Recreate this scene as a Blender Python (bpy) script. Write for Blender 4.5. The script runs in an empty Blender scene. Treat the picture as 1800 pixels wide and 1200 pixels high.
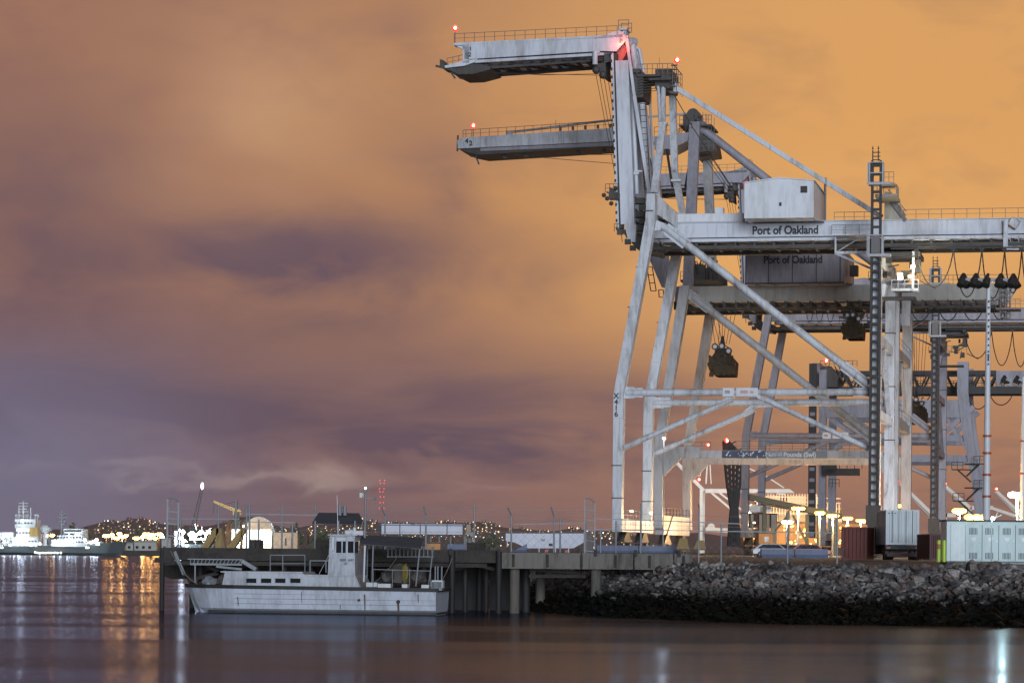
import bpy, bmesh, math, random
from mathutils import Vector, Matrix
R = math.radians
rnd = random.Random(7)
scene = bpy.context.scene
C = scene.collection

# ------------------------------------------------------------------ camera
F = 5050.0            # focal length in photo pixels (1800 wide)
EYE = 3.05            # camera height above the water
ROLL = R(0.5)
cam_d = bpy.data.cameras.new('camera')
cam = bpy.data.objects.new('camera', cam_d); C.objects.link(cam)
cam_d.sensor_width = 36.0; cam_d.lens = 36.0 * F / 1800.0
cam_d.shift_y = (965 - 600) / 1800.0
cam_d.clip_start = 1.0; cam_d.clip_end = 20000.0
rt = Vector((math.cos(ROLL), 0, math.sin(ROLL))); up = Vector((-math.sin(ROLL), 0, math.cos(ROLL)))
cm = Matrix((rt, up, Vector((0, -1, 0)))).transposed().to_4x4()
cm.translation = Vector((0, 0, EYE))
cam.matrix_world = cm
scene.camera = cam
scene.view_settings.view_transform = 'Standard'
scene.view_settings.look = 'None'
scene.view_settings.exposure = 0.0
scene.view_settings.gamma = 1.0
scene.cycles.use_denoising = True
scene.cycles.max_bounces = 6
scene.cycles.diffuse_bounces = 2
scene.cycles.glossy_bounces = 3
scene.cycles.transmission_bounces = 2
scene.cycles.sample_clamp_indirect = 6.0
scene.cycles.sample_clamp_direct = 0.0
scene.cycles.use_light_tree = True

# ------------------------------------------------------------------ sky: clouds lit from below by the city
class NT:
    def __init__(s, nt): s.nt = nt; s.n = nt.nodes; s.l = nt.links
    def node(s, t, **kw):
        x = s.n.new(t)
        for k, v in kw.items(): setattr(x, k, v)
        return x
    def put(s, sock, v):
        if isinstance(v, bpy.types.NodeSocket): s.l.new(v, sock)
        else: sock.default_value = v
    def m(s, op, a, b=None, c=None, clamp=False):
        x = s.node('ShaderNodeMath', operation=op, use_clamp=clamp)
        s.put(x.inputs[0], a)
        if b is not None: s.put(x.inputs[1], b)
        if c is not None: s.put(x.inputs[2], c)
        return x.outputs[0]
    def ramp(s, v, lo, hi, a=0.0, b=1.0):
        x = s.node('ShaderNodeMapRange', interpolation_type='SMOOTHSTEP')
        s.put(x.inputs[0], v); s.put(x.inputs[1], lo); s.put(x.inputs[2], hi); s.put(x.inputs[3], a); s.put(x.inputs[4], b)
        return x.outputs[0]
    def mix(s, f, a, b, blend='MIX'):
        x = s.node('ShaderNodeMix', data_type='RGBA', blend_type=blend)
        s.put(x.inputs[0], f)
        s.put(x.inputs[6], a if isinstance(a, bpy.types.NodeSocket) else (*a, 1))
        s.put(x.inputs[7], b if isinstance(b, bpy.types.NodeSocket) else (*b, 1))
        return x.outputs[2]
    def noise(s, vec, scale, detail=4, rough=0.5, dist=0.0):
        x = s.node('ShaderNodeTexNoise')
        s.put(x.inputs['Vector'], vec); x.inputs['Scale'].default_value = scale
        x.inputs['Detail'].default_value = detail; x.inputs['Roughness'].default_value = rough
        x.inputs['Distortion'].default_value = dist
        return x.outputs[0]
    def scalev(s, vec, sc):
        x = s.node('ShaderNodeMapping'); s.put(x.inputs[0], vec); x.inputs[3].default_value = sc
        return x.outputs[0]

def lin(r, g, b):
    f = lambda c: (c / 255 / 12.92) if c <= 10 else ((c / 255 + 0.055) / 1.055) ** 2.4
    return (f(r), f(g), f(b))

SUN_AZ, SUN_EL = R(6), R(6)      # the floodlit basin behind the camera
world = bpy.data.worlds.new('World'); scene.world = world; world.use_nodes = True
W = NT(world.node_tree); world.node_tree.nodes.clear()
tc = W.node('ShaderNodeTexCoord')
sep = W.node('ShaderNodeSeparateXYZ'); W.l.new(tc.outputs['Generated'], sep.inputs[0])
dx, dy, dz = sep.outputs
dyp = W.m('MAXIMUM', dy, 0.02)
nv = W.scalev(tc.outputs['Generated'], (1, 1, 2.0))
n1 = W.noise(nv, 9, 3, 0.5, 0.2)
n2 = W.noise(nv, 22, 4, 0.55, 0.4)
# tangent-plane coordinates of the direction, gently warped by noise
ax = W.m('ADD', W.m('DIVIDE', dx, dyp), W.m('MULTIPLY', W.m('SUBTRACT', n1, 0.5), 0.07))
az_ = W.m('ADD', W.m('DIVIDE', dz, dyp), W.m('MULTIPLY', W.m('SUBTRACT', n2, 0.5), 0.035))
def cap(px, py): return ((px - 900) / F, (965 - py) / F)
def blob(px, py, rx, ry, amt, soft=1.0):
    cx, cy = cap(px, py)
    a = W.m('DIVIDE', W.m('SUBTRACT', ax, cx), rx / F); b = W.m('DIVIDE', W.m('SUBTRACT', az_, cy), ry / F)
    d2 = W.m('ADD', W.m('MULTIPLY', a, a), W.m('MULTIPLY', b, b))
    return W.m('MULTIPLY', W.m('EXPONENT', W.m('MULTIPLY', d2, -1.0)), amt)
tx = W.ramp(ax, (250 - 900) / F, (1450 - 900) / F)
tz = W.ramp(az_, 0.005, 0.115)
right = W.mix(tz, lin(160, 116, 98), lin(218, 160, 98))
left = W.mix(tz, lin(120, 99, 108), lin(156, 113, 93))
col = W.mix(tx, left, right)
dark = None
for b_ in [(560, 440, 300, 62, 0.9), (430, 425, 130, 40, 0.25), (60, 640, 330, 190, 0.62), (700, 560, 300, 90, 0.35), (700, 45, 60, 45, 0.28), (60, 330, 230, 170, 0.6),
           (770, 290, 90, 75, 0.45), (300, 700, 500, 60, 0.35), (820, 680, 300, 60, 0.5), (950, 800, 300, 90, 0.35), (780, 765, 300, 28, 0.55), (200, 715, 260, 30, 0.4), (420, 755, 330, 45, 0.35),
           (1180, 720, 130, 120, 0.30), (900, 905, 400, 25, 0.10), (560, 330, 60, 100, 0.0)]:
    v = blob(*b_); dark = v if dark is None else W.m('ADD', dark, v)
n3 = W.noise(W.scalev(tc.outputs['Generated'], (1, 1, 7.0)), 11, 5, 0.6, 0.5)      # long flat banks low over the bay
lowband = W.ramp(az_, 0.085, 0.02)
dark = W.m('ADD', dark, W.m('MULTIPLY', W.m('SUBTRACT', n2, 0.52), 1.05))
dark = W.m('ADD', dark, W.m('MULTIPLY', W.m('MULTIPLY', W.m('SUBTRACT', n3, 0.50), lowband), 2.2))
dark = W.m('MINIMUM', W.m('MAXIMUM', dark, 0.0), 1.0)
col = W.mix(dark, col, lin(104, 84, 95))
lite = None
for b_ in [(440, 190, 200, 150, 0.55), (330, 843, 330, 9, 0.22), (390, 838, 110, 12, 0.35), (560, 834, 65, 15, 0.5), (60, 832, 60, 9, 0.35), (200, 838, 45, 9, 0.35), (1500, 450, 330, 150, 0.5), (840, 866, 60, 8, 0.12)]:
    v = blob(*b_); lite = v if lite is None else W.m('ADD', lite, v)
lite = W.m('MINIMUM', W.m('MULTIPLY', lite, W.ramp(n1, 0.2, 0.6, 0.6, 1.1)), 1.0)
col = W.mix(lite, col, W.mix(W.ramp(az_, 0.055, 0.03), W.mix(tx, lin(205, 160, 122), lin(240, 182, 110)), lin(182, 158, 150)))
cool = W.m('MULTIPLY', W.ramp(ax, -0.07, -0.175), W.ramp(az_, 0.10, 0.02), None)
col = W.mix(W.m('MULTIPLY', cool, 0.8), col, lin(119, 117, 142))
# beyond the port the sky falls to a dim cool grey
away = W.ramp(dy, 0.75, 0.1)
col = W.mix(away, col, (0.05, 0.055, 0.075))
high = W.ramp(dz, 0.25, 0.7)
col = W.mix(high, col, (0.075, 0.065, 0.07))
sky = W.node('ShaderNodeTexSky'); sky.sky_type = 'NISHITA'; sky.sun_disc = False
sky.sun_elevation = R(-2); sky.sun_rotation = R(180) + SUN_AZ
tot = W.node('ShaderNodeVectorMath', operation='MULTIPLY_ADD')
W.l.new(sky.outputs[0], tot.inputs[0]); tot.inputs[1].default_value = (0.05, 0.05, 0.05); W.l.new(col, tot.inputs[2])
bg = W.node('ShaderNodeBackground'); W.l.new(tot.outputs[0], bg.inputs[0]); bg.inputs[1].default_value = 1.0
wo = W.node('ShaderNodeOutputWorld'); W.l.new(bg.outputs[0], wo.inputs[0])
world.cycles.sampling_method = 'MANUAL'; world.cycles.sample_map_resolution = 512

sun_d = bpy.data.lights.new('sun', 'SUN'); sun_d.energy = 2.45; sun_d.angle = R(22); sun_d.color = (0.80, 0.88, 1.0)
sun = bpy.data.objects.new('sun', sun_d); C.objects.link(sun)
sdir = Vector((math.sin(SUN_AZ) * math.cos(SUN_EL), -math.cos(SUN_AZ) * math.cos(SUN_EL), math.sin(SUN_EL)))   # towards the light
sun.rotation_euler = sdir.to_track_quat('Z', 'Y').to_euler(); sun.location = sdir * 60

# ------------------------------------------------------------------ measuring: a photo pixel as a viewing direction
def ray(px, py):
    X = px - 900.0; Y = py - 965.0
    x = X * math.cos(ROLL) + Y * math.sin(ROLL); y = -X * math.sin(ROLL) + Y * math.cos(ROLL)
    return Vector((x / F, 1.0, -y / F))
def at(px, py, d):
    r = ray(px, py); return Vector((r.x * d, d, EYE + r.z * d))
def atz(px, py, z):
    r = ray(px, py); t = (z - EYE) / r.z; return Vector((r.x * t, t, z))
TH = R(11.5)
U = Vector((math.cos(TH), -math.sin(TH), 0)); V = Vector((math.sin(TH), math.cos(TH), 0))
GZ = 2.45             # level of the port's yard
class Frame:          # a crane's own axes: u from the water rail to the land rail, v along the quay, w up
    def __init__(s, px, d): p = at(px, 960, d); s.o = Vector((p.x, p.y, GZ))
    def __call__(s, px, py, v=0.0):
        r = ray(px, py); cpos = Vector((0, 0, EYE))
        t = (v - (cpos - s.o).dot(V)) / r.dot(V)
        q = cpos + r * t - s.o
        return Vector((q.dot(U), q.dot(V), q.z))

# ------------------------------------------------------------------ objects
def tag(o, label=None, cat=None, group=None, kind=None):
    if label: o['label'] = label
    if cat: o['category'] = cat
    if group: o['group'] = group
    if kind: o['kind'] = kind
    return o
def thing(name, label, cat, loc=(0, 0, 0), rz=0.0, group=None):
    o = bpy.data.objects.new(name, None); C.objects.link(o); o.empty_display_size = 0.3
    o.location = loc; o.rotation_euler = (0, 0, rz)
    return tag(o, label, cat, group)
def copy_tree(o, loc=None, label=None):
    def rec(src, par):
        c = src.copy(); C.objects.link(c); c.parent = par
        for ch in kids.get(src.name, ()): rec(ch, c)
        return c
    kids = {}
    for x in bpy.data.objects:
        if x.parent: kids.setdefault(x.parent.name, []).append(x)
    c = rec(o, None)
    if loc is not None: c.location = loc
    if label: c['label'] = label
    return c

class MB:
    def __init__(s, off=None): s.v = []; s.f = []; s.sm = []; s.off = Vector(off) if off is not None else None
    def add(s, vs, fs, smooth=False):
        n = len(s.v); s.v += [tuple(v) for v in vs]; s.f += [tuple(i + n for i in f) for f in fs]; s.sm += [smooth] * len(fs); return s
    def box(s, c, size, rot=None):
        c = Vector(c); h = Vector(size) / 2; vs = []
        for z in (-1, 1):
            for x, y in ((-1, -1), (1, -1), (1, 1), (-1, 1)):
                p = Vector((x * h.x, y * h.y, z * h.z))
                if rot: p = rot @ p
                vs.append(c + p)
        return s.add(vs, [(3, 2, 1, 0), (4, 5, 6, 7), (0, 1, 5, 4), (1, 2, 6, 5), (2, 3, 7, 6), (3, 0, 4, 7)])
    def box2(s, a, b): 
        a = Vector(a); b = Vector(b); return s.box((a + b) / 2, [abs(x) for x in (b - a)])
    def bar(s, a, b, w, h=None, up=(0, 0, 1)):
        a = Vector(a); b = Vector(b); h = h or w; d = (b - a).normalized(); u = Vector(up)
        if abs(d.dot(u)) > 0.98: u = Vector((0, 1, 0))
        x = d.cross(u).normalized(); y = x.cross(d)
        vs = [p + x * (w / 2 * i) + y * (h / 2 * j) for p in (a, b) for i, j in ((-1, -1), (1, -1), (1, 1), (-1, 1))]
        return s.add(vs, [(3, 2, 1, 0), (4, 5, 6, 7), (0, 1, 5, 4), (1, 2, 6, 5), (2, 3, 7, 6), (3, 0, 4, 7)])
    def tube(s, a, b, r, r2=None, n=8):
        a = Vector(a); b = Vector(b); r2 = r if r2 is None else r2; d = (b - a).normalized(); u = Vector((0, 0, 1))
        if abs(d.dot(u)) > 0.98: u = Vector((0, 1, 0))
        x = d.cross(u).normalized(); y = x.cross(d); vs = []
        for p, q in ((a, r), (b, r2)):
            for i in range(n):
                t = 2 * math.pi * i / n; vs.append(p + (x * math.cos(t) + y * math.sin(t)) * q)
        s.add(vs, [(i, (i + 1) % n, n + (i + 1) % n, n + i) for i in range(n)], n > 6)
        return s.add(vs, [tuple(range(n - 1, -1, -1)), tuple(range(n, 2 * n))])
    def path(s, pts, r, n=5):
        for a, b in zip(pts, pts[1:]): s.tube(a, b, r, n=n)
        return s
    def col(s, pts, wu, wv):
        ws = wu if isinstance(wu, (list, tuple)) else [wu] * len(pts); vs = []; fs = []
        for p, w in zip(pts, ws):
            p = Vector(p); vs += [p + Vector((x * w / 2, y * wv / 2, 0)) for x, y in ((-1, -1), (1, -1), (1, 1), (-1, 1))]
        for k in range(len(pts) - 1):
            for i in range(4): fs.append((4 * k + i, 4 * k + (i + 1) % 4, 4 * k + 4 + (i + 1) % 4, 4 * k + 4 + i))
        fs += [(3, 2, 1, 0), tuple(4 * (len(pts) - 1) + i for i in range(4))]
        return s.add(vs, fs)
    def slab(s, poly, ext):
        ext = Vector(ext); n = len(poly); a = [Vector(p) for p in poly]
        return s.add(a + [p + ext for p in a], [tuple(range(n)), tuple(range(2 * n - 1, n - 1, -1))] + [(i + n, (i + 1) % n + n, (i + 1) % n, i) for i in range(n)])
    def sphere(s, c, r, seg=8, ring=5, sc=(1, 1, 1)):
        c = Vector(c); vs = [c + Vector((0, 0, r * sc[2]))]
        for i in range(1, ring):
            t = math.pi * i / ring
            for j in range(seg):
                q = 2 * math.pi * j / seg
                vs.append(c + Vector((r * sc[0] * math.sin(t) * math.cos(q), r * sc[1] * math.sin(t) * math.sin(q), r * sc[2] * math.cos(t))))
        vs.append(c - Vector((0, 0, r * sc[2]))); fs = [(0, 1 + j, 1 + (j + 1) % seg) for j in range(seg)]
        for i in range(ring - 2):
            for j in range(seg):
                a = 1 + i * seg + j; b = 1 + i * seg + (j + 1) % seg; fs.append((a, a + seg, b + seg, b))
        L = len(vs) - 1; o = 1 + (ring - 2) * seg
        fs += [(L, o + (j + 1) % seg, o + j) for j in range(seg)]
        return s.add(vs, fs, True)
    def rail(s, a, b, h=1.1, n=6, r=0.03, mid=True):
        a = Vector(a); b = Vector(b); z = Vector((0, 0, h))
        s.bar(a + z, b + z, 2 * r)
        if mid: s.bar(a + z * 0.5, b + z * 0.5, 1.4 * r)
        for i in range(n + 1): p = a.lerp(b, i / n); s.bar(p, p + z, 2 * r)
        return s
    def ladder(s, a, b, w, side=(1, 0, 0), step=0.6, r=0.04):
        a = Vector(a); b = Vector(b); x = Vector(side).normalized() * w / 2
        s.bar(a - x, b - x, 2 * r); s.bar(a + x, b + x, 2 * r); n = max(1, int((b - a).length / step))
        for i in range(n + 1): p = a.lerp(b, i / n); s.bar(p - x, p + x, 1.6 * r)
        return s
    def build(s, name, mat, parent=None, label=None, bevel=0):
        me = bpy.data.meshes.new(name)
        vs = [Vector(v) - s.off for v in s.v] if s.off is not None else s.v
        me.from_pydata([tuple(v) for v in vs], [], s.f); me.update()
        me.polygons.foreach_set('use_smooth', s.sm)
        bm = bmesh.new(); bm.from_mesh(me); bmesh.ops.recalc_face_normals(bm, faces=bm.faces); bm.to_mesh(me); bm.free()
        me.materials.append(mat)
        o = bpy.data.objects.new(name, me); C.objects.link(o)
        if parent is not None: o.parent = parent
        if label: o['label'] = label
        if bevel:
            b = o.modifiers.new('bevel', 'BEVEL'); b.width = bevel; b.segments = 2; b.limit_method = 'ANGLE'
        return o
def text_part(txt, size, mat, parent, origin, xdir, zdir, name='lettering', align='LEFT', squeeze=1.0, depth=0.01, spacing=1.0):
    cu = bpy.data.curves.new(name, 'FONT'); cu.body = txt; cu.size = size; cu.align_x = align; cu.extrude = depth; cu.offset = size * 0.032
    cu.space_line = spacing
    tmp = bpy.data.objects.new(name + '_tmp', cu); C.objects.link(tmp)
    dg = bpy.context.evaluated_depsgraph_get(); me = bpy.data.meshes.new_from_object(tmp.evaluated_get(dg))
    bpy.data.objects.remove(tmp); bpy.data.curves.remove(cu)
    xd = Vector(xdir).normalized(); zd = Vector(zdir).normalized(); nd = xd.cross(zd)
    for v in me.vertices: c = v.co.copy(); v.co = Vector(origin) + xd * c.x * squeeze + zd * c.y + nd * c.z
    me.materials.clear(); me.materials.append(mat); me.name = name
    o = bpy.data.objects.new(name, me); C.objects.link(o)
    if parent is not None: o.parent = parent
    return o
def marks(mb, a, b, h, n, seed=1, up=(0, 0, 1), depth=0.01, fill=0.62):
    # worn lettering whose words cannot be read: rows of short painted strokes
    q = random.Random(seed); a = Vector(a); b = Vector(b); d = (b - a) / n; u = Vector(up)
    for i in range(n):
        if q.random() < 0.08: continue
        p = a + d * (i + 0.5)
        k = q.choice((0, 1, 2))
        w = d.length * fill
        mb.bar(p - d * fill / 2 - u * h / 2, p - d * fill / 2 + u * h / 2, w * 0.25, depth, up=d.cross(u))
        if k != 1: mb.bar(p + d * fill / 2 - u * h / 2, p + d * fill / 2 + u * h / 2, w * 0.25, depth, up=d.cross(u))
        if k != 0: mb.bar(p - d * fill / 2 + u * h * 0.42, p + d * fill / 2 + u * h * 0.42, h * 0.17, depth, up=d.cross(u))
        mb.bar(p - d * fill / 2 - u * h * 0.05, p + d * fill / 2 - u * h * 0.05, h * 0.15, depth, up=d.cross(u))

# ------------------------------------------------------------------ materials
def new_mat(name):
    m = bpy.data.materials.new(name); m.use_nodes = True; m.node_tree.nodes.clear(); n = NT(m.node_tree)
    b = n.node('ShaderNodeBsdfPrincipled'); o = n.node('ShaderNodeOutputMaterial'); n.l.new(b.outputs[0], o.inputs[0])
    return m, n, b
def paint(name, c, c2=None, dirt=0.35, rust=0.0, rough=0.5, scale=0.35, metal=0.0, streak=True, bump=0.0, bscale=8):
    m, n, b = new_mat(name); t = n.node('ShaderNodeTexCoord').outputs['Object']
    c2 = c2 or tuple(x * 0.5 for x in c)
    v = n.scalev(t, (1, 1, 0.25)) if streak else t
    a = n.noise(v, scale, 5, 0.6); a2 = n.noise(v, scale * 6, 4, 0.65); a3 = n.noise(n.scalev(t, (1.6, 1.6, 0.09)) if streak else t, scale * 7, 3, 0.6)
    f = n.m('MULTIPLY', n.ramp(n.m('ADD', n.m('MULTIPLY', a, 0.6), n.m('MULTIPLY', a2, 0.4)), 0.42, 0.68), dirt)
    col = n.mix(f, c, c2)
    if rust:
        g = n.ramp(n.noise(v, scale * 3.1, 6, 0.7), 0.63 - 0.1 * rust, 0.72, 0, min(1, rust))
        col = n.mix(g, col, (0.11, 0.045, 0.02))
    if streak: col = n.mix(n.ramp(a3, 0.56, 0.70, 0, min(0.45, dirt * 0.5)), col, c2)
    n.l.new(col, b.inputs['Base Color']); b.inputs['Roughness'].default_value = rough; b.inputs['Metallic'].default_value = metal
    if bump:
        bn = n.node('ShaderNodeBump'); bn.inputs['Strength'].default_value = bump; bn.inputs['Distance'].default_value = 0.05
        n.l.new(n.noise(t, bscale, 5, 0.6), bn.inputs['Height']); n.l.new(bn.outputs[0], b.inputs['Normal'])
    return m
def glow(name, c, s):
    m, n, b = new_mat(name); b.inputs['Base Color'].default_value = (*c, 1); b.inputs['Emission Color'].default_value = (*c, 1); b.inputs['Emission Strength'].default_value = s
    return m
M = {}
M['crane'] = paint('crane_paint', (0.56, 0.59, 0.63), (0.22, 0.20, 0.18), 0.85, 0.7, 0.5)
M['crane2'] = paint('crane_paint_worn', (0.42, 0.42, 0.43), (0.22, 0.21, 0.20), 0.85, 0.6, 0.55)
M['crane3'] = paint('crane_paint_grey', (0.30, 0.29, 0.33), (0.16, 0.15, 0.16), 0.8, 0.4, 0.55)
M['cgirder'] = paint('girder_paint', (0.58, 0.61, 0.66), (0.27, 0.26, 0.27), 0.8, 0.5, 0.5, 0.2)
M['house'] = paint('house_panel', (0.66, 0.69, 0.73), (0.40, 0.39, 0.38), 0.65, 0.0, 0.45, 0.3)
M['dark'] = paint('dark_steel', (0.018, 0.017, 0.017), (0.04, 0.032, 0.027), 0.7, 0.4, 0.6, 1.0)
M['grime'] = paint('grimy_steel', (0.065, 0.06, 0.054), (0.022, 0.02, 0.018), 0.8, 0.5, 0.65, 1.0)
M['rail'] = paint('rail_steel', (0.13, 0.12, 0.12), (0.08, 0.06, 0.05), 0.6, 0.3, 0.5, 2.0)
M['rope'] = paint('wire_rope', (0.05, 0.045, 0.04), None, 0.3, 0, 0.6, 2.0)
M['text'] = paint('black_lettering', (0.02, 0.022, 0.03), (0.04, 0.04, 0.05), 0.3, 0, 0.6)
M['white'] = paint('white_paint', (0.62, 0.64, 0.66), (0.40, 0.40, 0.40), 0.4, 0.1, 0.45, 1.0)
M['yellow'] = paint('worn_yellow', (0.30, 0.19, 0.045), (0.10, 0.07, 0.03), 0.7, 0.5, 0.6, 1.5)
M['redtone'] = paint('red_paint_and_redlit', (0.42, 0.08, 0.06), (0.25, 0.07, 0.06), 0.5, 0.1, 0.5, 1.0)
M['amber'] = glow('sodium_lamp', (1.0, 0.40, 0.04), 18)
M['amberfar'] = glow('sodium_lamp_far', (1.0, 0.40, 0.06), 130)
M['cool'] = glow('floodlight', (0.85, 0.93, 1.0), 50)
M['warmwhite'] = glow('warm_lamp', (1.0, 0.85, 0.55), 10)
M['red'] = glow('warning_red', (1.0, 0.22, 0.16), 22)
M['mastred'] = glow('mast_red', (1.0, 0.10, 0.12), 1.6)
M['redlens'] = glow('red_lens', (1.0, 0.05, 0.03), 1.6)
def point(name, loc, power, color, radius, parent=None):
    l = bpy.data.lights.new(name, 'POINT'); l.energy = power; l.color = color; l.shadow_soft_size = radius
    o = bpy.data.objects.new(name, l); C.objects.link(o); o.location = loc
    if parent: o.parent = parent
    return o
# ------------------------------------------------------------------ setting: water, port land, far shore, hills
def sheet(name, poly, z, mat, skirt=None):
    mb = MB(); n = len(poly); vs = [(x, y, z) for x, y in poly]
    if skirt is None: mb.add(vs, [tuple(range(n))])
    else:
        vs += [(x, y, skirt) for x, y in poly]; mb.add(vs, [tuple(range(n))] + [(i, (i + 1) % n, n + (i + 1) % n, n + i) for i in range(n)])
    return tag(mb.build(name, mat), kind='structure')
m, n, b = new_mat('harbour_water')
t = n.node('ShaderNodeTexCoord').outputs['Object']
b.inputs['Base Color'].default_value = (0.010, 0.011, 0.014, 1); b.inputs['Roughness'].default_value = 0.25; b.inputs['IOR'].default_value = 1.33
h = n.m('ADD', n.m('MULTIPLY', n.noise(n.scalev(t, (0.10, 1.0, 1)), 1.3, 3, 0.5), 1.0), n.m('MULTIPLY', n.noise(n.scalev(t, (0.05, 0.30, 1)), 0.8, 3, 0.5), 1.6))
bn = n.node('ShaderNodeBump'); bn.inputs['Strength'].default_value = 0.55; bn.inputs['Distance'].default_value = 0.010
n.l.new(h, bn.inputs['Height']); n.l.new(bn.outputs[0], b.inputs['Normal'])
# slicks and wind lanes: long patches where the surface is smoother or rougher
band = n.noise(n.scalev(t, (0.012, 0.085, 1)), 1.0, 3, 0.55)
gl = n.node('ShaderNodeBsdfGlossy'); gl.inputs['Color'].default_value = (0.68, 0.74, 0.88, 1); n.l.new(bn.outputs[0], gl.inputs['Normal'])
n.l.new(n.ramp(band, 0.38, 0.62, 0.125, 0.18), gl.inputs['Roughness'])
mx = n.node('ShaderNodeMixShader'); n.l.new(n.ramp(band, 0.35, 0.65, 0.50, 0.40), mx.inputs[0]); df = n.node('ShaderNodeBsdfDiffuse'); df.inputs['Color'].default_value = (0.012, 0.013, 0.017, 1); n.l.new(df.outputs[0], mx.inputs[1]); n.l.new(gl.outputs[0], mx.inputs[2])
b.inputs['Specular IOR Level'].default_value = 0.05
n.l.new(mx.outputs[0], [x for x in n.n if x.type == 'OUTPUT_MATERIAL'][0].inputs[0])
M['water'] = m
sheet('water', [(-4000, 20), (4000, 20), (4000, 3300), (-4000, 3300)], 0.0, M['water'])
M['yard'] = paint('yard_asphalt', (0.05, 0.05, 0.05), (0.09, 0.085, 0.08), 0.8, 0, 0.8, 0.3, streak=False)
M['shore'] = paint('far_shore_ground', (0.05, 0.05, 0.045), (0.09, 0.085, 0.07), 0.8, 0, 0.9, 0.02, streak=False)
O1 = Frame(1086, 335)
qa = O1.o - U * 7
def quay(y): k = (y - qa.y) / V.y; return (qa.x + V.x * k, y)
port = [(60, 131), (40, 131), (22, 130.8), (12, 131.5), (9, 133.5), (6, 142), (2, 155), (-4, 180), quay(215), quay(900), (900, 900), (900, 131)]
sheet('ground', port, GZ, M['yard'], skirt=-2)
sheet('far_shore', [(-2500, 930), (-120, 930), (-85, 925), (quay(905)[0] - 10, 925), (quay(905)[0] - 10, 901), (1500, 901), (2500, 3200), (-2500, 3200)], 1.6, M['shore'], skirt=-2)
# hills: a rising wooded and built-up slope, kilometres away
M['hill'] = paint('hazy_hill', (0.20, 0.13, 0.14), (0.14, 0.095, 0.11), 0.8, 0, 1.0, 0.004, streak=False)  # distance haze is put into this diffuse colour
def hill_h(x, y):
    t = max(0.0, min(1.0, (y - 2600) / 3600)); px = 900 + x / max(y, 1) * F
    top = 52 + 5 * math.sin(px * 0.011) + 5 * math.sin(px * 0.031 + 1) + 2.5 * math.sin(px * 0.083)
    if px < 240: top *= max(0.25, 0.3 + 0.7 * (px + 40) / 280)
    if px > 900: top *= max(0.35, 1 - (px - 900) / 900)
    return 1.7 + top * (t ** 0.8) * (y / 6000)
vs = []; fs = []; nx, ny = 160, 14
for j in range(ny + 1):
    y = 2600 + 3800 * j / ny
    for i in range(nx + 1):
        x = (i / nx - 0.5) * 0.62 * y; vs.append((x, y, hill_h(x, y) if j < ny else -5))
for j in range(ny):
    for i in range(nx): a = j * (nx + 1) + i; fs.append((a, a + 1, a + nx + 2, a + nx + 1))
tag(MB().add(vs, fs, True).build('hills', M['hill']), kind='structure')
# hillside town: houses with lit windows too many to count
M['house_far'] = paint('far_house_walls', (0.10, 0.07, 0.06), None, 0.3, 0, 0.9, 0.1)
mb = MB(); lmb = {k: MB() for k in ('a', 'w', 'r', 'y')}
q = random.Random(3)
def dens(px):
    if px < 165: return 0.0
    if px < 290: return 1.3
    if px < 380: return 0.15
    if px < 560: return 0.6
    if px < 880: return 1.7
    if px < 1100: return 0.9
    return 0.2
cnt = 0
while cnt < 980:
    px = q.uniform(150, 1150)
    if q.random() > dens(px) / 1.7: continue
    d = 2650 + 3400 * (q.random() ** 0.75 if cnt % 3 else q.choice((.05, .16, .3, .42, .6)) + q.uniform(0, .015)); x = (px - 900) / F * d; z = hill_h(x, d); s = d / F; cnt += 1
    mb.box((x, d + 4, z + 3), (7, 6, 6))
    k = q.choices(('a', 'w', 'y', 'r'), (5, 2, 4, 0.35))[0]
    r_ = s * q.choice((0.35, 0.45, 0.55, 0.7, 0.9, 1.3)) * (1.2 if q.random() < 0.12 else 0.9)
    lmb[k].sphere((x, d, z + 4.2), r_, 6, 4)
for i in range(230):
    px = q.uniform(370, 1060); d = q.uniform(1150, 2500); x = (px - 900) / F * d; z = q.uniform(3.5, 3.5 + d * .0042)
    mb.box((x, d + 3, 1.6 + (z - 1.6) / 2), (5, 5, z - 1.4)); lmb[q.choices(('a', 'w', 'y', 'r'), (6, 1.2, 4, .3))[0]].sphere((x, d, z), d / F * q.choice((.4, .55, .7, .95)), 6, 4)
town = mb.build('hillside_town', M['house_far']); tag(town, 'scattered houses and lights of the town on the far hills', 'town lights', kind='stuff')
for k, c, s_ in (('a', (1.0, 0.55, 0.22), 2.6), ('w', (0.85, 0.95, 1.0), 2.6), ('r', (1.0, 0.15, 0.1), 2.4), ('y', (1.0, 0.78, 0.45), 2.4)):
    o = lmb[k].build('street_light', glow('town_light_' + k, c, s_), town); o['kind'] = 'stuff'
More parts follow.
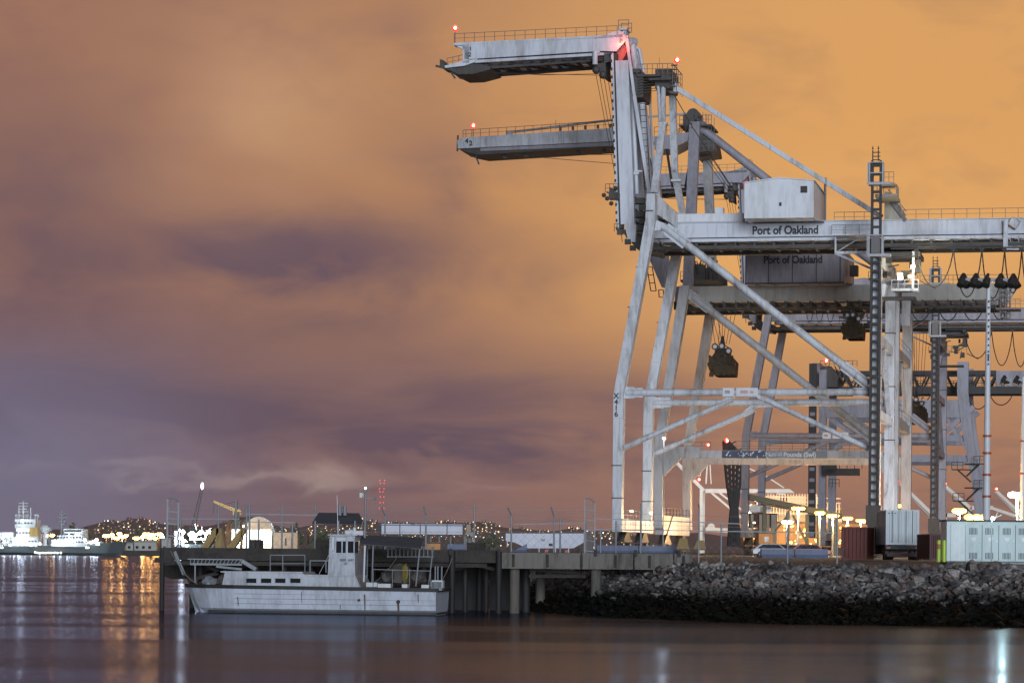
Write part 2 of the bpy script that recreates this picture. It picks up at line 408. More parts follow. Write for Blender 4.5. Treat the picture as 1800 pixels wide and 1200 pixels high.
# ------------------------------------------------------------------ gantry cranes, each in its own axes (u landward, v along the quay, w up)
X_, Y_, Z_ = Vector((1, 0, 0)), Vector((0, 1, 0)), Vector((0, 0, 1))
def warning_light(parent, p, post=1.2, r=0.26, power=60):
    mb = MB(); mb.bar(p - Z_ * post, p, 0.08); mb.tube(p - Z_ * 0.1, p + Z_ * 0.05, 0.14); s = mb.build('lamp_post', M['rail'], parent)
    g = MB().sphere(p + Z_ * 0.25, r * 1.5, 8, 6).build('warning_light', M['redlens'], parent)
    MB().sphere(p + Z_ * 0.25 + Vector((0.1, -r * 1.45, 0)), r * 0.75, 8, 6).build('bulb', M['red'], g)
    point('warning_light_glow', p + Z_ * 0.9, power, (1, 0.12, 0.08), 0.3, parent)
def bogies(parent, u, v0, v1, w0=0.0, w1=2.6, mat='grime'):
    # wheel trucks below a corner of the gantry: balance beams, sub-beams and wheels
    L = v1 - v0
    for k in (0.22, 0.78):
        vc = v0 + L * k; mb = MB()
        mb.slab([(u - 0.45, vc - 3.2, w1 - 1.2), (u - 0.45, vc + 3.2, w1 - 1.2), (u - 0.45, vc + 0.9, w1), (u - 0.45, vc - 0.9, w1)], (0.9, 0, 0))
        for a in (-2.3, 2.3): mb.slab([(u - 0.38, vc + a - 1.7, 0.75), (u - 0.38, vc + a + 1.7, 0.75), (u - 0.38, vc + a + 0.4, w1 - 1.3), (u - 0.38, vc + a - 0.4, w1 - 1.3)], (0.76, 0, 0))
        for a in (-3.4, -1.2, 1.2, 3.4):
            mb.tube((u - 0.3, vc + a, 0.45), (u + 0.3, vc + a, 0.45), 0.45, n=14); mb.box((u + 0.75, vc + a, 0.8), (0.5, 0.5, 0.5))
        mb.build('wheel_truck', M[mat], parent)
def elevator_mast(parent, u, v, w0, w1, w=0.95, d=0.9, step=1.0):
    mb = MB()
    for a in (-1, 1):
        for b in (-1, 1): mb.bar((u + a * w / 2, v + b * d / 2, w0), (u + a * w / 2, v + b * d / 2, w1), 0.24)
    k = w0
    while k < w1:
        mb.box((u, v - d / 2, k), (w, 0.2, 0.26)); mb.box((u, v + d / 2, k), (w, 0.1, 0.12)); k += step
    mb.build('lift_mast', M['dark'], parent)
def beam_tube(a, b, r, n=12): return MB().tube(a, b, r, n=n)
def festoon(parent, xs, v, wt, sag, r=0.07, name='festoon_cable'):
    mb = MB()
    for (a, b), s in zip(zip(xs, xs[1:]), sag):
        pts = []
        for i in range(13):
            t = i / 12; k = 1 - (2 * t - 1) ** 2
            pts.append((a + (b - a) * t, v + 0.15 * math.sin(t * 9), wt - s * k ** 0.8))
        mb.path(pts, r, 4); mb.box((a, v, wt + 0.15), (0.5, 0.3, 0.4))
    mb.build(name, M['dark'], parent)
def rope(mb, pts, r=0.05): mb.path(pts, r, 4)

GV0, GV1 = 7.6, 15.0     # the two main girders of a crane lie between its frames
def crane_a(fr, far, name, label, mats, near_style=True):
    """A high crane with its boom folded: inner boom upright, outer boom level over the water."""
    L = fr; c = thing(name, label, 'crane', fr.o, -TH, 'cranes with folded booms')
    P, G, H = M[mats[0]], M[mats[1]], M[mats[2]]
    # legs
    lt = L(1146, 342); kn = L(1089, 692); mid = L(1145, 388)
    for v in (0, far):
        MB().col([(L(1086, 925).x, v, L(1086, 925).z), (kn.x, v, kn.z), (mid.x, v, mid.z), (lt.x, v, lt.z)], [1.05, 1.15, 1.15, 0.95], 1.7).build('water_side_leg', P, c)
    ls = L(1539.5, 690).x; gb = L(1560, 437).z
    for v in (0, far): MB().col([(ls, v, L(1539, 905).z), (ls, v, gb)], 1.15, 1.7).build('land_side_leg', P, c)
    # flanges round the legs
    for v in (0, far):
        for px, py, hh in [(1113, 540, .05), (1101, 615, .05), (1127, 470, .05), (1088, 735, .05)]: MB().box((L(px, py).x, v, L(px, py).z), (1.18, 1.73, hh)).build('weld_seam', M['crane2'], c)
        for px, py in ((1086, 818), (1086, 875), (1141, 372)): MB().box((L(px, py).x, v, L(px, py).z), (1.25, 1.85, 0.12)).build('leg_flange', M['grime'], c)
        for py in (560, 660, 760): MB().box((ls, v, L(1539, py).z), (1.25, 1.8, 0.12)).build('leg_flange', M['grime'], c)
    # sill beams along the quay, bogies
    for u, px in ((L(1086, 925).x, 1086), (ls, 1539)):
        a = L(1088, 934).z; b_ = L(1088, 911).z; mb = MB(); mb.box2((u - 0.55, -0.7, a), (u + 0.6, far + 0.7, b_))
        for k in range(6): mb.box((u + 0.62, 2 + k * (far - 4) / 5, (a + b_) / 2), (0.06, 0.18, b_ - a - 0.1))
        mb.build('sill_beam', P, c); bogies(c, u, -0.5, far + 0.5, 0, a)
        mb = MB(); mb.rail((u - 0.5, 0, b_), (u - 0.5, far, b_), 1.1, 10); mb.build('handrail', M['rail'], c)
    # level tie tubes and the inverted-V bracing
    for v in (0, far):
        a = L(1100, 690); b_ = L(1528, 690); off = Vector((0, v, 0)); tz_ = a.z
        a = Vector((a.x, v, tz_)); b_ = Vector((b_.x, v, tz_))
        mb = beam_tube(a, b_, 0.42)
        mb.box((a.x + 0.35, v, tz_), (1.3, 0.5, 1.35)); mb.box((a.x + 1.2, v, tz_), (1.6, 0.3, 1.1)); mb.box((b_.x - 0.8, v, tz_), (2.0, 0.3, 1.0)); mb.build('tie_beam', P, c)
        p0 = L(1098, 786) + off; p1 = L(1288, 702) + off; p2 = L(1345, 702) + off; p3 = L(1527, 788) + off
        mb = MB(); mb.tube(p0, p1, 0.33, n=10); mb.tube(p2, p3, 0.33, n=10)
        mb.slab([Vector((L(1270, 0).x, v - 0.25, L(1280, 709).z)), Vector((L(1285, 0).x, v - 0.25, tz_ - 0.3)), Vector((L(1345, 0).x, v - 0.25, tz_ - 0.3)), Vector((L(1362, 0).x, v - 0.25, L(1345, 710).z)), Vector((L(1335, 0).x, v - 0.25, L(1315, 698).z)), Vector((L(1300, 0).x, v - 0.25, L(1315, 698).z))], (0, 0.5, 0))
        mb.slab([L(1090, 776) + off, L(1103, 786) + off, L(1090, 800) + off], (0, 0.5, 0)); mb.build('bracing', P, c)
    # sign plates on the near tie
    for x0, x1, seed in ((1270, 1290, 3), (1294, 1332, 5)):
        a = L(x0, 696.5, -0.62); b_ = L(x1, 685, -0.62); pl = MB().box2((a.x, -0.62, tz_ - 0.48), (b_.x, -0.5, tz_ + 0.5)).build('sign_plate', M['white'], c)
        mb = MB(); k = (b_.x - a.x) * 0.2; marks(mb, (a.x + k, -0.64, tz_), (b_.x - k, -0.64, tz_), 0.38, 4 if seed == 3 else 7, seed); mb.build('worn_lettering', M['redtone'] if seed == 5 else M['text'], pl)
    # long raking brace on the near side
    a = L(1166, 398); b_ = L(1526, 676); mb = beam_tube(a, b_, 0.45); d = (b_ - a).normalized()
    mb.bar(a + d * 0.3, a + d * 3.4, 0.35, 1.35); mb.bar(b_ - d * 3.6, b_, 0.35, 1.2); m_ = a.lerp(b_, 0.5); mb.tube(m_ - d * 0.3, m_ + d * 0.3, 0.52, n=12)
    mb.slab([L(1147, 385), L(1170, 393), L(1164, 404), L(1146, 406)], (0, 0.4, 0)); mb.build('raking_brace', P, c)
    # cross beams between the two frames
    for (u, w, h) in ((lt.x, (lt.z + L(1146, 374).z) / 2, 2.0), (ls, gb - 0.9, 1.8)):
        MB().box2((u - 0.45, 0.9, w - h / 2), (u + 0.45, far - 0.9, w + h / 2)).build('cross_beam', P, c)
    mb = MB()
    for w in (L(1539, 617, far).z, L(1539, 742, far).z): mb.box2((ls - 0.4, 0.9, w - 0.5), (ls + 0.4, far - 0.9, w + 0.5))
    mb.bar((ls, 1, L(1539, 742, far).z + .5), (ls, far / 2, L(1539, 617, far).z - .5), 0.5); mb.bar((ls, far - 1, L(1539, 742, far).z + .5), (ls, far / 2, L(1539, 617, far).z - .5), 0.5)
    mb.build('portal_bracing', P, c)
    # main girders
    t = L(1590, 388, GV0).z; bt = L(1590, 414, GV0).z; fl = L(1590, 422, GV0).z; u0 = L(1150, 400, GV0).x; u1 = L(1835, 400, GV0).x
    for v in (GV0, GV1):
        mb = MB(); mb.box2((u0, v - 0.6, bt), (u1 if v == GV0 else u1, v + 0.6, t)); mb.box2((u0, v - 0.85, t), (u1, v + 0.8, t + 0.09)); mb.box2((u0 + 1, v - 0.9, fl), (u1 - 1, v + 0.8, bt - 0.16))
        q = random.Random(5)
        x = u0 + 2.5
        while x < u1: mb.box((x, v - 0.62, (bt + t) / 2), (0.07, 0.05, t - bt)); x += 5.1
        mb.build('main_girder', G, c)
    mb = MB(); x = u0 + 0.4; wl = L(1590, 431, GV0).z
    while x < u1 - 1:
        mb.box2((x, GV0 - 0.5, wl), (x + 0.3, GV1 + 0.5, fl - 0.05)); mb.bar((x, GV0, wl + .2), (x + 2.3, GV1, wl + .2), 0.18); x += 2.3
    for v in (GV0 + 0.9, GV1 - 0.9): mb.box2((u0, v - 0.35, wl - 0.25), (u1 - 1, v + 0.35, wl + 0.3))
    mb.box2((u0, GV0 - 1.2, wl - 0.3), (u1 - 2, GV0 - 0.9, wl + 0.1)); mb.box2((u0 - 1, GV0 + 0.7, t - 0.5), (u1 - 1, GV1 - 0.7, t - 0.35))
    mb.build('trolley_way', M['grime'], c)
    st = MB(); s0 = L(1189, 378, GV0); s1 = L(1308, 396, GV0); st.box2((s0.x, GV0 - 1.0, t + 0.1), (s1.x, GV0 + 1.0, s0.z)); st.box((L(1250, 370).x, GV0, s0.z + 0.4), (1.0, 1.2, 0.7)); st.build('cable_housing', H, c)
    # hand rails along the girder
    mb = MB(); mb.rail((L(1592, 0, GV0).x, GV0 - 0.8, t + 0.1), (u1, GV0 - 0.8, t + 0.1), 1.1, 11); mb.rail((L(1458, 0).x, GV0 + 0.8, t + 0.1), (ls - 1, GV0 + 0.8, t + 0.1), 1.1, 4)
    a = L(1462, 397, 6); b_ = L(1535, 412, 6); mb.rail((a.x, 6.0, L(1462, 412, 6).z), (b_.x, 6.0, L(1462, 412, 6).z), 1.1, 3)
    mb.build('girder_handrail', M['rail'], c)
    mb = MB(); a = L(1466, 414, 5); mb.box2((a.x, 4.0, a.z - .1), (ls, GV0 - 0.9, a.z)); mb.bar((a.x + 0.2, 5, a.z), (a.x + 0.2, 5, a.z - 2.0), 0.2); mb.bar((a.x + .2, 5, a.z - 2), (ls - .5, 5, a.z - 2), 0.3)
    mb.bar((a.x + .2, 4.6, a.z - 2.1), (L(1531, 470).x, 2, L(1531, 470).z), 0.22); mb.bar((a.x + .2, 5, a.z - 2), (a.x + 3.5, 5, a.z), 0.1); mb.build('service_platform', P, c)
    # machinery house
    hv0, hv1 = 1.5, 15.5; a = L(1308, 384, hv0); b_ = L(1430, 384, hv0); h0 = a.z; hl = L(1308, 322, hv0).z; hm = L(1371, 313.5, hv0).z; hr = L(1430, 318, hv0).z; hx = L(1371, 0, hv0).x
    hs = MB().slab([(a.x, hv0, h0), (b_.x, hv0, h0), (b_.x, hv0, hr), (hx, hv0, hm), (a.x, hv0, hl)], (0, hv1 - hv0, 0)).build('machinery_house', H, c)
    mb = MB(); mb.box2((L(1410, 0, hv0).x, hv0 - 0.05, L(1410, 339, hv0).z), (L(1422, 0, hv0).x, hv0 + 0.02, L(1422, 327, hv0).z)); mb.build('window', M['dark'], hs)
    mb = MB(); mb.box2((L(1373, 0, hv0).x, hv0 - 0.12, L(1373, 362, hv0).z), (L(1377, 0, hv0).x, hv0, L(1373, 356, hv0).z)); mb.build('vent_pipe', M['dark'], hs)
    mb = MB()
    for px in (1347, 1391): mb.box2((L(px, 0, hv0).x - 0.03, hv0 - 0.04, h0), (L(px, 0, hv0).x + 0.03, hv0, hm - 0.35))
    mb.slab([(a.x - .15, hv0 - .15, hl), (hx, hv0 - .15, hm), (b_.x + .15, hv0 - .15, hr), (b_.x + .15, hv0 - .15, hr + .1), (hx, hv0 - .15, hm + .12), (a.x - .15, hv0 - .15, hl + .1)], (0, hv1 - hv0 + .3, 0))
    mb.build('roof_edge', H, hs)
    mb = MB(); k0 = L(1318, 0, GV0).x; k1 = L(1436, 0, GV0).x
    mb.slab([(a.x + .5, GV0 - 2.5, h0), (b_.x + 0.8, GV0 - 2.5, h0), (k1, GV0 - .9, t + .12), (k0, GV0 - .9, t + .12)], (0, 6.5, 0)); mb.build('house_support', M['cream'], hs)
    for k in range(3): p = L(1452 - 5 * k, 330, 9); MB().bar((p.x, 9 + 2.5 * k, h0), (p.x, 9 + 2.5 * k, p.z + 1.2 + 0.3 * k), 0.09).build('aerial', M['rail'], hs)
    tl = L(1322, 411, GV0 - .63); tr = L(1433, 411, GV0 - .63)
    text_part('Port of Oakland', 1.36, M['text'], c, (tl.x, GV0 - .64, L(1320, 412, GV0 - .6).z), X_, Z_, squeeze=0.88)
    # near leg number
    for i, ch in enumerate('X416'): text_part(ch, 0.85, M['text'], c, (L(1086, 700 + i * 11).x - 0.05, -0.875, L(1086, 700.5 + i * 10.6).z), X_, Z_, 'leg_number', 'CENTER')
    # lift mast in front of the land-side leg
    elevator_mast(c, ls, -1.6, L(1539, 893, -1.6).z, L(1539, 283, -1.6).z)
    mb = MB(); mb.box((ls, -1.7, L(1539, 905).z), (1.7, 1.3, 2.2)); mb.box((ls, -1.7, L(1539, 936).z), (1.3, 1.2, 2.4)); mb.build('lift_base', M['grime'], c)
    mb = MB(); 
    for dxx in (-0.33, 0.33):
        a = L(1539 + dxx * 15, 283, -1.6); mb.bar((a.x, -1.6, a.z), (a.x, -1.6, L(1540, 264, -1.6).z), 0.13); mb.tube((a.x, -1.6, L(1540, 266).z), (a.x, -1.6, L(1540, 260).z), 0.1, 0.02)
    for py in (268, 275, 281): a = L(1540, py, -1.6); mb.bar((ls - .4, -1.6, a.z), (ls + .4, -1.6, a.z), 0.1)
    mb.build('mast_head', M['dark'], c)
    for y0, y1 in ((290, 327), (417, 452)):
        a = L(1539, y0).z; b_ = L(1539, y1).z; mb = MB()
        for xx in (-0.75, 0.75):
            for yy in (-2.3, -0.9): mb.bar((ls + xx, yy, b_), (ls + xx, yy, a), 0.16)
        for z_ in (a, (a + b_) / 2 if y0 < 400 else a - .3): mb.box((ls, -1.6, z_), (1.6, 1.5, 0.12))
        mb.box((ls + 0.4, -1.6, b_), (2.6, 1.7, 0.3)); mb.box((ls - .95, -1.6, (a + b_) / 2), (0.12, 1.3, a - b_)); mb.build('lift_landing', M['crane2'], c)
        if y0 > 400: MB().box2((ls - .5, -2.45, b_ + .2), (ls + .5, -2.35, a - .1)).build('mesh_gate', M['rail'], c)
    mb = MB(); a = L(1552, 300, -1); mb.rail((ls + .8, -1.0, L(1545, 323).z), (ls + 1.9, -1.0, L(1545, 323).z), 1.2, 2)
    a = L(1557, 341, 2); mb.rail((a.x - 1, 2, a.z), (a.x + 1.2, 2, a.z), 1.1, 3); mb.rail((a.x + 1.2, 2, a.z), (a.x + 1.2, 6, a.z), 1.1, 3)
    p = L(1562, 350, 7); q_ = L(1593, 388, 7); n_ = 9
    for vv in (6.6, 7.4): mb.bar((p.x, vv, p.z), (q_.x, vv, q_.z), 0.2, 0.35); mb.bar((p.x, vv, p.z + 1.1), (q_.x, vv, q_.z + 1.1), 0.07); mb.bar((p.x, vv, p.z + .6), (q_.x, vv, q_.z + .6), 0.05)
    for i in range(n_): s_ = p.lerp(q_, i / n_); mb.box((s_.x, 7, s_.z), (0.35, 0.8, 0.05)); mb.bar((s_.x, 6.6, s_.z), (s_.x, 6.6, s_.z + 1.1), 0.05)
    mb.build('stair_handrail', M['rail'], c)
    mb = MB(); a = L(1557, 342, 2); mb.box2((a.x - 1.2, 1.5, a.z - .3), (a.x + 1.3, 7.5, a.z)); mb.box2((ls + .3, -0.8, L(1545, 326).z), (ls + 2, 2.5, L(1545, 323).z))
    mb.build('stay_platform', M['cream'], c)
    for y_ in (6.8, 13.8): mb = MB(); mb.slab([(ls + .3, y_, t), (ls + 2.2, y_, t), (ls + 2.2, y_, t + 1.6), (ls + .9, y_, t + 3.2), (ls + .3, y_, t + 3.4)], (0, 1.1, 0)); mb.build('stay_anchor', M['cream'], c)
    # A-frame
    va = (GV0 + GV1) / 2; ap = L(1174, 152, va); mb = MB()
    jn = L(1166, 218, 6.5)
    MB().tube((ap.x - .2, va - 2.4, ap.z), (jn.x, 6.2, jn.z), 0.3, 0.35, n=10).tube((ap.x - .8, va - 2.6, ap.z), (jn.x - .35, 6.2, jn.z + .2), 0.2, n=8).col([(jn.x, 6.2, jn.z), (lt.x + .25, 0.4, L(1148, 338).z)], 0.8, 0.9).box((jn.x, 6.2, jn.z), (1.05, 1.0, 0.25)).build('a_frame_post', P, c)
    MB().col([(lt.x + .5, far - .4, lt.z), (L(1187, 300, 18).x, 17.5, L(1187, 300, 17.5).z), (ap.x + .2, va + 2.4, ap.z)], 0.8, 0.9).box((L(1189, 318, 18.5).x, 18.4, L(1189, 318, 18.5).z), (1.2, 1.1, 0.25)).build('a_frame_post', P, c)
    mb = MB(); mb.box2((L(1152, 0, va).x, va - 4.2, ap.z + .1), (L(1190, 0, va).x, va + 4.2, ap.z + .35)); mb.box2((ap.x - 1.1, va - 3, ap.z - .7), (ap.x + .8, va + 3, ap.z + 1.6))
    for yy in (-2.5, -.8, .8, 2.5): mb.tube((ap.x - .5, va + yy - .2, ap.z + .3), (ap.x - .5, va + yy + .2, ap.z + .3), 0.75, n=16)
    mb.box2((L(1130, 0, va).x, va - 3.6, L(1160, 143, va).z), (L(1170, 0, va).x, va + 3.6, L(1160, 139, va).z)); mb.build('apex_sheaves', M['grime'], c)
    mb = MB(); wp = L(1160, 139, va).z
    for vv in (va - 4, va + 4): mb.rail((L(1130, 0, va).x, vv, wp), (L(1192, 0, va).x, vv, wp), 1.15, 7, 0.035)
    mb.rail((L(1192, 0, va).x, va - 4, wp - 1.6), (L(1192, 0, va).x, va + 4, wp - 1.6), 2.7, 5, .035)
    for z_ in range(6): mb.box((L(1193, 0, va).x, va - 3.5, wp - 1.5 + z_ * .5), (0.7, 0.7, 0.05))
    mb.build('apex_handrail', M['rail'], c)
    warning_light(c, L(1190, 110, va), 2.0); MB().bar(L(1159, 139, va), L(1159, 101, va), 0.05).build('aerial', M['redtone'], c)
    mb = MB(); mb.bar((L(1184, 152, va).x, va, L(1184, 152, va).z), (ls - .3, va, L(1532, 382, va).z), 0.62, 0.55); mb.box((L(1184, 155, va).x, va, L(1184, 155, va).z), (1.0, 1.6, 1.1)); mb.build('back_stay', P, c)
    # inner boom, folded upright
    bt0 = L(1106, 405, GV0); bt1 = L(1091, 92, GV0); 
    for v in (GV0, GV1):
        mb = MB(); a = Vector((L(1104.5, 395, GV0).x, v, L(1106, 395, GV0).z)); b_ = Vector((L(1097, 108, GV0).x - 0.2, v, L(1090, 108, GV0).z)); mb.col([a, b_], [1.65, 1.55], 1.1)
        e = L(1112, 410, GV0); mb.col([(a.x + .3, v, a.z), (e.x, v, L(1112, 426, GV0).z)], [1.4, 0.8], 1.0)
        f0 = Vector((a.x - 1.15, v, a.z - .5)); f1 = Vector((b_.x - 1.15, v, b_.z + 0.9)); mb.col([f0, f1], 0.28, 1.3); mb.build('inner_boom', G, c)
        k = MB(); n_ = 22
        for i in range(n_ + 1): p = f0.lerp(f1, i / n_); k.box((p.x - .12, v, p.z), (0.22, 1.4, 0.35))
        k.col([(f0.x + .35, v, f0.z), (f1.x + .35, v, f1.z)], 0.45, 0.9); k.build('rail_clamps', M['dark'], c)
    mb = MB(); n_ = 13
    for i in range(n_):
        p = Vector((a.x, 0, a.z)).lerp(Vector((b_.x, 0, b_.z)), (i + .5) / n_); q2 = Vector((a.x, 0, a.z)).lerp(Vector((b_.x, 0, b_.z)), (i + 1.4) / n_)
        mb.bar((p.x, GV0 + .5, p.z), (p.x, GV1 - .5, p.z), 0.45, 0.45); mb.bar((p.x, GV0 + .5, p.z), (q2.x, GV1 - .5, q2.z), 0.22)
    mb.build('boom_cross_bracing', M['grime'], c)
    mb = MB(); mb.slab([L(1090, 404, GV0), L(1120, 438, GV0), L(1152, 443, GV0), L(1160, 428, GV0), L(1122, 418, GV0), L(1112, 402, GV0)], (0, GV1 - GV0, 0))
    for py in (408, 425, 436): p = L(1090 + (py - 408) * .8, py, GV0 - .6); mb.box(p, (0.7, .5, .6))
    for vv in (GV0 - .7, GV1 + .7): mb.rail((L(1085, 0, GV0).x, vv, L(1085, 408, GV0).z), (L(1095, 0, GV0).x, vv, L(1085, 408, GV0).z), 0.9, 2)
    mb.build('boom_hinge', M['grime'], c)
    mb = MB(); p = L(1080, 345, GV0 - 1); mb.box(p, (1.2, 1.2, .8)); mb.rail(p + Vector((-1, -.6, .4)), p + Vector((.5, -.6, .4)), 1.0, 3)
    for dxx, dzz in ((-.8, -.3), (-.3, -.9), (.2, .9), (-1.2, .1)): mb.sphere(p + Vector((dxx, -.4, dzz)), .28, 6, 4)
    mb.build('limit_switch_platform', M['grime'], c)
    # outer boom, level over the water
    vz = lambda px, py: L(px, py, GV0)
    for v in (GV0, GV1):
        o_ = Vector((0, v - GV0 - .5, 0)); mb = MB()
        mb.slab([vz(818, 80) + o_, vz(1080, 66) + o_, vz(1098, 62) + o_, vz(1104, 70) + o_, vz(1084, 92) + o_, vz(1060, 91) + o_, vz(818, 106) + o_], (0, 1.0, 0))
        mb.slab([vz(799, 77) + o_, vz(1096, 62) + o_, vz(1096, 66) + o_, vz(799, 81.5) + o_], (0, 1.35, 0)); mb.slab([vz(836, 107) + o_, vz(1062, 94) + o_, vz(1062, 98.5) + o_, vz(836, 112) + o_], (0, 1.3, 0))
        mb.slab([vz(815, 81) + o_, vz(826, 81) + o_, vz(826, 112) + o_, vz(815, 112) + o_], (0, 1.1, 0))
        mb.slab([vz(783, 117) + o_, vz(818, 108) + o_, vz(840, 105) + o_, vz(840, 109) + o_, vz(818, 117) + o_, vz(784, 121) + o_], (0, 1.1, 0))
        mb.slab([vz(803, 82) + o_, vz(818, 82) + o_, vz(818, 90) + o_], (0, 1.0, 0))
        mb.slab([vz(1045, 68) + o_, vz(1090, 55) + o_, vz(1098, 58) + o_, vz(1096, 66) + o_, vz(1045, 70) + o_], (0, 0.9, 0)); mb.build('outer_boom', G, c)
    mb = MB(); n_ = 12
    for i in range(n_):
        p = vz(840, 111).lerp(vz(1062, 97), i / n_); p2 = vz(840, 111).lerp(vz(1062, 97), (i + 1) / n_)
        mb.bar((p.x, GV0 + .5, p.z - .1), (p.x, GV1 - .5, p.z - .1), 0.3)
        if i % 3 == 0: p3 = vz(840, 111).lerp(vz(1062, 97), min(1, (i + 3) / n_)); mb.bar((p.x, GV0 + .5, p.z - .15), (p3.x, GV1 - .5, p3.z - .15), 0.3)
    for vv in (GV0 + .9, GV1 - .9): mb.slab([vz(840, 113) + Y_ * (vv - GV0), vz(1065, 99) + Y_ * (vv - GV0), vz(1065, 104) + Y_ * (vv - GV0), vz(842, 120) + Y_ * (vv - GV0)], (0, .3, 0))
    mb.slab([vz(1062, 96), vz(1082, 94), vz(1082, 104), vz(1062, 112)], (0, GV1 - GV0, 0))
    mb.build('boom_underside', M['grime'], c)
    mb = MB(); mb.slab([vz(785, 121), vz(838, 111), vz(862, 117), vz(862, 122), vz(832, 130), vz(806, 131)], (0, 6.5, 0))
    mb.slab([vz(773, 104), vz(779, 106), vz(784, 120), vz(773, 117)], (0, 4.5, 0)); mb.bar(vz(766, 116), vz(790, 122), .25); mb.bar(vz(793, 128), vz(800, 138), .2); mb.build('tip_machinery', M['grime'], c); mb = MB()
    p = vz(1052, 122); mb.slab([vz(1046, 112), vz(1064, 110), vz(1066, 138), vz(1058, 134), vz(1044, 118)], (0, 3.5, 0)); mb.sphere(vz(1048, 123), .5); mb.sphere(vz(1060, 132), .5)
    mb.build('boom_latch', M['grime'], c)
    MB().tube(vz(1048, 93) - Y_ * .8, vz(1048, 116) - Y_ * .8, .32, n=10).tube(vz(1052, 93) - Y_ * .8, vz(1052, 93) - Y_ * .2, .3).build('hinge_strut', G, c)
    mb = MB()
    for vv in (GV0 - .5, GV1 + .5): mb.rail(vz(800, 77) + Y_ * (vv - GV0), vz(1086, 63) + Y_ * (vv - GV0), 1.1, 16, .03)
    mb.rail(vz(785, 117) + Y_ * .2, vz(816, 110) + Y_ * .2, 1.0, 3); p = vz(1087, 50)
    a = vz(1087, 52); b_ = vz(1105, 52)
    for vv in (0, 2.2):
        for z_ in (0, .5, 1.1): mb.bar((a.x, GV0 + vv, a.z + z_), (b_.x, GV0 + vv, a.z + z_), .07)
        for x_ in (a.x, b_.x): mb.bar((x_, GV0 + vv, a.z), (x_, GV0 + vv, a.z + 1.15), .07)
    mb.build('boom_handrail', M['rail'], c)
    MB().box2((a.x + .1, GV0 - .2, a.z - .1), (b_.x - .2, GV0 + 2.4, a.z + .15)).box2((a.x + .5, GV0 + .1, a.z - .8), (b_.x - .3, GV0 + 2.2, a.z)).build('boom_tip_platform', G, c)
    text_part('1', .7, M['text'], c, vz(826, 91) - Y_ * .56, X_, Z_, 'boom_number'); text_part('2', .7, M['text'], c, vz(825, 101) - Y_ * .56, X_, Z_, 'boom_number')
    warning_light(c, vz(800, 54), 1.8)
    # hinge end plate under the fold, red lamplight put into its colour, and its lamp
    MB().slab([vz(1075, 88) + Y_ * .7, vz(1092, 72) + Y_ * .7, vz(1101, 80) + Y_ * .7, vz(1104, 84) + Y_ * .7, vz(1090, 108) + Y_ * .7, vz(1076, 102) + Y_ * .7], (0, GV1 - GV0 - 1.4, 0)).build('hinge_plate', M['redtone'], c)
    point('warning_light_glow', vz(1096, 78) - Y_ * 1.2, 260, (1, .16, .1), .3, c); MB().sphere(vz(1094, 74) - Y_ * .9, .2, 6, 4).build('warning_light', M['redlens'], c)
    # links from the apex to the fold
    for vv in (GV0 - .3, GV1 + .3): o_ = Y_ * (vv - GV0); MB().bar(vz(1102, 64) + o_, vz(1116, 170) + o_, .34, .25).bar(vz(1116, 170) + o_, vz(1142, 340) + o_, .42, .3).build('fold_link', G, c)
    mb = MB()
    mb.tube(vz(1108, 68) + Y_ * 1.5, vz(1115, 122) + Y_ * 1.5, .38, n=10); mb.tube(vz(1113, 74) + Y_ * 4.5, vz(1122, 122) + Y_ * 4.5, .22, n=8); mb.tube(vz(1105, 70) + Y_ * 1.1, vz(1112, 70) + Y_ * 1.9, .5, n=10)
    mb.tube(vz(1108, 128) + Y_ * .8, vz(1118, 340) + Y_ * .8, .25, n=8); mb.tube(vz(1121, 175) + Y_ * 3, vz(1134, 345) + Y_ * 3, .5, n=10); mb.tube(vz(1128, 150) + Y_ * 6, vz(1138, 330) + Y_ * 6, .14, n=8)
    mb.box(vz(1112, 304) + Y_ * .5, (1.4, .3, .25)); mb.box(vz(1121, 300) + Y_ * .6, (1.0, .3, .2))
    mb.build('boom_pipes', G, c)
    mb = MB(); mb.box2((vz(1104, 0).x, GV0, vz(1110, 128).z), (vz(1126, 0).x, GV1, vz(1110, 121).z)); mb.box2((vz(1112, 0).x, GV0 + .5, vz(1110, 170).z), (vz(1131, 0).x, GV1 - .5, vz(1110, 128).z))
    for k in range(6): mb.bar(vz(1122, 140 + k * 5), L(1160, 138 + k * 4, va - 2), .08)
    for k in range(5): mb.box(vz(1120 + (k % 2) * 8, 350 + 12 * k) + Y_ * 2, (1.2, 1.2, .7))
    mb.ladder(vz(1127, 180) + Y_, vz(1136, 330) + Y_, .7, (1, 0, 0), .7, .05)
    mb.build('fold_machinery', M['grime'], c)
    mb = MB()
    for k, (x0, x1) in enumerate(((1047, 1099), (1051, 1101), (1056, 1102), (1061, 1103))): mb.path([vz(x0, 128) + Y_ * k, vz(x1, 400) + Y_ * k], .035, 4)
    mb.path([vz(850, 126), vz(950, 132), vz(1060, 130)], .035, 4); mb.path([vz(850, 124) + Y_ * 2, vz(1060, 128) + Y_ * 2], .03, 4); mb.path([vz(1083, 350), vz(1094, 425)], .04, 4)
    a = L(1184, 165, va); mb.path([a, L(1215, 220, va), L(1300, 350, va)], .05, 4)
    mb.build('wire_ropes', M['rope'], c)
    # cabinets on the leg head
    mb = MB(); p = L(1170, 375, 4); mb.box(p, (.9, .9, 1.3)); p = L(1176, 370, 3.5); mb.box(p, (.5, .5, .9)); mb.build('leg_head_cabinet', H, c)
    MB().slab([(lt.x + .5, .8, lt.z + .2), (lt.x + 2.4, 4, lt.z - 1.8), (lt.x + 2.4, 4, lt.z - 3.4), (lt.x + .5, .8, lt.z - 2.2)], (0, .3, 0)).build('leg_head_gusset', P, c)
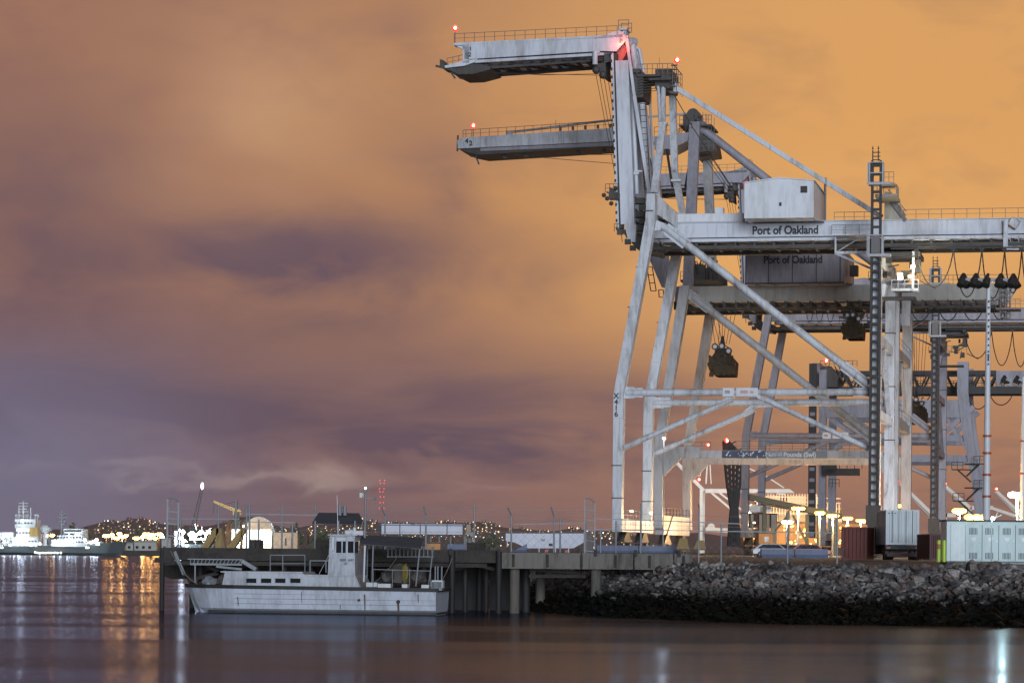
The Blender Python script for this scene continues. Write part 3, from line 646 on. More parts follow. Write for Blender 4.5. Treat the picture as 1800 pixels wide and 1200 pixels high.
    # land end of the girders
    mb = MB(); p = L(1790, 412, GV0); mb.box2((L(1768, 0, GV0).x, GV0 - 1.4, t - .2), (L(1776, 0, GV0).x, GV0 - .65, L(1770, 436, GV0).z)); mb.bar(L(1768, 436, GV0 - 1), L(1835, 436, GV0 - 1), .4); mb.tube(L(1776, 388, GV0 - 1.2), L(1790, 396, GV0 - 1.2), .55, n=12)
    mb.rail(L(1776, 436, GV0 - 1), L(1835, 436, GV0 - 1), 1.4, 4); mb.build('girder_end_platform', P, c)
    return c
def trolley(parent, L, px, py, v0, v1, lit=True, cab=True, k=1.0):
    """The trolley with operator's cab below the girders, and its working lights."""
    o = L(px, py, v0); mb = MB(); q = random.Random(int(px))
    mb.box2((o.x - 3 * k, v0, o.z + 1.2), (o.x + 3 * k, v1, o.z + 1.7))
    for i in range(26):
        a = Vector((o.x + q.uniform(-3, 3) * k, q.uniform(v0, v1), o.z + q.uniform(-2.2, 1.3)))
        if i % 3: mb.box(a, (q.uniform(.3, 1.1), q.uniform(.4, 1.2), q.uniform(.2, .8)))
        else: mb.bar(a, a + Vector((q.uniform(-2, 2), 0, q.uniform(-1.5, 1.5))), .14)
    mb.rail((o.x - 3 * k, v0, o.z - 1.6), (o.x + 3 * k, v0, o.z - 1.6), 1.0, 5); tr = mb.build('trolley', M['grime'], parent)
    if cab:
        cb = MB().slab([(o.x - 2.2, v0 - .5, o.z - 3.4), (o.x - 1.1, v0 - .5, o.z - 3.6), (o.x - .9, v0 - .5, o.z - 2.1), (o.x - 2.3, v0 - .5, o.z - 2.1)], (0, 2.2, 0)).build('operator_cab', M['house'], tr)
        MB().box2((o.x - 2.45, v0 - .3, o.z - 3.2), (o.x - 2.3, v0 + 1.5, o.z - 2.3)).box2((o.x - 2.4, v0 - .6, o.z - 3.85), (o.x + 2.5, v0 + 2, o.z - 3.6)).build('cab_window', M['dark'], tr)
    return tr
M['cream'] = paint('cream_steel', (0.36, 0.34, 0.27), (0.22, 0.19, 0.14), 0.8, 0.4, 0.6)
M['cgirder2'] = paint('girder_paint_aged', (0.42, 0.41, 0.38), (0.26, 0.25, 0.22), 0.75, 0.35, 0.55, 0.25)
FAR1 = 22.6
c1 = crane_a(O1, FAR1, 'gantry_crane', 'nearest and tallest white gantry crane, black X416 down its front leg', ('crane', 'cgirder', 'house'))
for u_, v_ in ((2.0, 3.0), (2.0, 18.0)): MB().box((u_ - .9, v_, 5.2), (.3, .3, .2)).build('base_lamp', M['warmwhite'], c1); point('base_lamp_glow', (u_, v_, 5.0), 260, (1, .8, .5), .15, c1)
tr = trolley(c1, O1, 1572, 468, GV0, GV1)
p = O1(1590, 478, GV0 - 1); mb = MB(); q = random.Random(4)
fl = MB()
for i in range(7): fl.box(p + Vector((q.uniform(-.9, 1.0), q.uniform(0, 2), q.uniform(-1.3, 1.3))), (.42, .25, .34))
fl.build('work_light', M['warmwhite'], c1)
point('work_light_beam', p + Vector((2.2, -.9, .6)), 900, (1, .93, .68), .8, c1)
mb = MB(); mb.box2((p.x - 1.5, p.y, p.z - 2.2), (p.x + 1.6, p.y + 2, p.z - 1.9)); mb.rail((p.x - 1.5, p.y, p.z - 1.9), (p.x + 1.6, p.y, p.z - 1.9), 1, 4); mb.bar((p.x + 1, p.y, p.z - 2), (p.x + 1, p.y, p.z + 2.4), .25); mb.build('light_platform', M['white'], c1)
xs = [O1(x, 440, GV0 - 1.3).x for x in (1611, 1676, 1726, 1766, 1796, 1832)]
wt = O1(1640, 441, GV0 - 1.3).z
festoon(c1, xs, GV0 - 1.3, wt, (4.2, 5.4, 5.6, 5.0, 5.6), .075)
MB().bar((xs[0] - 3, GV0 - 1.3, wt + .3), (xs[-1], GV0 - 1.3, wt + .3), .16).bar((xs[0] - 3, GV0 - 1.3, wt - .8), (xs[0], GV0 - 1.3, wt - .6), .14).build('festoon_rail', M['dark'], c1)

# ------------------------------------------------------------------ the second crane: lower, portal beam low down, boom folded to the left
class Frame2(Frame):
    def __init__(s, o): s.o = o
O2 = Frame2(O1.o + V * 31.3); FAR2 = 25.8
def crane_b():
    L = O2; c = thing('gantry_crane', 'second gantry crane, lower boom reaching left, low portal beam with torn lettering', 'crane', L.o, -TH, 'cranes with folded booms')
    P, G, H = M['crane2'], M['cgirder2'], M['crane3']; far = FAR2
    top = L(1205, 503); kn = L(1158, 790); ls = L(1571, 690).x; gb = L(1571, 530).z
    def leg_label(v): return None
    for v in (0, far):
        MB().col([(L(1159, 928).x, v, L(1160, 928).z), (kn.x, v, kn.z), (top.x, v, top.z)], [1.0, 1.1, 1.25], 1.8).build('water_side_leg', P, c)
        MB().col([(ls, v, L(1571, 905).z), (ls, v, gb)], 1.3, 1.7).build('land_side_leg', P, c)
        pz = L(1300, 798.5).z; mb = MB(); mb.box2((kn.x + .5, v - .5, pz - .5), (ls - .6, v + .5, pz + .5))
        mb.slab([(kn.x + .5, v - .45, pz - .4), (kn.x + 3.0, v - .45, pz - .4), (kn.x + .5, v - .45, pz - 3.0)], (0, .9, 0)); mb.box2((kn.x + .5, v - .55, pz + .5), (kn.x + 5.5, v + .55, pz + .95)); mb.slab([(ls - .6, v - .45, pz - .4), (ls - 3, v - .45, pz - .4), (ls - .6, v - .45, pz - 3.0)], (0, .9, 0)); mb.build('portal_beam', P, c)
    pz = L(1300, 798.5).z; a = L(1270, 800).x; b_ = L(1455, 800).x
    MB().box2((a, -.56, pz - .46), (a + 5.6, -.5, pz + .46)).build('painted_panel', M['navy'], c); MB().box2((a + 5.6, -.56, pz - .46), (b_, -.5, pz + .46)).build('painted_panel', M['tealgrey'], c)
    mb = MB(); q = random.Random(12)
    for k in range(34):
        x = a + .3 + q.random() ** .9 * 5.9
        if a + 1.4 < x < a + 2.1: continue
        z = pz + q.uniform(-.4, .35); mb.bar((x, -.58, z), (x + q.uniform(-.25, .3), -.58, z + q.uniform(-.3, .3)), q.uniform(.06, .16), .02, up=Y_)
    mb.build('torn_lettering', M['white'], c)
    text_part('Pounds (Swl)', .82, M['white'], c, (L(1385, 0).x, -.58, pz - .28), X_, Z_, squeeze=.95)
    marks(mb := MB(), (a + 5.9, -.58, pz), (L(1383, 0).x, -.58, pz), .6, 6, 9); mb.build('worn_lettering', M['crane'], c)
    mb = MB(); mb.rail((L(1175, 0).x, .4, pz + .5), (L(1255, 0).x, .4, pz + .5), 1.1, 5, .03); mb.rail((L(1258, 0).x, far + .3, pz + .5), (L(1540, 0).x, far + .3, pz + .5), 1.2, 14, .035); mb.rail((L(1300, 0).x, .4, pz + .5), (L(1540, 0).x, .4, pz + .5), 1.2, 12, .03); mb.build('portal_handrail', M['rail'], c)
    for u in (kn.x, ls):
        a_ = L(1160, 939).z; b1 = L(1160, 905).z; MB().box2((u - .5, .9, a_), (u + .55, far - .9, b1)).build('sill_beam', P, c); bogies(c, u, 0, far, 0, a_)
        mb = MB(); mb.rail((u + .5, 1, b1), (u + .5, far - 1, b1), 1, 8); mb.bar((u + .7, 3, a_), (u + .7, 8, b1), .15); mb.build('handrail', M['dark'], c)
    # raking brace
    a_ = L(1219, 522); b1 = L(1546, 778); mb = beam_tube(a_, b1, .5); d = (b1 - a_).normalized(); mb.bar(a_ - d, a_ + d * 2.6, .4, 1.2); mb.bar(b1 - d * 5, b1, .5, 1.5); mb.build('raking_brace', P, c)
    for w in (617, 741):
        z = L(1571, w).z; MB().box2((ls - .45, .9, z - .55), (ls + .45, far - .9, z + .55)).build('cross_beam', P, c)
    mb = MB(); z0 = L(1571, 741).z; z1 = L(1571, 617).z; mb.bar((ls, 1, z0), (ls, far / 2, z1), .4); mb.bar((ls, far - 1, z0), (ls, far / 2, z1), .4)
    for k in (0, 1): mb.rail((ls + .6, 1, z0 + .6 + k * (z1 - z0)), (ls + .6, far - 1, z0 + .6 + k * (z1 - z0)), 1.1, 8)
    mb.build('portal_bracing', P, c)
    MB().box2((top.x - .5, .9, top.z - 1.6), (top.x + .5, far - .9, top.z)).build('cross_beam', P, c)
    g0 = 9.0; g1 = 16.5; T = L(1400, 502, g0).z; B = L(1400, 529, g0).z; u0 = L(1192, 0, g0).x; u1 = L(1785, 0, g0).x
    for v in (g0, g1):
        mb = MB(); mb.box2((u0, v - .6, B), (u1 - 2, v + .6, T)); mb.slab([(u1 - 2, v - .6, B), (u1 - .7, v - .6, B + .5), (u1 + .3, v - .6, T), (u1 - 2, v - .6, T)], (0, 1.2, 0)); mb.box2((u0, v - .75, B - .12), (u1 - 2, v + .75, B))
        x = u0 + 3
        while x < u1 - 2: mb.box((x, v - .62, (B + T) / 2), (.07, .05, T - B)); x += 4.3
        if v == g0:
            for px in (1279, 1222): mb.tube((L(px, 0, g0).x, v - .7, (B + T) / 2), (L(px, 0, g0).x, v - .55, (B + T) / 2), .3, n=12)
        mb.build('main_girder', G, c)
    mb = MB(); x = u0; wl = B - 1.0
    while x < u1 - 1: mb.box2((x, g0 - .9, wl), (x + .25, g1 + .6, B - .14)); mb.bar((x, g0 - 1.1, wl), (x, g0 - 1.1, wl + 1.0), .12); x += 1.6
    for v in (g0 + .8, g1 - .8): mb.box2((u0, v - .3, wl - .15), (u1 - 1, v + .3, wl + .3))
    mb.box2((u0, g0 - 1.2, wl - .1), (u1 - 2, g0 - 1, wl + .05)); mb.build('trolley_way', M['grime'], c)
    mb = MB(); mb.rail((ls + .8, g0 - .6, T), (u1, g0 - .6, T), 1.1, 9); mb.build('girder_handrail', M['rail'], c)
    # machinery house with lettering
    hv = 3.0; a_ = L(1310, 497, hv); b1 = L(1484, 497, hv); z1 = L(1310, 438, hv).z; hs = MB().box2((a_.x, hv, a_.z), (b1.x, hv + 15, z1)).build('machinery_house', H, c)
    mb = MB()
    for px in (1315, 1355, 1397, 1439, 1481): x = L(px, 0, hv).x; mb.box2((x - .06, hv - .05, a_.z - .2), (x + .06, hv, z1))
    mb.box2((a_.x, hv - .2, a_.z - .25), (b1.x, hv, a_.z)); mb.build('wall_seam', M['grime'], hs)
    for px in (1325, 1355, 1405, 1435, 1482): x = L(px, 0, hv).x; MB().bar((x, hv + 1, a_.z), (x + 1, g0, T), .22).build('house_bracket', M['grime'], hs)
    text_part('Port of Oakland', 1.34, M['text'], c, (L(1346, 0, hv).x, hv - .07, L(1346, 463, hv).z), X_, Z_, squeeze=.86)
    MB().box2((b1.x + .4, hv + 3, L(1490, 480, hv).z), (b1.x + 1.4, hv + 5, L(1490, 462, hv).z)).build('wall_fan', M['dark'], hs)
    # machinery on the front platform
    mb = MB(); q = random.Random(21); p0 = L(1196, 500, 3); p1 = L(1262, 500, 3); mb.box2((p0.x, 3, T + .1), (p1.x, 17, T + .35))
    for i in range(34):
        x = q.uniform(p0.x + .4, p1.x - .4); y = q.uniform(3.5, 15); h = q.uniform(.5, 2.6); mb.box((x, y, T + .3 + h / 2), (q.uniform(.3, 1.0), q.uniform(.4, 1.3), h))
        if i % 3 == 0: mb.bar((x, y, T + .3), (x + q.uniform(-1.2, 1.2), y, T + 3.4), .12)
    mb.rail((p0.x, 3, T + .3), (p1.x, 3, T + .3), 1.1, 5); mb.build('front_machinery', M['grime'], c)
    # A-frame
    va = 12.5; ap = L(1222, 207, va)
    MB().col([(top.x + .2, .8, top.z), (L(1222, 215, 10).x, 10, L(1222, 215, 10).z)], [1.25, 1.35], 1.2).build('a_frame_post', H, c)
    MB().col([(top.x + .3, far - .8, top.z), (L(1243, 262, 16).x, 16, L(1243, 262, 16).z)], [1.2, 1.15], 1.2).build('a_frame_post', P, c)
    mb = MB(); mb.col([(ap.x - .5, 10.5, ap.z - 1.5), (ap.x - .5, 10.5, ap.z)], 1.5, 1.2)
    for yy in (-2, -.6, .6, 2): mb.tube((ap.x, va + yy - .25, ap.z + .1), (ap.x, va + yy + .25, ap.z + .1), .8, n=16)
    mb.slab([L(1228, 235, va), L(1256, 240, va), L(1261, 270, va), L(1226, 278, va)], (0, 5, 0)); mb.box2((L(1228, 0, va).x, va - 3, L(1240, 272, va).z), (L(1262, 0, va).x, va + 5, L(1240, 269, va).z)); mb.box2((L(1200, 0, va).x, va - 2, L(1210, 226, va).z), (L(1256, 0, va).x, va + 5, L(1210, 223, va).z)); mb.build('apex_sheaves', M['grime'], c)
    mb = MB(); wz = L(1210, 222, va).z
    mb.rail((L(1200, 0, va).x, va - 2, wz), (L(1256, 0, va).x, va - 2, wz), 1.1, 7, .035); mb.rail((L(1228, 0, va).x, va - 3, L(1240, 269, va).z), (L(1262, 0, va).x, va - 3, L(1240, 269, va).z), 1.1, 4, .035)
    for k in range(5): x = L(1240 + 5 * k, 0, va).x; mb.bar((x, va - 1.5, wz - .3 * k), (x, va - 1.5, wz + 1.6 - .2 * k), .06)
    mb.build('apex_handrail', M['rail'], c)
    mb = MB(); mb.tube(L(1234, 226, va), (ls, va, L(1571, 500, va).z), .55, n=12); mb.sphere(L(1232, 224, va), .9, 10, 6); mb.build('back_stay', H, c)
    # inner boom upright, outer boom level
    v0 = g0; v1 = g1; vz = lambda px, py: L(px, py, v0)
    for v in (v0, v1):
        o_ = Y_ * (v - v0); mb = MB(); mb.col([vz(1170, 505) + o_, vz(1152, 455) + o_, vz(1132, 268) + o_], [.9, 1.5, 1.3], 1.1)
        mb.build('inner_boom', H, c)
        mb = MB(); o2 = o_ - Y_ * .5; mb.slab([vz(805, 248) + o2, vz(815, 243) + o2, vz(1128, 223) + o2, vz(1140, 230) + o2, vz(1128, 247) + o2, vz(806, 262) + o2], (0, 1.0, 0)); mb.build('outer_boom', M['crane'], c)
    mb = MB(); mb.ladder(vz(1143, 470) - Y_ * .6, vz(1150, 512) - Y_ * .6, .7, X_, .9, .06); mb.ladder(vz(1163, 510) - Y_ * .6, vz(1164, 523) - Y_ * .6, .6, X_, .6, .06); mb.ladder(vz(1146, 300) + Y_ * 2, vz(1143, 350) + Y_ * 2, .7, X_, .6, .05)
    for k in range(9): p = vz(1135 + k * 2, 275 + k * 24); mb.bar(p, p + Y_ * (v1 - v0), .35)
    mb.build('boom_ladder', M['dark'], c)
    mb = MB(); mb.slab([vz(806, 262), vz(1128, 248), vz(1128, 254), vz(842, 272), vz(822, 268)], (0, 6.5, 0))
    for px in (883, 920, 1012, 1058): p = vz(px, 273 - (px - 883) * .06) + Y_ * 2; mb.bar(p + Z_ * .6, p, .15); mb.box(p, (.5, .5, .35))
    mb.bar(vz(805, 238), vz(804, 266), .2); mb.bar(vz(836, 274), vz(842, 289), .18); mb.path([vz(905, 273), vz(1010, 282), vz(1085, 288)], .035, 4); mb.path([vz(985, 272), vz(1085, 272)], .035, 4)
    mb.build('boom_underside', M['grime'], c)
    mb = MB(); mb.slab([vz(845, 261) - Y_ * .2, vz(1100, 249) - Y_ * .2, vz(1100, 256) - Y_ * .2, vz(845, 266) - Y_ * .2], (0, .25, 0)); mb.build('boom_lower_flange', M['crane3'], c)
    mb = MB(); mb.tube(vz(895, 233), vz(1085, 210), .16, n=8); mb.tube(vz(1085, 210), L(1210, 200, va), .14, n=8); mb.box(vz(895, 235), (.8, .4, .6)); mb.build('fore_stay', P, c)
    mb = MB(); mb.rail(vz(815, 243) - Y_ * .4, vz(1125, 223) - Y_ * .4, 1.0, 20, .03); mb.bar(vz(977, 228), vz(977, 211), .05)
    for k in range(5): p = vz(985 + 22 * k, 231 - 1.4 * k) + Z_ * .3; mb.box(p, (.3, .3, .5))
    mb.build('boom_handrail', M['rail'], c)
    text_part('4', .9, M['text'], c, vz(819, 253) - Y_ * .56, X_, Z_, 'boom_number'); text_part('2', .9, M['text'], c, vz(826, 257) - Y_ * .56, X_, Z_, 'boom_number')
    warning_light(c, vz(832, 225), 1.4); MB().bar(vz(819, 242), vz(819, 229), .06).build('aerial', M['redtone'], c)
    mb = MB(); mb.slab([vz(1150, 240), vz(1216, 232), vz(1216, 244), vz(1180, 262), vz(1150, 262)], (0, 6, 0)); mb.build('fold_machinery', M['crane3'], c)
    mb = MB()
    for k in range(3): mb.path([vz(1155 + 6 * k, 262) + Y_ * k, L(1222, 203, va)], .05, 4)
    for k in range(3): mb.path([vz(1240 + k * 6, 280), vz(1286 + 5 * k, 345)], .04, 4)
    mb.rail(vz(1150, 240), vz(1216, 232), 1.2, 6, .03)
    for k in range(3): mb.bar(vz(1182 + 0 * k, 330), vz(1172, 262), .3); mb.bar(vz(1205, 330), vz(1216, 262), .3)
    mb.build('wire_ropes', M['rope'], c)
    # land end
    mb = MB(); mb.box2((ls + .5, g0 - 3, T - 5.5), (ls + 1.6, g0 - 2, T - .5)); mb.build('rear_hanger', P, c)
    xs = [L(x, 548, g0 - 1.3).x for x in (1601, 1635, 1650, 1684, 1693, 1728, 1744, 1772)]; wt = wl - .2
    festoon(c, xs, g0 - 1.3, wt, (1.6, .4, 1.6, .3, 1.6, .4, 1.5), .07)
    xs = [L(x, 548, g0 - 1.3).x for x in (1417, 1429, 1434, 1447, 1453, 1466)]
    festoon(c, xs, g0 - 1.3, wt, (1.7, .2, 1.7, .2, 1.7), .05)
    mb = MB()
    for k in range(5): x = L(1768 + 6 * (k % 2), 0, 6).x; mb.ladder((x, 6 + k, T - .5), (x, 6 + k, T - 4.5), .7, X_, .6, .06)
    mb.box2((L(1755, 0, 5).x, 5, T - 3.6), (L(1798, 0, 5).x, 9, T - 3.4)); mb.rail((L(1755, 0, 5).x, 5, T - 3.4), (L(1798, 0, 5).x, 5, T - 3.4), 1.1, 5); mb.build('rear_stair', M['rail'], c)
    tr = trolley(c, L, 1500, 548, g0, g1, cab=False, k=.6); 
    return c
M['navy'] = paint('navy_panel', (0.03, 0.05, 0.10), (0.08, 0.09, 0.12), 0.6, 0.2, 0.6, 1.0)
M['tealgrey'] = paint('teal_grey_panel', (0.17, 0.20, 0.225), (0.24, 0.25, 0.26), 0.6, 0.2, 0.6, 1.0)
c2 = crane_b()
# the third crane is the same pattern as the nearest, 121 m further along the quay, in greyer paint
mem = dict(M)
c3 = copy_tree(c1, O1.o + V * 123.5, 'third gantry crane beyond the second, grey, its folded boom showing beneath the nearest crane')
swap = {M['crane'].name: M['crane3'], M['cgirder'].name: M['crane3'], M['house'].name: M['crane3']}
def recolour(o):
    for ch in [x for x in bpy.data.objects if x.parent == o]:
        if ch.type == 'MESH':
            nm = ch.material_slots[0].material.name
            if nm in swap: ch.material_slots[0].link = 'OBJECT'; ch.material_slots[0].material = swap[nm]
        recolour(ch)
recolour(c3)
for o in [x for x in bpy.data.objects if x.parent == c3 and (x.name.startswith('work_light') or x.name.startswith('warning_light') or x.name.startswith('leg_number') or x.name.startswith('light_platform'))]:
    for k in [x for x in bpy.data.objects if x.parent == o]: bpy.data.objects.remove(k)
    bpy.data.objects.remove(o)
# the fourth, a low crane with a level latticed boom
def crane_c():
    L = Frame2(O1.o + V * 247.5); c = thing('lattice_boom_crane', 'farthest dark grey crane in the row, latticed level boom, kinked leg at its right', 'crane', L.o, -TH)
    P = M['crane3']; far = 22.0; a0 = L(1431, 640).x; a1 = L(1449, 640).x; b0 = L(1693, 640)
    for v in (0, far):
        MB().col([(a1 - .2, v, L(1447, 958).z), (a1 - .2, v, L(1447, 650).z)], 1.5, 1.8).build('water_side_leg', P, c)
        MB().col([(L(1725, 905).x, v, 4.6), (L(1717, 850).x, v, L(1717, 850).z), (L(1701, 760).x, v, L(1700, 760).z), (b0.x, v, L(1694, 690).z), (b0.x, v, L(1694, 636).z)], [1.8, 1.8, 2.0, 2.2, 2.2], 1.8).build('land_side_leg', P, c)
    z0 = L(1560, 734).z; z1 = L(1560, 703).z
    for v in (0, far): MB().box2((a1, v - .7, z0), (b0.x, v + .7, z1)).build('portal_beam', P, c)
    for v in (0, far):
        z = L(1500, 770).z; mb = MB(); mb.box2((a1, v - .4, z - .6), (L(1710, 770).x, v + .4, z + .6)); zz = L(1500, 806).z; mb.box2((a1 + 8, v - .5, zz - .6), (L(1706, 806).x, v + .5, zz + .8)); mb.build('tie_beam', P, c)
        MB().bar(L(1458, 735) + Y_ * v, L(1505, 768) + Y_ * v, .9).build('bracing', P, c); MB().bar(L(1660, 760) + Y_ * v, L(1712, 715) + Y_ * v, 1.0).bar(L(1665, 735) + Y_ * v, L(1690, 780) + Y_ * v, .6).build('bracing', P, c)
    mb = MB(); mb.col([(a0, -2, L(1431, 945).z), (a0, -2, L(1431, 640).z)], 1.5, .8); mb.build('lift_mast', M['dark'], c)
    mb = MB()
    k = L(1431, 940).z
    while k < L(1431, 690).z: mb.box((a0, -2.5, k), (1.0, .2, .7)); k += 2.2
    mb.build('mast_panel', P, c)
    g = 8; gt = L(1600, 655, g).z; gl = L(1600, 686, g).z; x0 = L(1460, 0, g).x; x1 = L(1757, 0, g).x; x2 = L(1835, 0, g).x
    for v in (g, g + 7):
        mb = MB(); mb.bar((x0, v, gt), (x1, v, gt), .8); mb.bar((x0, v, gl), (x2, v, gl), 1.6, 1.5); n_ = 20
        for i in range(n_):
            xa = x0 + (x1 - x0) * i / n_; xb = x0 + (x1 - x0) * (i + 1) / n_
            mb.bar((xa, v, gl if i % 2 else gt), (xb, v, gt if i % 2 else gl), .38); mb.bar((xb, v, gl), (xb, v, gt), .2) if i % 3 == 0 else None
        mb.rail((x0, v - .8, gl + .8), (x1, v - .8, gl + .8), 1.1, 24, .05); mb.build('boom_lattice', M['dark'], c)
        MB().box2((x1, v - .5, gl), (x2, v + .5, gt + .3)).build('boom_box', P, c)
    a = L(1427, 638, 3); b_ = L(1441, 678, 3); MB().box2((a.x, 3, b_.z), (b_.x, 18, a.z)).build('machinery_house', P, c)
    a = L(1443, 645, 3); b_ = L(1472, 680, 3); mb = MB(); mb.slab([(a.x, 3, b_.z), (b_.x, 3, b_.z), (b_.x, 3, a.z - 1.5), ((a.x + b_.x) / 2, 3, a.z + .3), (a.x, 3, a.z)], (0, 12, 0)); q = random.Random(6)
    for i in range(20): x = q.uniform(a.x, b_.x + 3); mb.bar((x, 3 + i * .5, a.z - 3), (x + q.uniform(-2, 2), 3 + i * .5, a.z + q.uniform(-2, 1)), .25)
    mb.rail((a.x, 2, a.z), (b_.x + 4, 2, a.z), 1.2, 8, .05); mb.build('boom_machinery', M['grime'], c)
    warning_light(c, L(1452, 636, 3), 2.0, .35, 150)
    mb = MB()
    for py, px in ((815, 1722), (857, 1722), (880, 1685), (825, 1683)): mb = MB(); p = L(px, py, -2); mb.box(p, (2.2, 1.5, .2)); mb.rail(p + Vector((-1.1, -.7, .1)), p + Vector((1.1, -.7, .1)), 1.4, 2, .06); mb.bar(p, p + Vector((2.6 if px < 1700 else -2.6, 1.2, -2.4)), .25); mb.bar(p, p + Vector((3.0 if px < 1700 else -3.0, 1.4, 0)), .25); mb.build('access_platform', M['dark'], c)
    mb = MB(); p = L(1480, 832, -2); mb.rail(p + Vector((-2, 0, 1)), p + Vector((4, 0, 1)), 2.2, 4, .07); mb.box(p + Vector((0, 0, .3)), (7, 2, 1.4)); mb.box(p + Vector((-2.4, 0, 1.6)), (2.6, 2, 3.4)); mb.bar(p + Vector((-7, 2, 2.5)), p + Vector((-2, 0, 2.5)), .5)
    mb.rail(L(1457, 856, -2), L(1475, 856, -2), 1.6, 3, .06); mb.build('access_platform', M['dark'], c)
    bogies(c, a1, 0, far, 0, 3); bogies(c, L(1722, 900).x, 0, far, 0, 3)
    for u in (a1, L(1722, 900).x): MB().box2((u - .7, 0, 2.9), (u + .7, far, 5)).build('sill_beam', P, c)
    xs = [L(x, 690, 6).x for x in (1606, 1636, 1660, 1700, 1740, 1780)]
    festoon(c, xs, 6, gl - .9, (1.6, .8, 2.6, 3.0, 2.2), .1); return c
c4 = crane_c()

# ------------------------------------------------------------------ what hangs from the hoists
M['oldyellow'] = paint('old_yellow_spreader', (0.10, 0.06, 0.015), (0.02, 0.018, 0.015), 0.9, 0.5, 0.6, 2.0)
def spreader(L, px, py_top, py0, py1, v, label, w=3.0, ropes=True):
    """Head block with sheaves and spreader frame, seen end on, hung on its ropes."""
    t = L(px, py0, v); b_ = L(px, py1, v); h = t.z - b_.z
    origin = L.o + U * t.x + V * t.y + Z_ * b_.z
    o = thing('spreader', label, 'spreader', origin, -TH, 'hoist spreaders'); s = h / 4.8
    mb = MB(); q = random.Random(int(px))
    mb.slab([(-1.5 * s, -2, .2 * s), (1.5 * s, -2, .1 * s), (1.6 * s, -2, 1.6 * s), (.9 * s, -2, 2.4 * s), (-.8 * s, -2, 2.5 * s), (-1.6 * s, -2, 1.3 * s)], (0, 4, 0))
    for k in range(4): mb.box((-1.3 * s + .8 * s * k, -2.1, 0 + .1 * k * s), (.5 * s, .5, .5 * s)); mb.box((-1.1 * s + .7 * s * k, -2.2, 1.8 * s), (.35 * s, .3, .9 * s))
    mb.box((1.5 * s, -2.2, .9 * s), (.3 * s, .4, 1.8 * s)); mb.box((-1.5 * s, -2.2, 2.0 * s), (.25 * s, .4, .8 * s)); mb.box2((-.9 * s, -1.8, -.15 * s), (1.5 * s, 1.8, .1 * s))
    for k in range(26):
        a_ = q.uniform(0, 6.28); p_ = Vector((1.45 * s * math.cos(a_), -2.1 + q.uniform(-.2, .2), (1.3 + 1.25 * math.sin(a_)) * s)); mb.box(p_, (q.uniform(.2, .7) * s, .5, q.uniform(.2, .6) * s), Matrix.Rotation(q.uniform(-.8, .8), 3, 'Y')); mb.build('spreader_frame', M['oldyellow'], o)
    mb = MB()
    for k in range(22): a = Vector((q.uniform(-1.0, 1.2) * s, q.uniform(-2.3, -1.9), q.uniform(1.2, 3.6) * s)); mb.bar(a, a + Vector((q.uniform(-.5, .6), 0, q.uniform(-.4, .5))) * s, .14 * s)
    mb.slab([(-.35 * s, -1.9, 3.6 * s), (.35 * s, -1.9, 3.6 * s), (.1 * s, -1.9, 4.8 * s), (-.1 * s, -1.9, 4.8 * s)], (0, .6, 0)); mb.box((0, -1, 2.9 * s), (1.9 * s, 1.4, .8 * s)); mb.build('head_block', M['dark'], o)
    for x, z in ((-.85, 3.45), (0, 3.5), (.85, 2.9)):
        sh = MB().tube((x * s, -2.45, z * s), (x * s, -2.2, z * s), .42 * s, n=14).build('sheave', M['grime'], o); MB().tube((x * s, -2.5, z * s), (x * s, -2.44, z * s), .25 * s, n=12).tube((x * s, -2.55, z * s), (x * s, -2.49, z * s), .07 * s, n=8).build('sheave_hub', M['white'], sh)
    if ropes:
        T_ = L(px, py_top, v).z - b_.z; mb = MB()
        for x0, x1 in ((-1.0, -.85), (-.15, -.45), (-.5, 0), (0, 0), (.35, .15), (.75, .5), (1.1, .85), (-.9, -.3)): mb.path([(x1 * s * 1.0, -2 + .1 * x0, 3.8 * s), (x0 * s * 1.5, -2 + .1 * x0, T_)], .035, 4)
        mb.build('hoist_ropes', M['rope'], o)
    return o
spreader(O2, 1273, 550, 592, 660, 11.5, 'dark yellow spreader hanging on long ropes between the front legs of the near cranes')
spreader(O2, 1502, 530, 541, 596, 9, 'yellowish spreader with white sheave plate, hauled up tight beside the lift mast', ropes=False)
spreader(Frame2(O1.o + V * 123.5), 1612, 560, 688, 744, 10, 'black spreader low between the rear legs, seen past the right side of the second crane')
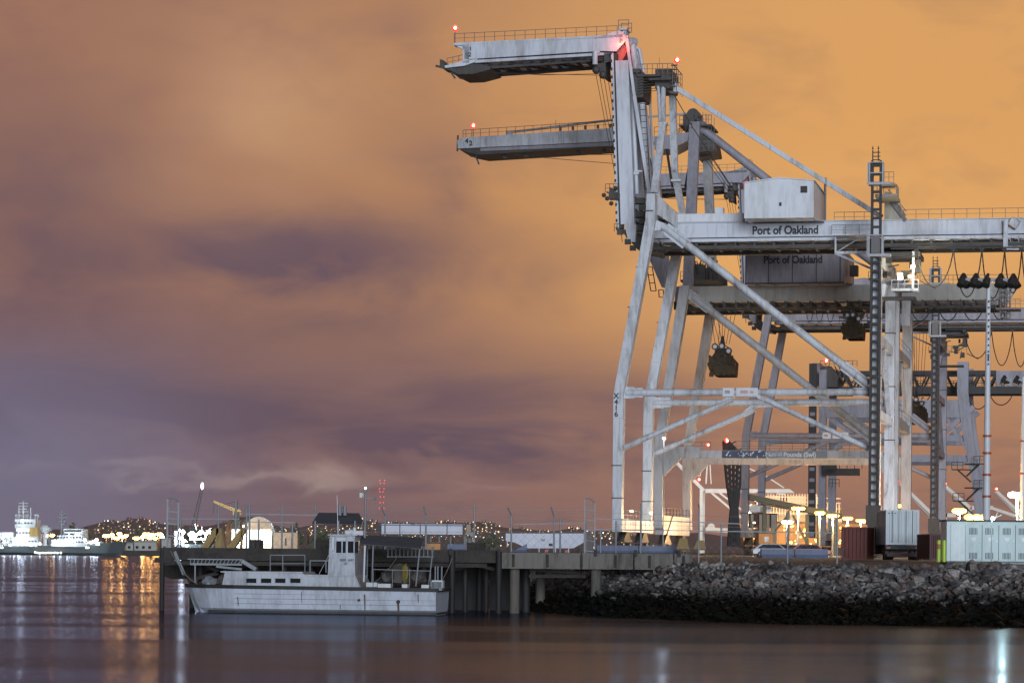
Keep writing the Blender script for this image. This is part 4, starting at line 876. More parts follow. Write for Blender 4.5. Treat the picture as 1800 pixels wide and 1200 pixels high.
# ------------------------------------------------------------------ rubble bank
M['rock'] = None
def rock_mat(name, dry, dry2, wet):
    m, n, b = new_mat(name); oi = n.node('ShaderNodeObjectInfo'); t = n.node('ShaderNodeTexCoord').outputs['Object']; g = n.node('ShaderNodeNewGeometry')
    sp = n.node('ShaderNodeSeparateXYZ'); n.l.new(g.outputs['Position'], sp.inputs[0])
    big = n.noise(g.outputs['Position'], 3.2, 3, 0.6); fine = n.noise(g.outputs['Position'], 9, 5, 0.65)
    vr = n.node('ShaderNodeTexVoronoi'); vr.inputs['Scale'].default_value = 1.9; n.l.new(g.outputs['Position'], vr.inputs['Vector']); vs_ = n.node('ShaderNodeSeparateXYZ'); n.l.new(vr.outputs['Color'], vs_.inputs[0])
    col = n.mix(n.ramp(big, 0.35, 0.65), dry, dry2); col = n.mix(n.ramp(vs_.outputs[0], .25, .95, 0, .8), col, (0.035, 0.033, 0.036)); col = n.mix(n.ramp(vs_.outputs[1], .7, .95, 0, .85), col, (0.46, 0.43, 0.40)); col = n.mix(n.ramp(vs_.outputs[2], .75, .9, 0, .6), col, (0.22, 0.15, 0.12)); col = n.mix(n.ramp(fine, 0.4, 0.7, 0, 0.55), col, (0.04, 0.035, 0.03))
    tide = n.m('ADD', sp.outputs[2], n.m('MULTIPLY', n.m('SUBTRACT', big, 0.5), 1.8))     # weed and slime below the high-water mark
    col = n.mix(n.ramp(tide, 0.85, 1.6), n.mix(n.ramp(fine, .5, .7), wet, (0.006, 0.014, 0.007)), col)
    n.l.new(col, b.inputs['Base Color']); n.l.new(n.ramp(tide, .8, 1.1, .5, .85), b.inputs['Roughness']); n.l.new(n.ramp(tide, .8, 1.5, .06, .4), b.inputs['Specular IOR Level'])
    bn = n.node('ShaderNodeBump'); bn.inputs['Strength'].default_value = .6; bn.inputs['Distance'].default_value = .08; n.l.new(fine, bn.inputs['Height']); n.l.new(bn.outputs[0], b.inputs['Normal'])
    return m
M['rock'] = rock_mat('bank_rock', (0.27, 0.255, 0.245), (0.045, 0.042, 0.045), (0.004, 0.004, 0.0035))
prs = [((75, 113), (75, 131)), ((40, 115.5), (40, 131)), ((21, 117.5), (22, 130.8)), ((12, 119.5), (12, 131.5)), ((7, 125), (9, 133.5)), ((2.5, 134), (6, 142)), ((-1, 145), (2, 155)), ((-8, 172), (-4, 180))]
def bank(s, t):
    i = min(int(s), len(prs) - 2); f = s - i
    toe = Vector(prs[i][0]).lerp(Vector(prs[i + 1][0]), f); top = Vector(prs[i][1]).lerp(Vector(prs[i + 1][1]), f); p = toe.lerp(top, t)
    return Vector((p.x, p.y, -0.5 + (GZ + .45) * t ** .9))
vs = []; fs = []; ns, nt_ = 28, 8
for i in range(ns + 1):
    for j in range(nt_ + 1): vs.append(bank(i / ns * (len(prs) - 1.001), j / nt_) - Vector((0, 0, .12)))
for i in range(ns):
    for j in range(nt_): a = i * (nt_ + 1) + j; fs.append((a, a + nt_ + 1, a + nt_ + 2, a + 1))
tag(MB().add(vs, fs).build('embankment', M['rock']), kind='structure')
def rock_verts(seed):
    q = random.Random(seed); bm = bmesh.new(); bmesh.ops.create_icosphere(bm, subdivisions=3, radius=0.5)
    pl = [(Vector((q.gauss(0, 1), q.gauss(0, 1), q.gauss(0, 1))).normalized(), q.uniform(.22, .40)) for _ in range(13)]
    for v in bm.verts:
        for nrm, d in pl:
            k = v.co.dot(nrm)
            if k > d: v.co -= nrm * (k - d)
        v.co += Vector((q.uniform(-1, 1), q.uniform(-1, 1), q.uniform(-1, 1))) * .008; v.co.x *= 1.45; v.co.z *= .75
    me = bpy.data.meshes.new('rock'); bm.to_mesh(me); bm.free(); me.materials.append(M['rock']); return me
rmesh = [rock_verts(s) for s in range(10)]
q = random.Random(11); spots = []
tries = 0
while len(spots) < 3600 and tries < 110000:
    tries += 1
    s = q.uniform(1.0, 6.0); t = q.random(); p = bank(s, t)
    px = 900 + p.x / p.y * F
    if px > 1835 or px < 925: continue
    sz = q.choice((.22, .27, .34, .42, .52, .64)) * (1.25 if px > 1560 else 1) * q.uniform(.85, 1.15)
    if any((p.x - a.x) ** 2 + ((p.y - a.y) * .8) ** 2 < (0.36 * (sz + z)) ** 2 for a, z in spots): continue
    spots.append((p, sz))
spots.sort(key=lambda w: -w[1] / w[0].y if w[0].z > -0.3 else 1)
rest = []
for i, (p, sz) in enumerate(spots):
    rot = Matrix.Rotation(q.uniform(0, 6.28), 4, 'Z') @ Matrix.Rotation(q.uniform(-.6, .6), 4, 'X') @ Matrix.Rotation(q.uniform(-.5, .5), 4, 'Y')
    mw = Matrix.Translation(p + Vector((0, 0, sz * .12))) @ rot @ Matrix.Diagonal((sz, sz, sz, 1))
    if i < 300:
        o = bpy.data.objects.new('rock', rmesh[i % 10]); C.objects.link(o); o.matrix_world = mw
        tag(o, 'angular grey boulder on the rubble bank above the water', 'rock', 'boulders of the rubble bank')
    else: rest.append((mw, rmesh[i % 10]))
mb = MB()
for mw, me in rest: mb.add([mw @ v.co for v in me.vertices], [tuple(f.vertices) for f in me.polygons])
tag(mb.build('rubble', M['rock']), 'smaller stones packed over the sloping rubble bank', 'rubble', kind='stuff')

# ------------------------------------------------------------------ pier
M['timber'] = paint('weathered_timber', (0.05, 0.042, 0.036), (0.018, 0.016, 0.015), 0.9, 0.2, 0.85, 1.2, streak=False, bump=.4)
M['concrete'] = paint('pier_concrete', (0.17, 0.155, 0.135), (0.035, 0.03, 0.026), 0.9, 0.35, 0.85, 0.8, bump=.3)
M['pile'] = paint('tarred_pile_and_shade', (0.022, 0.02, 0.019), (0.008, 0.008, 0.008), 0.8, 0.3, 0.7, 1.5, bump=.3)
M['pilec'] = paint('concrete_pile', (0.13, 0.115, 0.095), (0.035, 0.035, 0.03), 0.9, 0.35, 0.8, 1.2)
M['galv'] = paint('galvanised', (0.22, 0.24, 0.26), (0.12, 0.12, 0.12), 0.6, 0.35, 0.5, 2)
DP = 137.0; DB = 143.5
pier = thing('pier', 'long dark timber and concrete pier standing on piles behind the white boat', 'pier', (at(700, 965, DP).x, DP, 0)); po = pier.location
def PB(): return MB(off=po)
xl = at(281, 965, DP).x; xm = at(878, 965, DP).x; xr = at(1217, 965, DP).x; zt = 2.92
PB().box2((xl, DP, zt - .3), (xr, DB, zt)).build('deck', M['timber'], pier)
mb = PB(); mb.box2((xl, DP - .18, zt - .52), (xm, DP - .003, zt + .08))
x = xl + 1
while x < xm: mb.box((x, DP - .22, zt - .2), (.09, .1, .5)); x += 1.9
mb.box2((xl, DP - .1, zt - .75), (xm - .6, DP + .2, zt - .56)); mb.build('timber_fascia', M['timber'], pier)
mb = PB(); x = xm
for k, w in enumerate((3.9, 2.5, 1.9, .92)):
    mb.slab([(x + .03, DP - .28, zt - .78), (x + w - .03, DP - .28, zt - .78), (x + w - .03, DP - .28, zt - .02), (x + .03, DP - .28, zt - .02)], (0, .27, 0)); x += w
mb.box2((x - 1.9, DP - .3, zt - 1.05), (x, DP - .02, zt - .78)); mb.build('concrete_fascia', M['concrete'], pier)
x = xm + .6
for k in range(6): mb = PB(); mb.slab([(x, DP - .36, zt - .7), (x + .13, DP - .36, zt - .7), (x + .13, DP - .36, zt - .1), (x, DP - .36, zt - .1)], (0, .06, 0)); x += 1.62; mb.build('rusty_strap', M['timber'], pier)
for px, d, r, z1, mt in [(285, DP - .1, .12, 2.9, 'pile'), (905, DP + .35, .24, 2.2, 'pilec'), (1048, DP + .3, .26, 2.2, 'pilec'), (950, DB - 1, .24, 2.5, 'pilec'), (1090, DB - 1, .22, 2.5, 'pilec'),
                         (795, DP - .3, .14, 2.95, 'pile'), (877, DP - .35, .14, 2.95, 'pile'), (818, DP + 2, .12, 2.5, 'pile'), (855, DP + 2.5, .12, 2.5, 'pile'), (843, DB - 1, .15, 2.5, 'pile'), (925, DP + 3, .2, 2.5, 'pile'),
                         (338, DB - .5, .14, 2.5, 'pile'), (352, DP + 2, .14, 2.5, 'pile'), (372, DB - 1, .15, 2.5, 'pile'), (395, DP + .6, .16, 2.5, 'pile'), (420, DB - .6, .14, 2.5, 'pile'), (447, DP + .5, .2, 2.5, 'pilec'), (470, DP + 3, .15, 2.5, 'pile'), (500, DP + .5, .16, 2.5, 'pile'),
                         (545, DP + .6, .16, 2.5, 'pile'), (600, DP + .6, .16, 2.5, 'pile'), (655, DP + .6, .16, 2.5, 'pile'), (700, DP + .6, .16, 2.5, 'pile'), (745, DP + .6, .16, 2.5, 'pile'), (775, DB - 1, .16, 2.5, 'pile')]:
    x = at(px, 1000, d).x; PB().tube((x, d, -1), (x, d, z1), r, n=12).build('pile', M[mt], pier)
mb = PB(); mb.box2((xl + .3, DB - .35, 1.5), (xm, DB - .1, zt - .3)); mb.box2((at(320, 0, DP).x, DP + 3, 1.9), (at(760, 0, DP).x, DP + 3.2, 2.5))
for a, c_ in (((330, 1020), (470, 985)), ((350, 985), (430, 1030)), ((800, 985), (870, 1000)), ((800, 1000), (880, 978)), ((930, 1012), (1030, 1012)), ((930, 1000), (1020, 1006))):
    mb.bar(at(*a, DP + 1.2), at(*c_, DP + 1.2), .16)
mb.build('cross_bracing', M['timber'], pier)
PB().slab([at(288, 986, DB - 1), at(398, 986, DB - 1), at(396, 1019, DB - 1), at(300, 1017, DB - 1), at(288, 1012, DB - 1)], (0, .2, 0)).build('lower_boarding', M['timber'], pier)
for x0, x1 in ((786, 825), (831, 864), (870, 935)): PB().box2((at(x0, 0, DB).x, DB - .05, -1), (at(x1, 0, DB).x, DB, zt - .3)).build('under_pier_shade', M['pile'], pier)  # added dark boards: black shade below the deck, put in as colour
mb = PB(); a = at(272, 985, DP - .1); mb.box2((a.x, DP - .2, a.z - .1), (xl + .6, DP + .2, a.z + .15)); mb.build('mooring_beam', M['pile'], pier)
mb = PB()
for px in (965, 975, 990, 997): p = at(px, 1003, DP + 2); mb.sphere(p, .07, 6, 4)
mb.build('mooring_eyelets', M['white'], pier)
for px in (792, 877, 1047, 1117, 1194): p = at(px, 976, DP - .4); PB().box((p.x, p.y, zt + .0), (.14, .14, .3)).build('bollard_post', M['pile'], pier)

def post_px(mb, px, y0, y1, d, w=.06): a = at(px, y1, d); b_ = at(px, y0, d); mb.bar((a.x, d, a.z), (a.x + (b_.x - a.x), d, b_.z), w); return b_
# fence along the pier's back edge, in two lengths, with barbed-wire arms on the right one
def fence(name, label, posts, d, rails, wires, zb=zt):
    x0 = at(posts[0][0], 965, d).x; f = thing(name, label, 'fence', (x0, d, zb)); off = f.location
    for px, y0, arm in posts:
        mb = MB(off=off); a = at(px, y0, d); mb.tube((a.x, d, zb), (a.x, d, a.z), .045, n=6)
        if arm: b_ = at(px + arm[0], y0 + arm[1], d); mb.tube(a, (b_.x, d - .25, b_.z), .04, n=6)
        mb.build('post', M['galv'], f)
    mb = MB(off=off)
    for xa, ya, xb, yb in rails: mb.bar(at(xa, ya, d), at(xb, yb, d), .05)
    if rails: mb.build('rail', M['galv'], f)
    mb = MB(off=off)
    for xa, ya, xb, yb in wires: mb.bar(at(xa, ya, d), at(xb, yb, d), .012)
    a = at(posts[0][0], 940, d).x; b_ = at(posts[-1][0], 940, d).x; x = a
    while x < b_: mb.bar((x, d, zb + .1), (x + .9, d, zb + 1.0), .008); mb.bar((x + .9, d, zb + .1), (x, d, zb + 1.0), .008); x += .45
    mb.build('wire', M['rail'], f); return f
fence('pier_fence', 'rail and wire fence standing on the left half of the pier', [(318, 905, None), (384, 887, None), (415, 880, None), (434, 885, None), (439, 888, None), (455, 912, None), (496, 888, None), (514, 920, None), (554, 887, None)], DB - .8,
      [(296, 911, 420, 912), (432, 903, 558, 905), (432, 917, 520, 918)], [(296, 897, 560, 896), (296, 905, 560, 908), (296, 889, 560, 890), (430, 930, 560, 931)])
fence('pier_fence', 'tall chain-link fence with slanting barbed-wire arms on the right half of the pier', [(677, 906, (-5, -14)), (749, 906, (-4, -16)), (834, 888, None), (899, 906, (-6, -14)), (974, 908, (-5, -17)), (985, 911, None), (1030, 920, None)], DB - .6,
      [(904, 921, 1026, 919)], [(640, 893, 1030, 893), (640, 898, 1030, 898), (640, 903, 1030, 902), (640, 909, 1030, 909), (640, 915, 1030, 914), (640, 935, 1030, 934)])
fence('yard_fence', 'sparse chain-link fence at the top of the rubble bank', [(1056, 925, None), (1083, 915, None), (1127, 885, None), (1229, 890, (-2, -4)), (1268, 920, None), (1385, 900, (3, -9)), (1472, 903, None)], 146,
      [(1044, 911, 1300, 920), (1044, 930, 1470, 936)], [(1044, 920, 1300, 926), (1300, 924, 1470, 930), (1044, 900, 1300, 908)], GZ)
# the two mesh wings that stop people climbing round the fence ends
def wing(label, x0, x1, y0, y1, nx, ny, top, heavy, z0):
    d = DP - .2; a = at(x0, y1, d); b_ = at(x1, y0, d); o = thing('fence_wing', label, 'fence panel', ((a.x + b_.x) / 2, d, a.z)); off = o.location
    mb = MB(off=off)
    for x in (a.x, b_.x): mb.bar((x, d, a.z), (x, d, b_.z - (top if x == b_.x else 0)), heavy)
    pts = []
    for i in range(9): t = i / 8; pts.append((a.x + (b_.x - a.x) * t, d, b_.z - top * t + .12 * math.sin(math.pi * t)))
    mb.path(pts, heavy / 2, 5)
    for k in range(1, ny): z = a.z + (b_.z - a.z) * k / ny; mb.bar((a.x, d, z), (b_.x, d, z - .05), heavy * .6)
    mb.build('frame', M['galv'], o); mb = MB(off=off)
    for k in range(1, nx): x = a.x + (b_.x - a.x) * k / nx; mb.bar((x, d, a.z), (x, d + .02, b_.z - top * k / nx + .1), .018)
    k = a.z
    while k < b_.z - top: mb.bar((a.x, d + .01, k), (b_.x, d + .01, k), .012); k += .12
    mb.build('mesh', M['rail'], o)
wing('dark rusted fence wing with an arched top at the left end of the pier', 294, 314, 877, 962, 3, 4, .14, .085, 0)
wing('tall grey mesh fence wing standing on the concrete edge of the pier', 1027, 1046, 877, 985, 7, 6, .18, .05, 0)
# yellow raking props on the pier
for dx_, lb in ((0, 'left one of two dull yellow raking props on the pier deck'), (46, 'right one of two dull yellow raking props, beside the lit hangar')):
    d = DB - 1.5; a = at(357 + dx_, 962, d); o = thing('raking_prop', lb, 'prop', a, 0, 'yellow props on the pier'); off = o.location
    MB(off=off).slab([at(352 + dx_, 963, d), at(366 + dx_, 963, d), at(384 + dx_, 935, d), at(384 + dx_, 928, d), at(377 + dx_, 928, d)], (0, .8, 0)).build('raking_leg', M['yellow'], o)
    MB(off=off).slab([at(378 + dx_, 963, d), at(396 + dx_ * .55, 963, d), at(388 + dx_ * .8, 928, d), at(380 + dx_, 928, d)], (0, .75, 0)).build('upright', M['yellow'], o)
# corrugated shelter on the pier
M['corr'] = paint('dark_corrugated', (0.05, 0.055, 0.065), (0.09, 0.09, 0.09), 0.5, 0.2, 0.5, 1)
def corr_roof(off, par, p, name='roof', mat='corr', nfl=26, amp=.03):
    # p: four corners (front-left, front-right, back-right, back-left)
    a, b_, c_, d_ = [Vector(v) for v in p]; vs = []; nr = (b_ - a).cross(d_ - a).normalized()
    for i in range(nfl + 1):
        t = i / nfl; k = nr * (amp if i % 2 else -amp); vs += [a.lerp(d_, t) + k, b_.lerp(c_, t) + k, a.lerp(d_, t) + k - nr * .03, b_.lerp(c_, t) + k - nr * .03]
    fs = []
    for i in range(nfl): e = 4 * i; fs += [(e, e + 1, e + 5, e + 4), (e + 2, e + 6, e + 7, e + 3), (e, e + 4, e + 6, e + 2), (e + 1, e + 3, e + 7, e + 5)]
    fs += [(0, 2, 3, 1), (4 * nfl, 4 * nfl + 1, 4 * nfl + 3, 4 * nfl + 2)]
    return MB(off=off).add(vs, fs).build(name, M[mat], par)
d = DB - 3; a = at(595, 963, d); sh = thing('shelter', 'open shelter with dark corrugated roof on the pier behind the wheelhouse', 'shelter', (a.x, d, zt)); off = sh.location
r0 = at(549, 918, d); r1 = at(640, 920, d); corr_roof(off, sh, [r0, r1, (at(634, 0, d).x, d + 2.6, at(634, 902, d).z + .05), (at(562, 0, d).x, d + 2.6, at(562, 901, d).z + .05)], nfl=16)
for px, dd in ((562, 0), (603, 0), (609, 2), (632, 0)): x = at(px, 0, d).x; MB(off=off).tube((x, d + dd, zt), (x, d + dd, at(px, 915, d).z), .05, n=6).build('post', M['galv'], sh)
for px, y0 in ((602, 886), (611, 888)): x = at(px, 0, d).x; MB(off=off).tube((x, d + 1.5, at(px, 905, d).z), (x, d + 1.5, at(px, y0, d).z), .1, n=8).build('flue', M['galv'], sh)

# ------------------------------------------------------------------ the white workboat
class FrameA:
    def __init__(s, o, th): s.o = Vector(o); s.th = th; s.U = Vector((math.cos(th), -math.sin(th), 0)); s.V = Vector((math.sin(th), math.cos(th), 0))
    def __call__(s, px, py, v=0.0):
        r = ray(px, py); cp = Vector((0, 0, EYE)); t = (v - (cp - s.o).dot(s.V)) / r.dot(s.V); q_ = cp + r * t - s.o
        return Vector((q_.dot(s.U), q_.dot(s.V), q_.z))
M['hull'] = paint('boat_hull_white', (0.56, 0.60, 0.67), (0.30, 0.30, 0.31), 0.75, 0.35, 0.35, 0.8, streak=True)
M['boatw'] = paint('boat_cabin_white', (0.50, 0.53, 0.57), (0.24, 0.24, 0.25), 0.8, 0.35, 0.4, 1.2)
M['rust'] = paint('rust_streak', (0.16, 0.07, 0.03), (0.05, 0.03, 0.02), 0.6, 0, 0.8, 4)
m, n, b = new_mat('dark_glass'); b.inputs['Base Color'].default_value = (0.02, 0.022, 0.025, 1); b.inputs['Roughness'].default_value = 0.08; M['glass'] = m
def hull_mesh(st, mat, par, name='hull'):
    # st: list of (x_deck, x_keel, halfbeam, z_deck, z_chine, z_keel)
    vs = []; fs = []
    for xd, xk, hb, zd, zc, zk in st:
        xc = xd + (xk - xd) * .75
        vs += [(xd, -hb, zd), (xc, -hb * .9, zc), (xk, -hb * .12, zk), (xk, hb * .12, zk), (xc, hb * .9, zc), (xd, hb, zd)]
    for i in range(len(st) - 1):
        for j in range(6): fs.append((6 * i + j, 6 * i + 6 + j, 6 * i + 6 + (j + 1) % 6, 6 * i + (j + 1) % 6))
    fs += [tuple(range(6)), tuple(6 * (len(st) - 1) + j for j in range(5, -1, -1))]
    return MB().add(vs, fs).build(name, mat, par)
bp = at(560, 1074, 133.4); BF = FrameA((bp.x, 133.4, 0), R(9)); hbm = 1.75
boat = thing('workboat', 'white flat-sided workboat with a small wheelhouse moored against the pier', 'boat', BF.o, -BF.th)
zb_ = BF(335, 1029).z; zs = BF(770, 1037.5, -hbm).z; xb = BF(328, 1030).x; xs_ = BF(766, 1040, -hbm).x; Lb = xs_ - xb
st = []
for k, (t, hb) in enumerate([(0, .05), (.03, .55), (.1, 1.15), (.22, 1.58), (.4, hbm), (.7, hbm), (1, hbm * .97)]):
    st.append((xb + Lb * t, xb + Lb * t + (0.62 * max(0, 1 - t * 5) if t < .2 else 0) + (-.05 if t == 1 else 0), hb, zb_ + (zs - zb_) * t, .22, -.45))
hl = hull_mesh(st, M['hull'], boat)
mb = MB()
for i in range(len(st) - 1):
    for sg in (-1, 1): mb.bar((st[i][0], sg * (st[i][2] + .02), st[i][3] + .02), (st[i + 1][0], sg * (st[i + 1][2] + .02), st[i + 1][3] + .02), .12, .16)
mb.bar((st[-1][0] + .03, -hbm * .97, zs + .02), (st[-1][0] + .03, hbm * .97, zs + .02), .12, .16); mb.build('rubbing_strake', M['dark'], boat)
mb = MB()
for i in range(2, len(st) - 1): mb.bar((st[i][0] + (.1 if i < 3 else 0), -(st[i][2] * .905) - .01, .09), (st[i + 1][0], -(st[i + 1][2] * .905) - .01, .09), .03, .1)
mb.bar((st[-1][0] - .02, -hbm * .87, .09), (st[-1][0] - .02, hbm * .87, .09), .05, .1); mb.build('waterline_stripe', M['grime'], boat)
mb = MB()
for px, w, y0, y1 in ((641, .06, 1044, 1072), (700, .1, 1056, 1074), (598, .03, 1062, 1070), (418, .03, 1048, 1064), (530, .025, 1040, 1060), (735, .03, 1044, 1058)):
    a = BF(px, y0, -hbm - .0); b_ = BF(px, y1, -hbm * .95); mb.slab([(a.x - w / 2, -hbm + .02 - .03, a.z), (a.x + w / 2, -hbm - .01, a.z), (a.x + w / 3, -hbm * .93, b_.z), (a.x - w / 3, -hbm * .93, b_.z)], (0, -.02, 0))
mb.build('rust_streak', M['rust'], hl)
mb = MB()
for zz in (.45, .68, .9):
    for i in range(3, len(st) - 1):
        f_ = .9 + .1 * (zz - .22) / 1.05; mb.bar((st[i][0], -(st[i][2] * f_) - .004, zz), (st[i + 1][0], -(st[i + 1][2] * f_) - .004, zz), .012, .014)
mb.build('plank_seam', M['grime'], hl)
mb = MB()
for px, py, r in ((631, 1054, .06), (700, 1057, .085)): a = BF(px, py, -hbm); mb.tube((a.x, -hbm - .03, a.z), (a.x, -hbm + .05, a.z), r, n=10)
mb.build('scupper', M['dark'], hl)
yc = -1.25
z0 = zb_ - .05; z1 = BF(420, 1005, yc).z; xa = BF(404, 0, yc).x; xe = BF(541, 0, yc).x; xf = BF(560, 0, yc).x
cab = MB().slab([(xa - .15, yc, z0), (xf, yc, z0), (xf, yc, z1 - .3), (xe, yc, z1 - .03), (xa, yc, z1)], (0, -2 * yc, 0)).build('cabin_trunk', M['boatw'], boat)
for px in (442, 468, 493, 519.5): a = BF(px, 1020, yc); MB().box((a.x, yc - .01, a.z), (.47, .03, .2)).build('porthole', M['glass'], cab); MB().box((a.x, yc - .02, a.z + .125), (.56, .05, .035)).box((a.x, yc - .02, a.z - .125), (.56, .05, .03)).box((a.x - .26, yc - .02, a.z), (.03, .05, .26)).box((a.x + .26, yc - .02, a.z), (.03, .05, .26)).build('porthole_frame', M['boatw'], cab)
mb = MB(); mb.box2((xa - .2, yc - .04, z1 - .02), (xe, -yc + .04, z1 + .04)); mb.build('cabin_roof', M['boatw'], cab)
xw = BF(585, 0, yc).x; xw2 = BF(633, 0, yc).x; ztop = BF(610, 941, yc).z; zmid = BF(610, 1010, yc).z
MB().slab([(xf - .0, yc + .02, z0), (xw2 + .3, yc + .02, z0 - .03), (xw2, yc + .02, zmid), (BF(548, 0, yc).x, yc + .02, BF(548, 1012, yc).z)], (0, -2 * yc - .04, 0)).box2((BF(547, 0, yc).x, yc - .03, zmid - .06), (xw2, yc, zmid)).build('coaming', M['boatw'], boat)
wh = MB().slab([(xw, yc, zmid), (xw2, yc, zmid), (xw2 - .03, yc, ztop - .1), (xw2 + .0, yc, ztop), (xw + .08, yc, ztop)], (0, 2.1, 0)).build('wheelhouse', M['boatw'], boat)
for x0, x1 in ((591, 608), (611.5, 630)): a = BF(x0, 971, yc); b_ = BF(x1, 951, yc); MB().box2((a.x, yc - .015, a.z), (b_.x, yc + .01, b_.z)).build('window', M['glass'], wh)
mb = MB(); a = BF(588, 950, yc)
for px in (590, 609.8, 631): x = BF(px, 0, yc).x; mb.box2((x - .025, yc - .03, BF(px, 972, yc).z), (x + .025, yc - .005, BF(px, 950, yc).z))
for py in (949.5, 972.5): mb.box2((xw + .06, yc - .03, BF(600, py, yc).z - .025), (xw2 - .02, yc - .005, BF(600, py, yc).z + .025))
mb.box2((xw, yc - .012, BF(600, 977, yc).z), (xw2, yc - .001, BF(600, 976, yc).z)); mb.build('window_frame', M['hull'], wh)
MB().box2((xw - .0, yc - .1, ztop), (xw2 + .1, yc + 2.2, ztop + .06)).build('roof', M['boatw'], wh)
mb = MB(); a = BF(592, 947, yc); b_ = BF(608, 947, yc); mb.box2((a.x, yc - .05, a.z - .04), (b_.x, yc - .015, a.z + .05)); mb.build('name_board', M['white'], wh)
mb = MB(); p = BF(617, 938, yc + .8); mb.tube(p + Vector((-.25, 0, .05)), p + Vector((.1, 0, .1)), .13, n=10); mb.box(p + Vector((.35, 0, .05)), (.5, .4, .2)); mb.tube(p + Vector((.1, .3, -.1)), p + Vector((.1, .3, .3)), .08); mb.build('searchlight', M['white'], wh)
mb = MB(); p = BF(585, 955, yc - .1); mb.tube(p + Vector((0, 0, -.3)), p + Vector((0, 0, .3)), .09, n=10); mb.box(p + Vector((-.06, 0, -.15)), (.08, .1, .4)); mb.build('side_lantern', M['white'], wh)
mb = MB(); a = BF(597, 984, yc - .02); b_ = BF(623, 984, yc - .02); marks(mb, a, b_, .12, 9, 5, depth=.012); a = BF(604, 990, yc - .02); b_ = BF(615, 990, yc - .02); marks(mb, a, b_, .12, 3, 6, depth=.012); mb.build('worn_lettering', M['text'], wh)
mast = MB().tube(BF(641, 945, -.3), BF(643, 860, -.3), .06, .045, n=8).bar(BF(643, 875, -.3), BF(659, 875, -.3), .04).sphere(BF(659, 876, -.3), .07, 6, 4).bar(BF(632, 940, -.3), BF(641, 905, -.3), .03).bar(BF(655, 930, -.3), BF(659, 878, -.3), .012).sphere(BF(641, 863, -.3), .09, 8, 6).build('mast', M['galv'], boat)
MB().box2(BF(632, 874, -.45), BF(640, 866, -.1)).build('radar_box', M['white'], mast); MB().sphere(BF(642.5, 857.5, -.3), .05, 6, 4).build('masthead_lamp', M['warmwhite'], mast)
MB().tube(BF(594, 940, -.5), BF(592.5, 870, -.5), .02, .012, n=5).tube(BF(591, 950, -1), BF(560, 1010, -.5), .012, n=4).build('whip_aerial', M['white'], boat)
# canopy over the working deck
z_f = BF(640, 954, -1.5).z; z_r = BF(742, 959, -1.5).z
corr_roof(None, boat, [BF(633, 954, -1.5), BF(740, 962, -1.5), Vector((BF(754, 0, 1.2).x, 1.2, BF(754, 945, 1.2).z)), Vector((BF(642, 0, 1.2).x, 1.2, BF(642, 940, 1.2).z))], 'canopy', nfl=18)
mb = MB()
for (x0, y0), (x1, y1), v in (((738, 962), (731, 1030), -1.4), ((762, 960), (753, 1030), 1.2), ((656, 957), (654, 1025), -1.4), ((642, 957), (640, 1022), .6), ((646, 955), (645, 1022), 1.1)): mb.tube(BF(x0, y0, v), BF(x1, y1, v), .035, n=6)
mb.build('canopy_post', M['galv'], boat)
MB().tube(BF(641.5, 958, -1.35), BF(639.5, 1022, -1.35), .05, n=8).build('exhaust_stack', M['white'], boat)
mb = MB()
for k in range(12): x = 682 + 7 * k; mb.bar(BF(x, 962, 1.3), BF(x, 978, 1.3), .03)
mb.bar(BF(680, 962, 1.3), BF(763, 962, 1.3), .04); mb.bar(BF(680, 978, 1.3), BF(763, 978, 1.3), .04); mb.build('rear_rail', M['galv'], boat)
mb = MB(); 
for px in (545, 573, 585): mb.tube(BF(px, 1006, -1.2), BF(px, 985, -1.2), .03, n=6)
mb.bar(BF(545, 985, -1.2), BF(588, 985, -1.2), .05)
for px in (475, 497, 536): mb.tube(BF(px, 1006, .9), BF(px, 975, .9), .025, n=6)
mb.bar(BF(475, 975, .9), BF(536, 975, .9), .04); mb.bar(BF(475, 990, .9), BF(536, 990, .9), .03)
for px in (656, 690, 720, 757): mb.bar(BF(px, 1030, -1.5), BF(px, 1000, -1.5), .025)
mb.bar(BF(656, 1000, -1.5), BF(757, 1003, -1.5), .03); mb.build('guard_rail', M['galv'], boat)
mb = MB(); a = BF(765, 1020, -1.2)
for dx in (0, .12, .3): mb.tube((a.x + dx, -1.2, zs), (a.x + dx, -1.2, zs + 1.1), .035, n=6)
mb.box((a.x + .1, -1.2, zs + .2), (.5, .5, .4)); mb.build('stern_davit', M['galv'], boat)
mb = MB()
for px, py, w, h in ((655, 1027, .5, .2), (677, 1030, .6, .25), (713, 1030, .25, .2), (749, 1030, .35, .15), (770, 1026, .5, .35)): p = BF(px, py, -1.2); mb.box(p, (w, .5, h))
mb.build('deck_box', M['white'], boat)
def blob_mb(c_, r, seed, sc=(1, 1, 1)):
    bm = bmesh.new(); bmesh.ops.create_icosphere(bm, subdivisions=2, radius=r); q_ = random.Random(seed)
    for v in bm.verts: v.co *= 1 + q_.uniform(-.22, .22); v.co.x *= sc[0]; v.co.y *= sc[1]; v.co.z *= sc[2]
    m_ = MB().add([v.co + Vector(c_) for v in bm.verts], [tuple(v.index for v in f.verts) for f in bm.faces]); bm.free(); return m_
M['net'] = paint('heaped_net', (0.10, 0.09, 0.085), (0.04, 0.035, 0.03), 0.8, 0.3, 0.9, 5); M['oily'] = paint('yellow_oilskin', (0.24, 0.19, 0.025), (0.10, 0.08, 0.015), 0.7, 0, 0.6, 4)
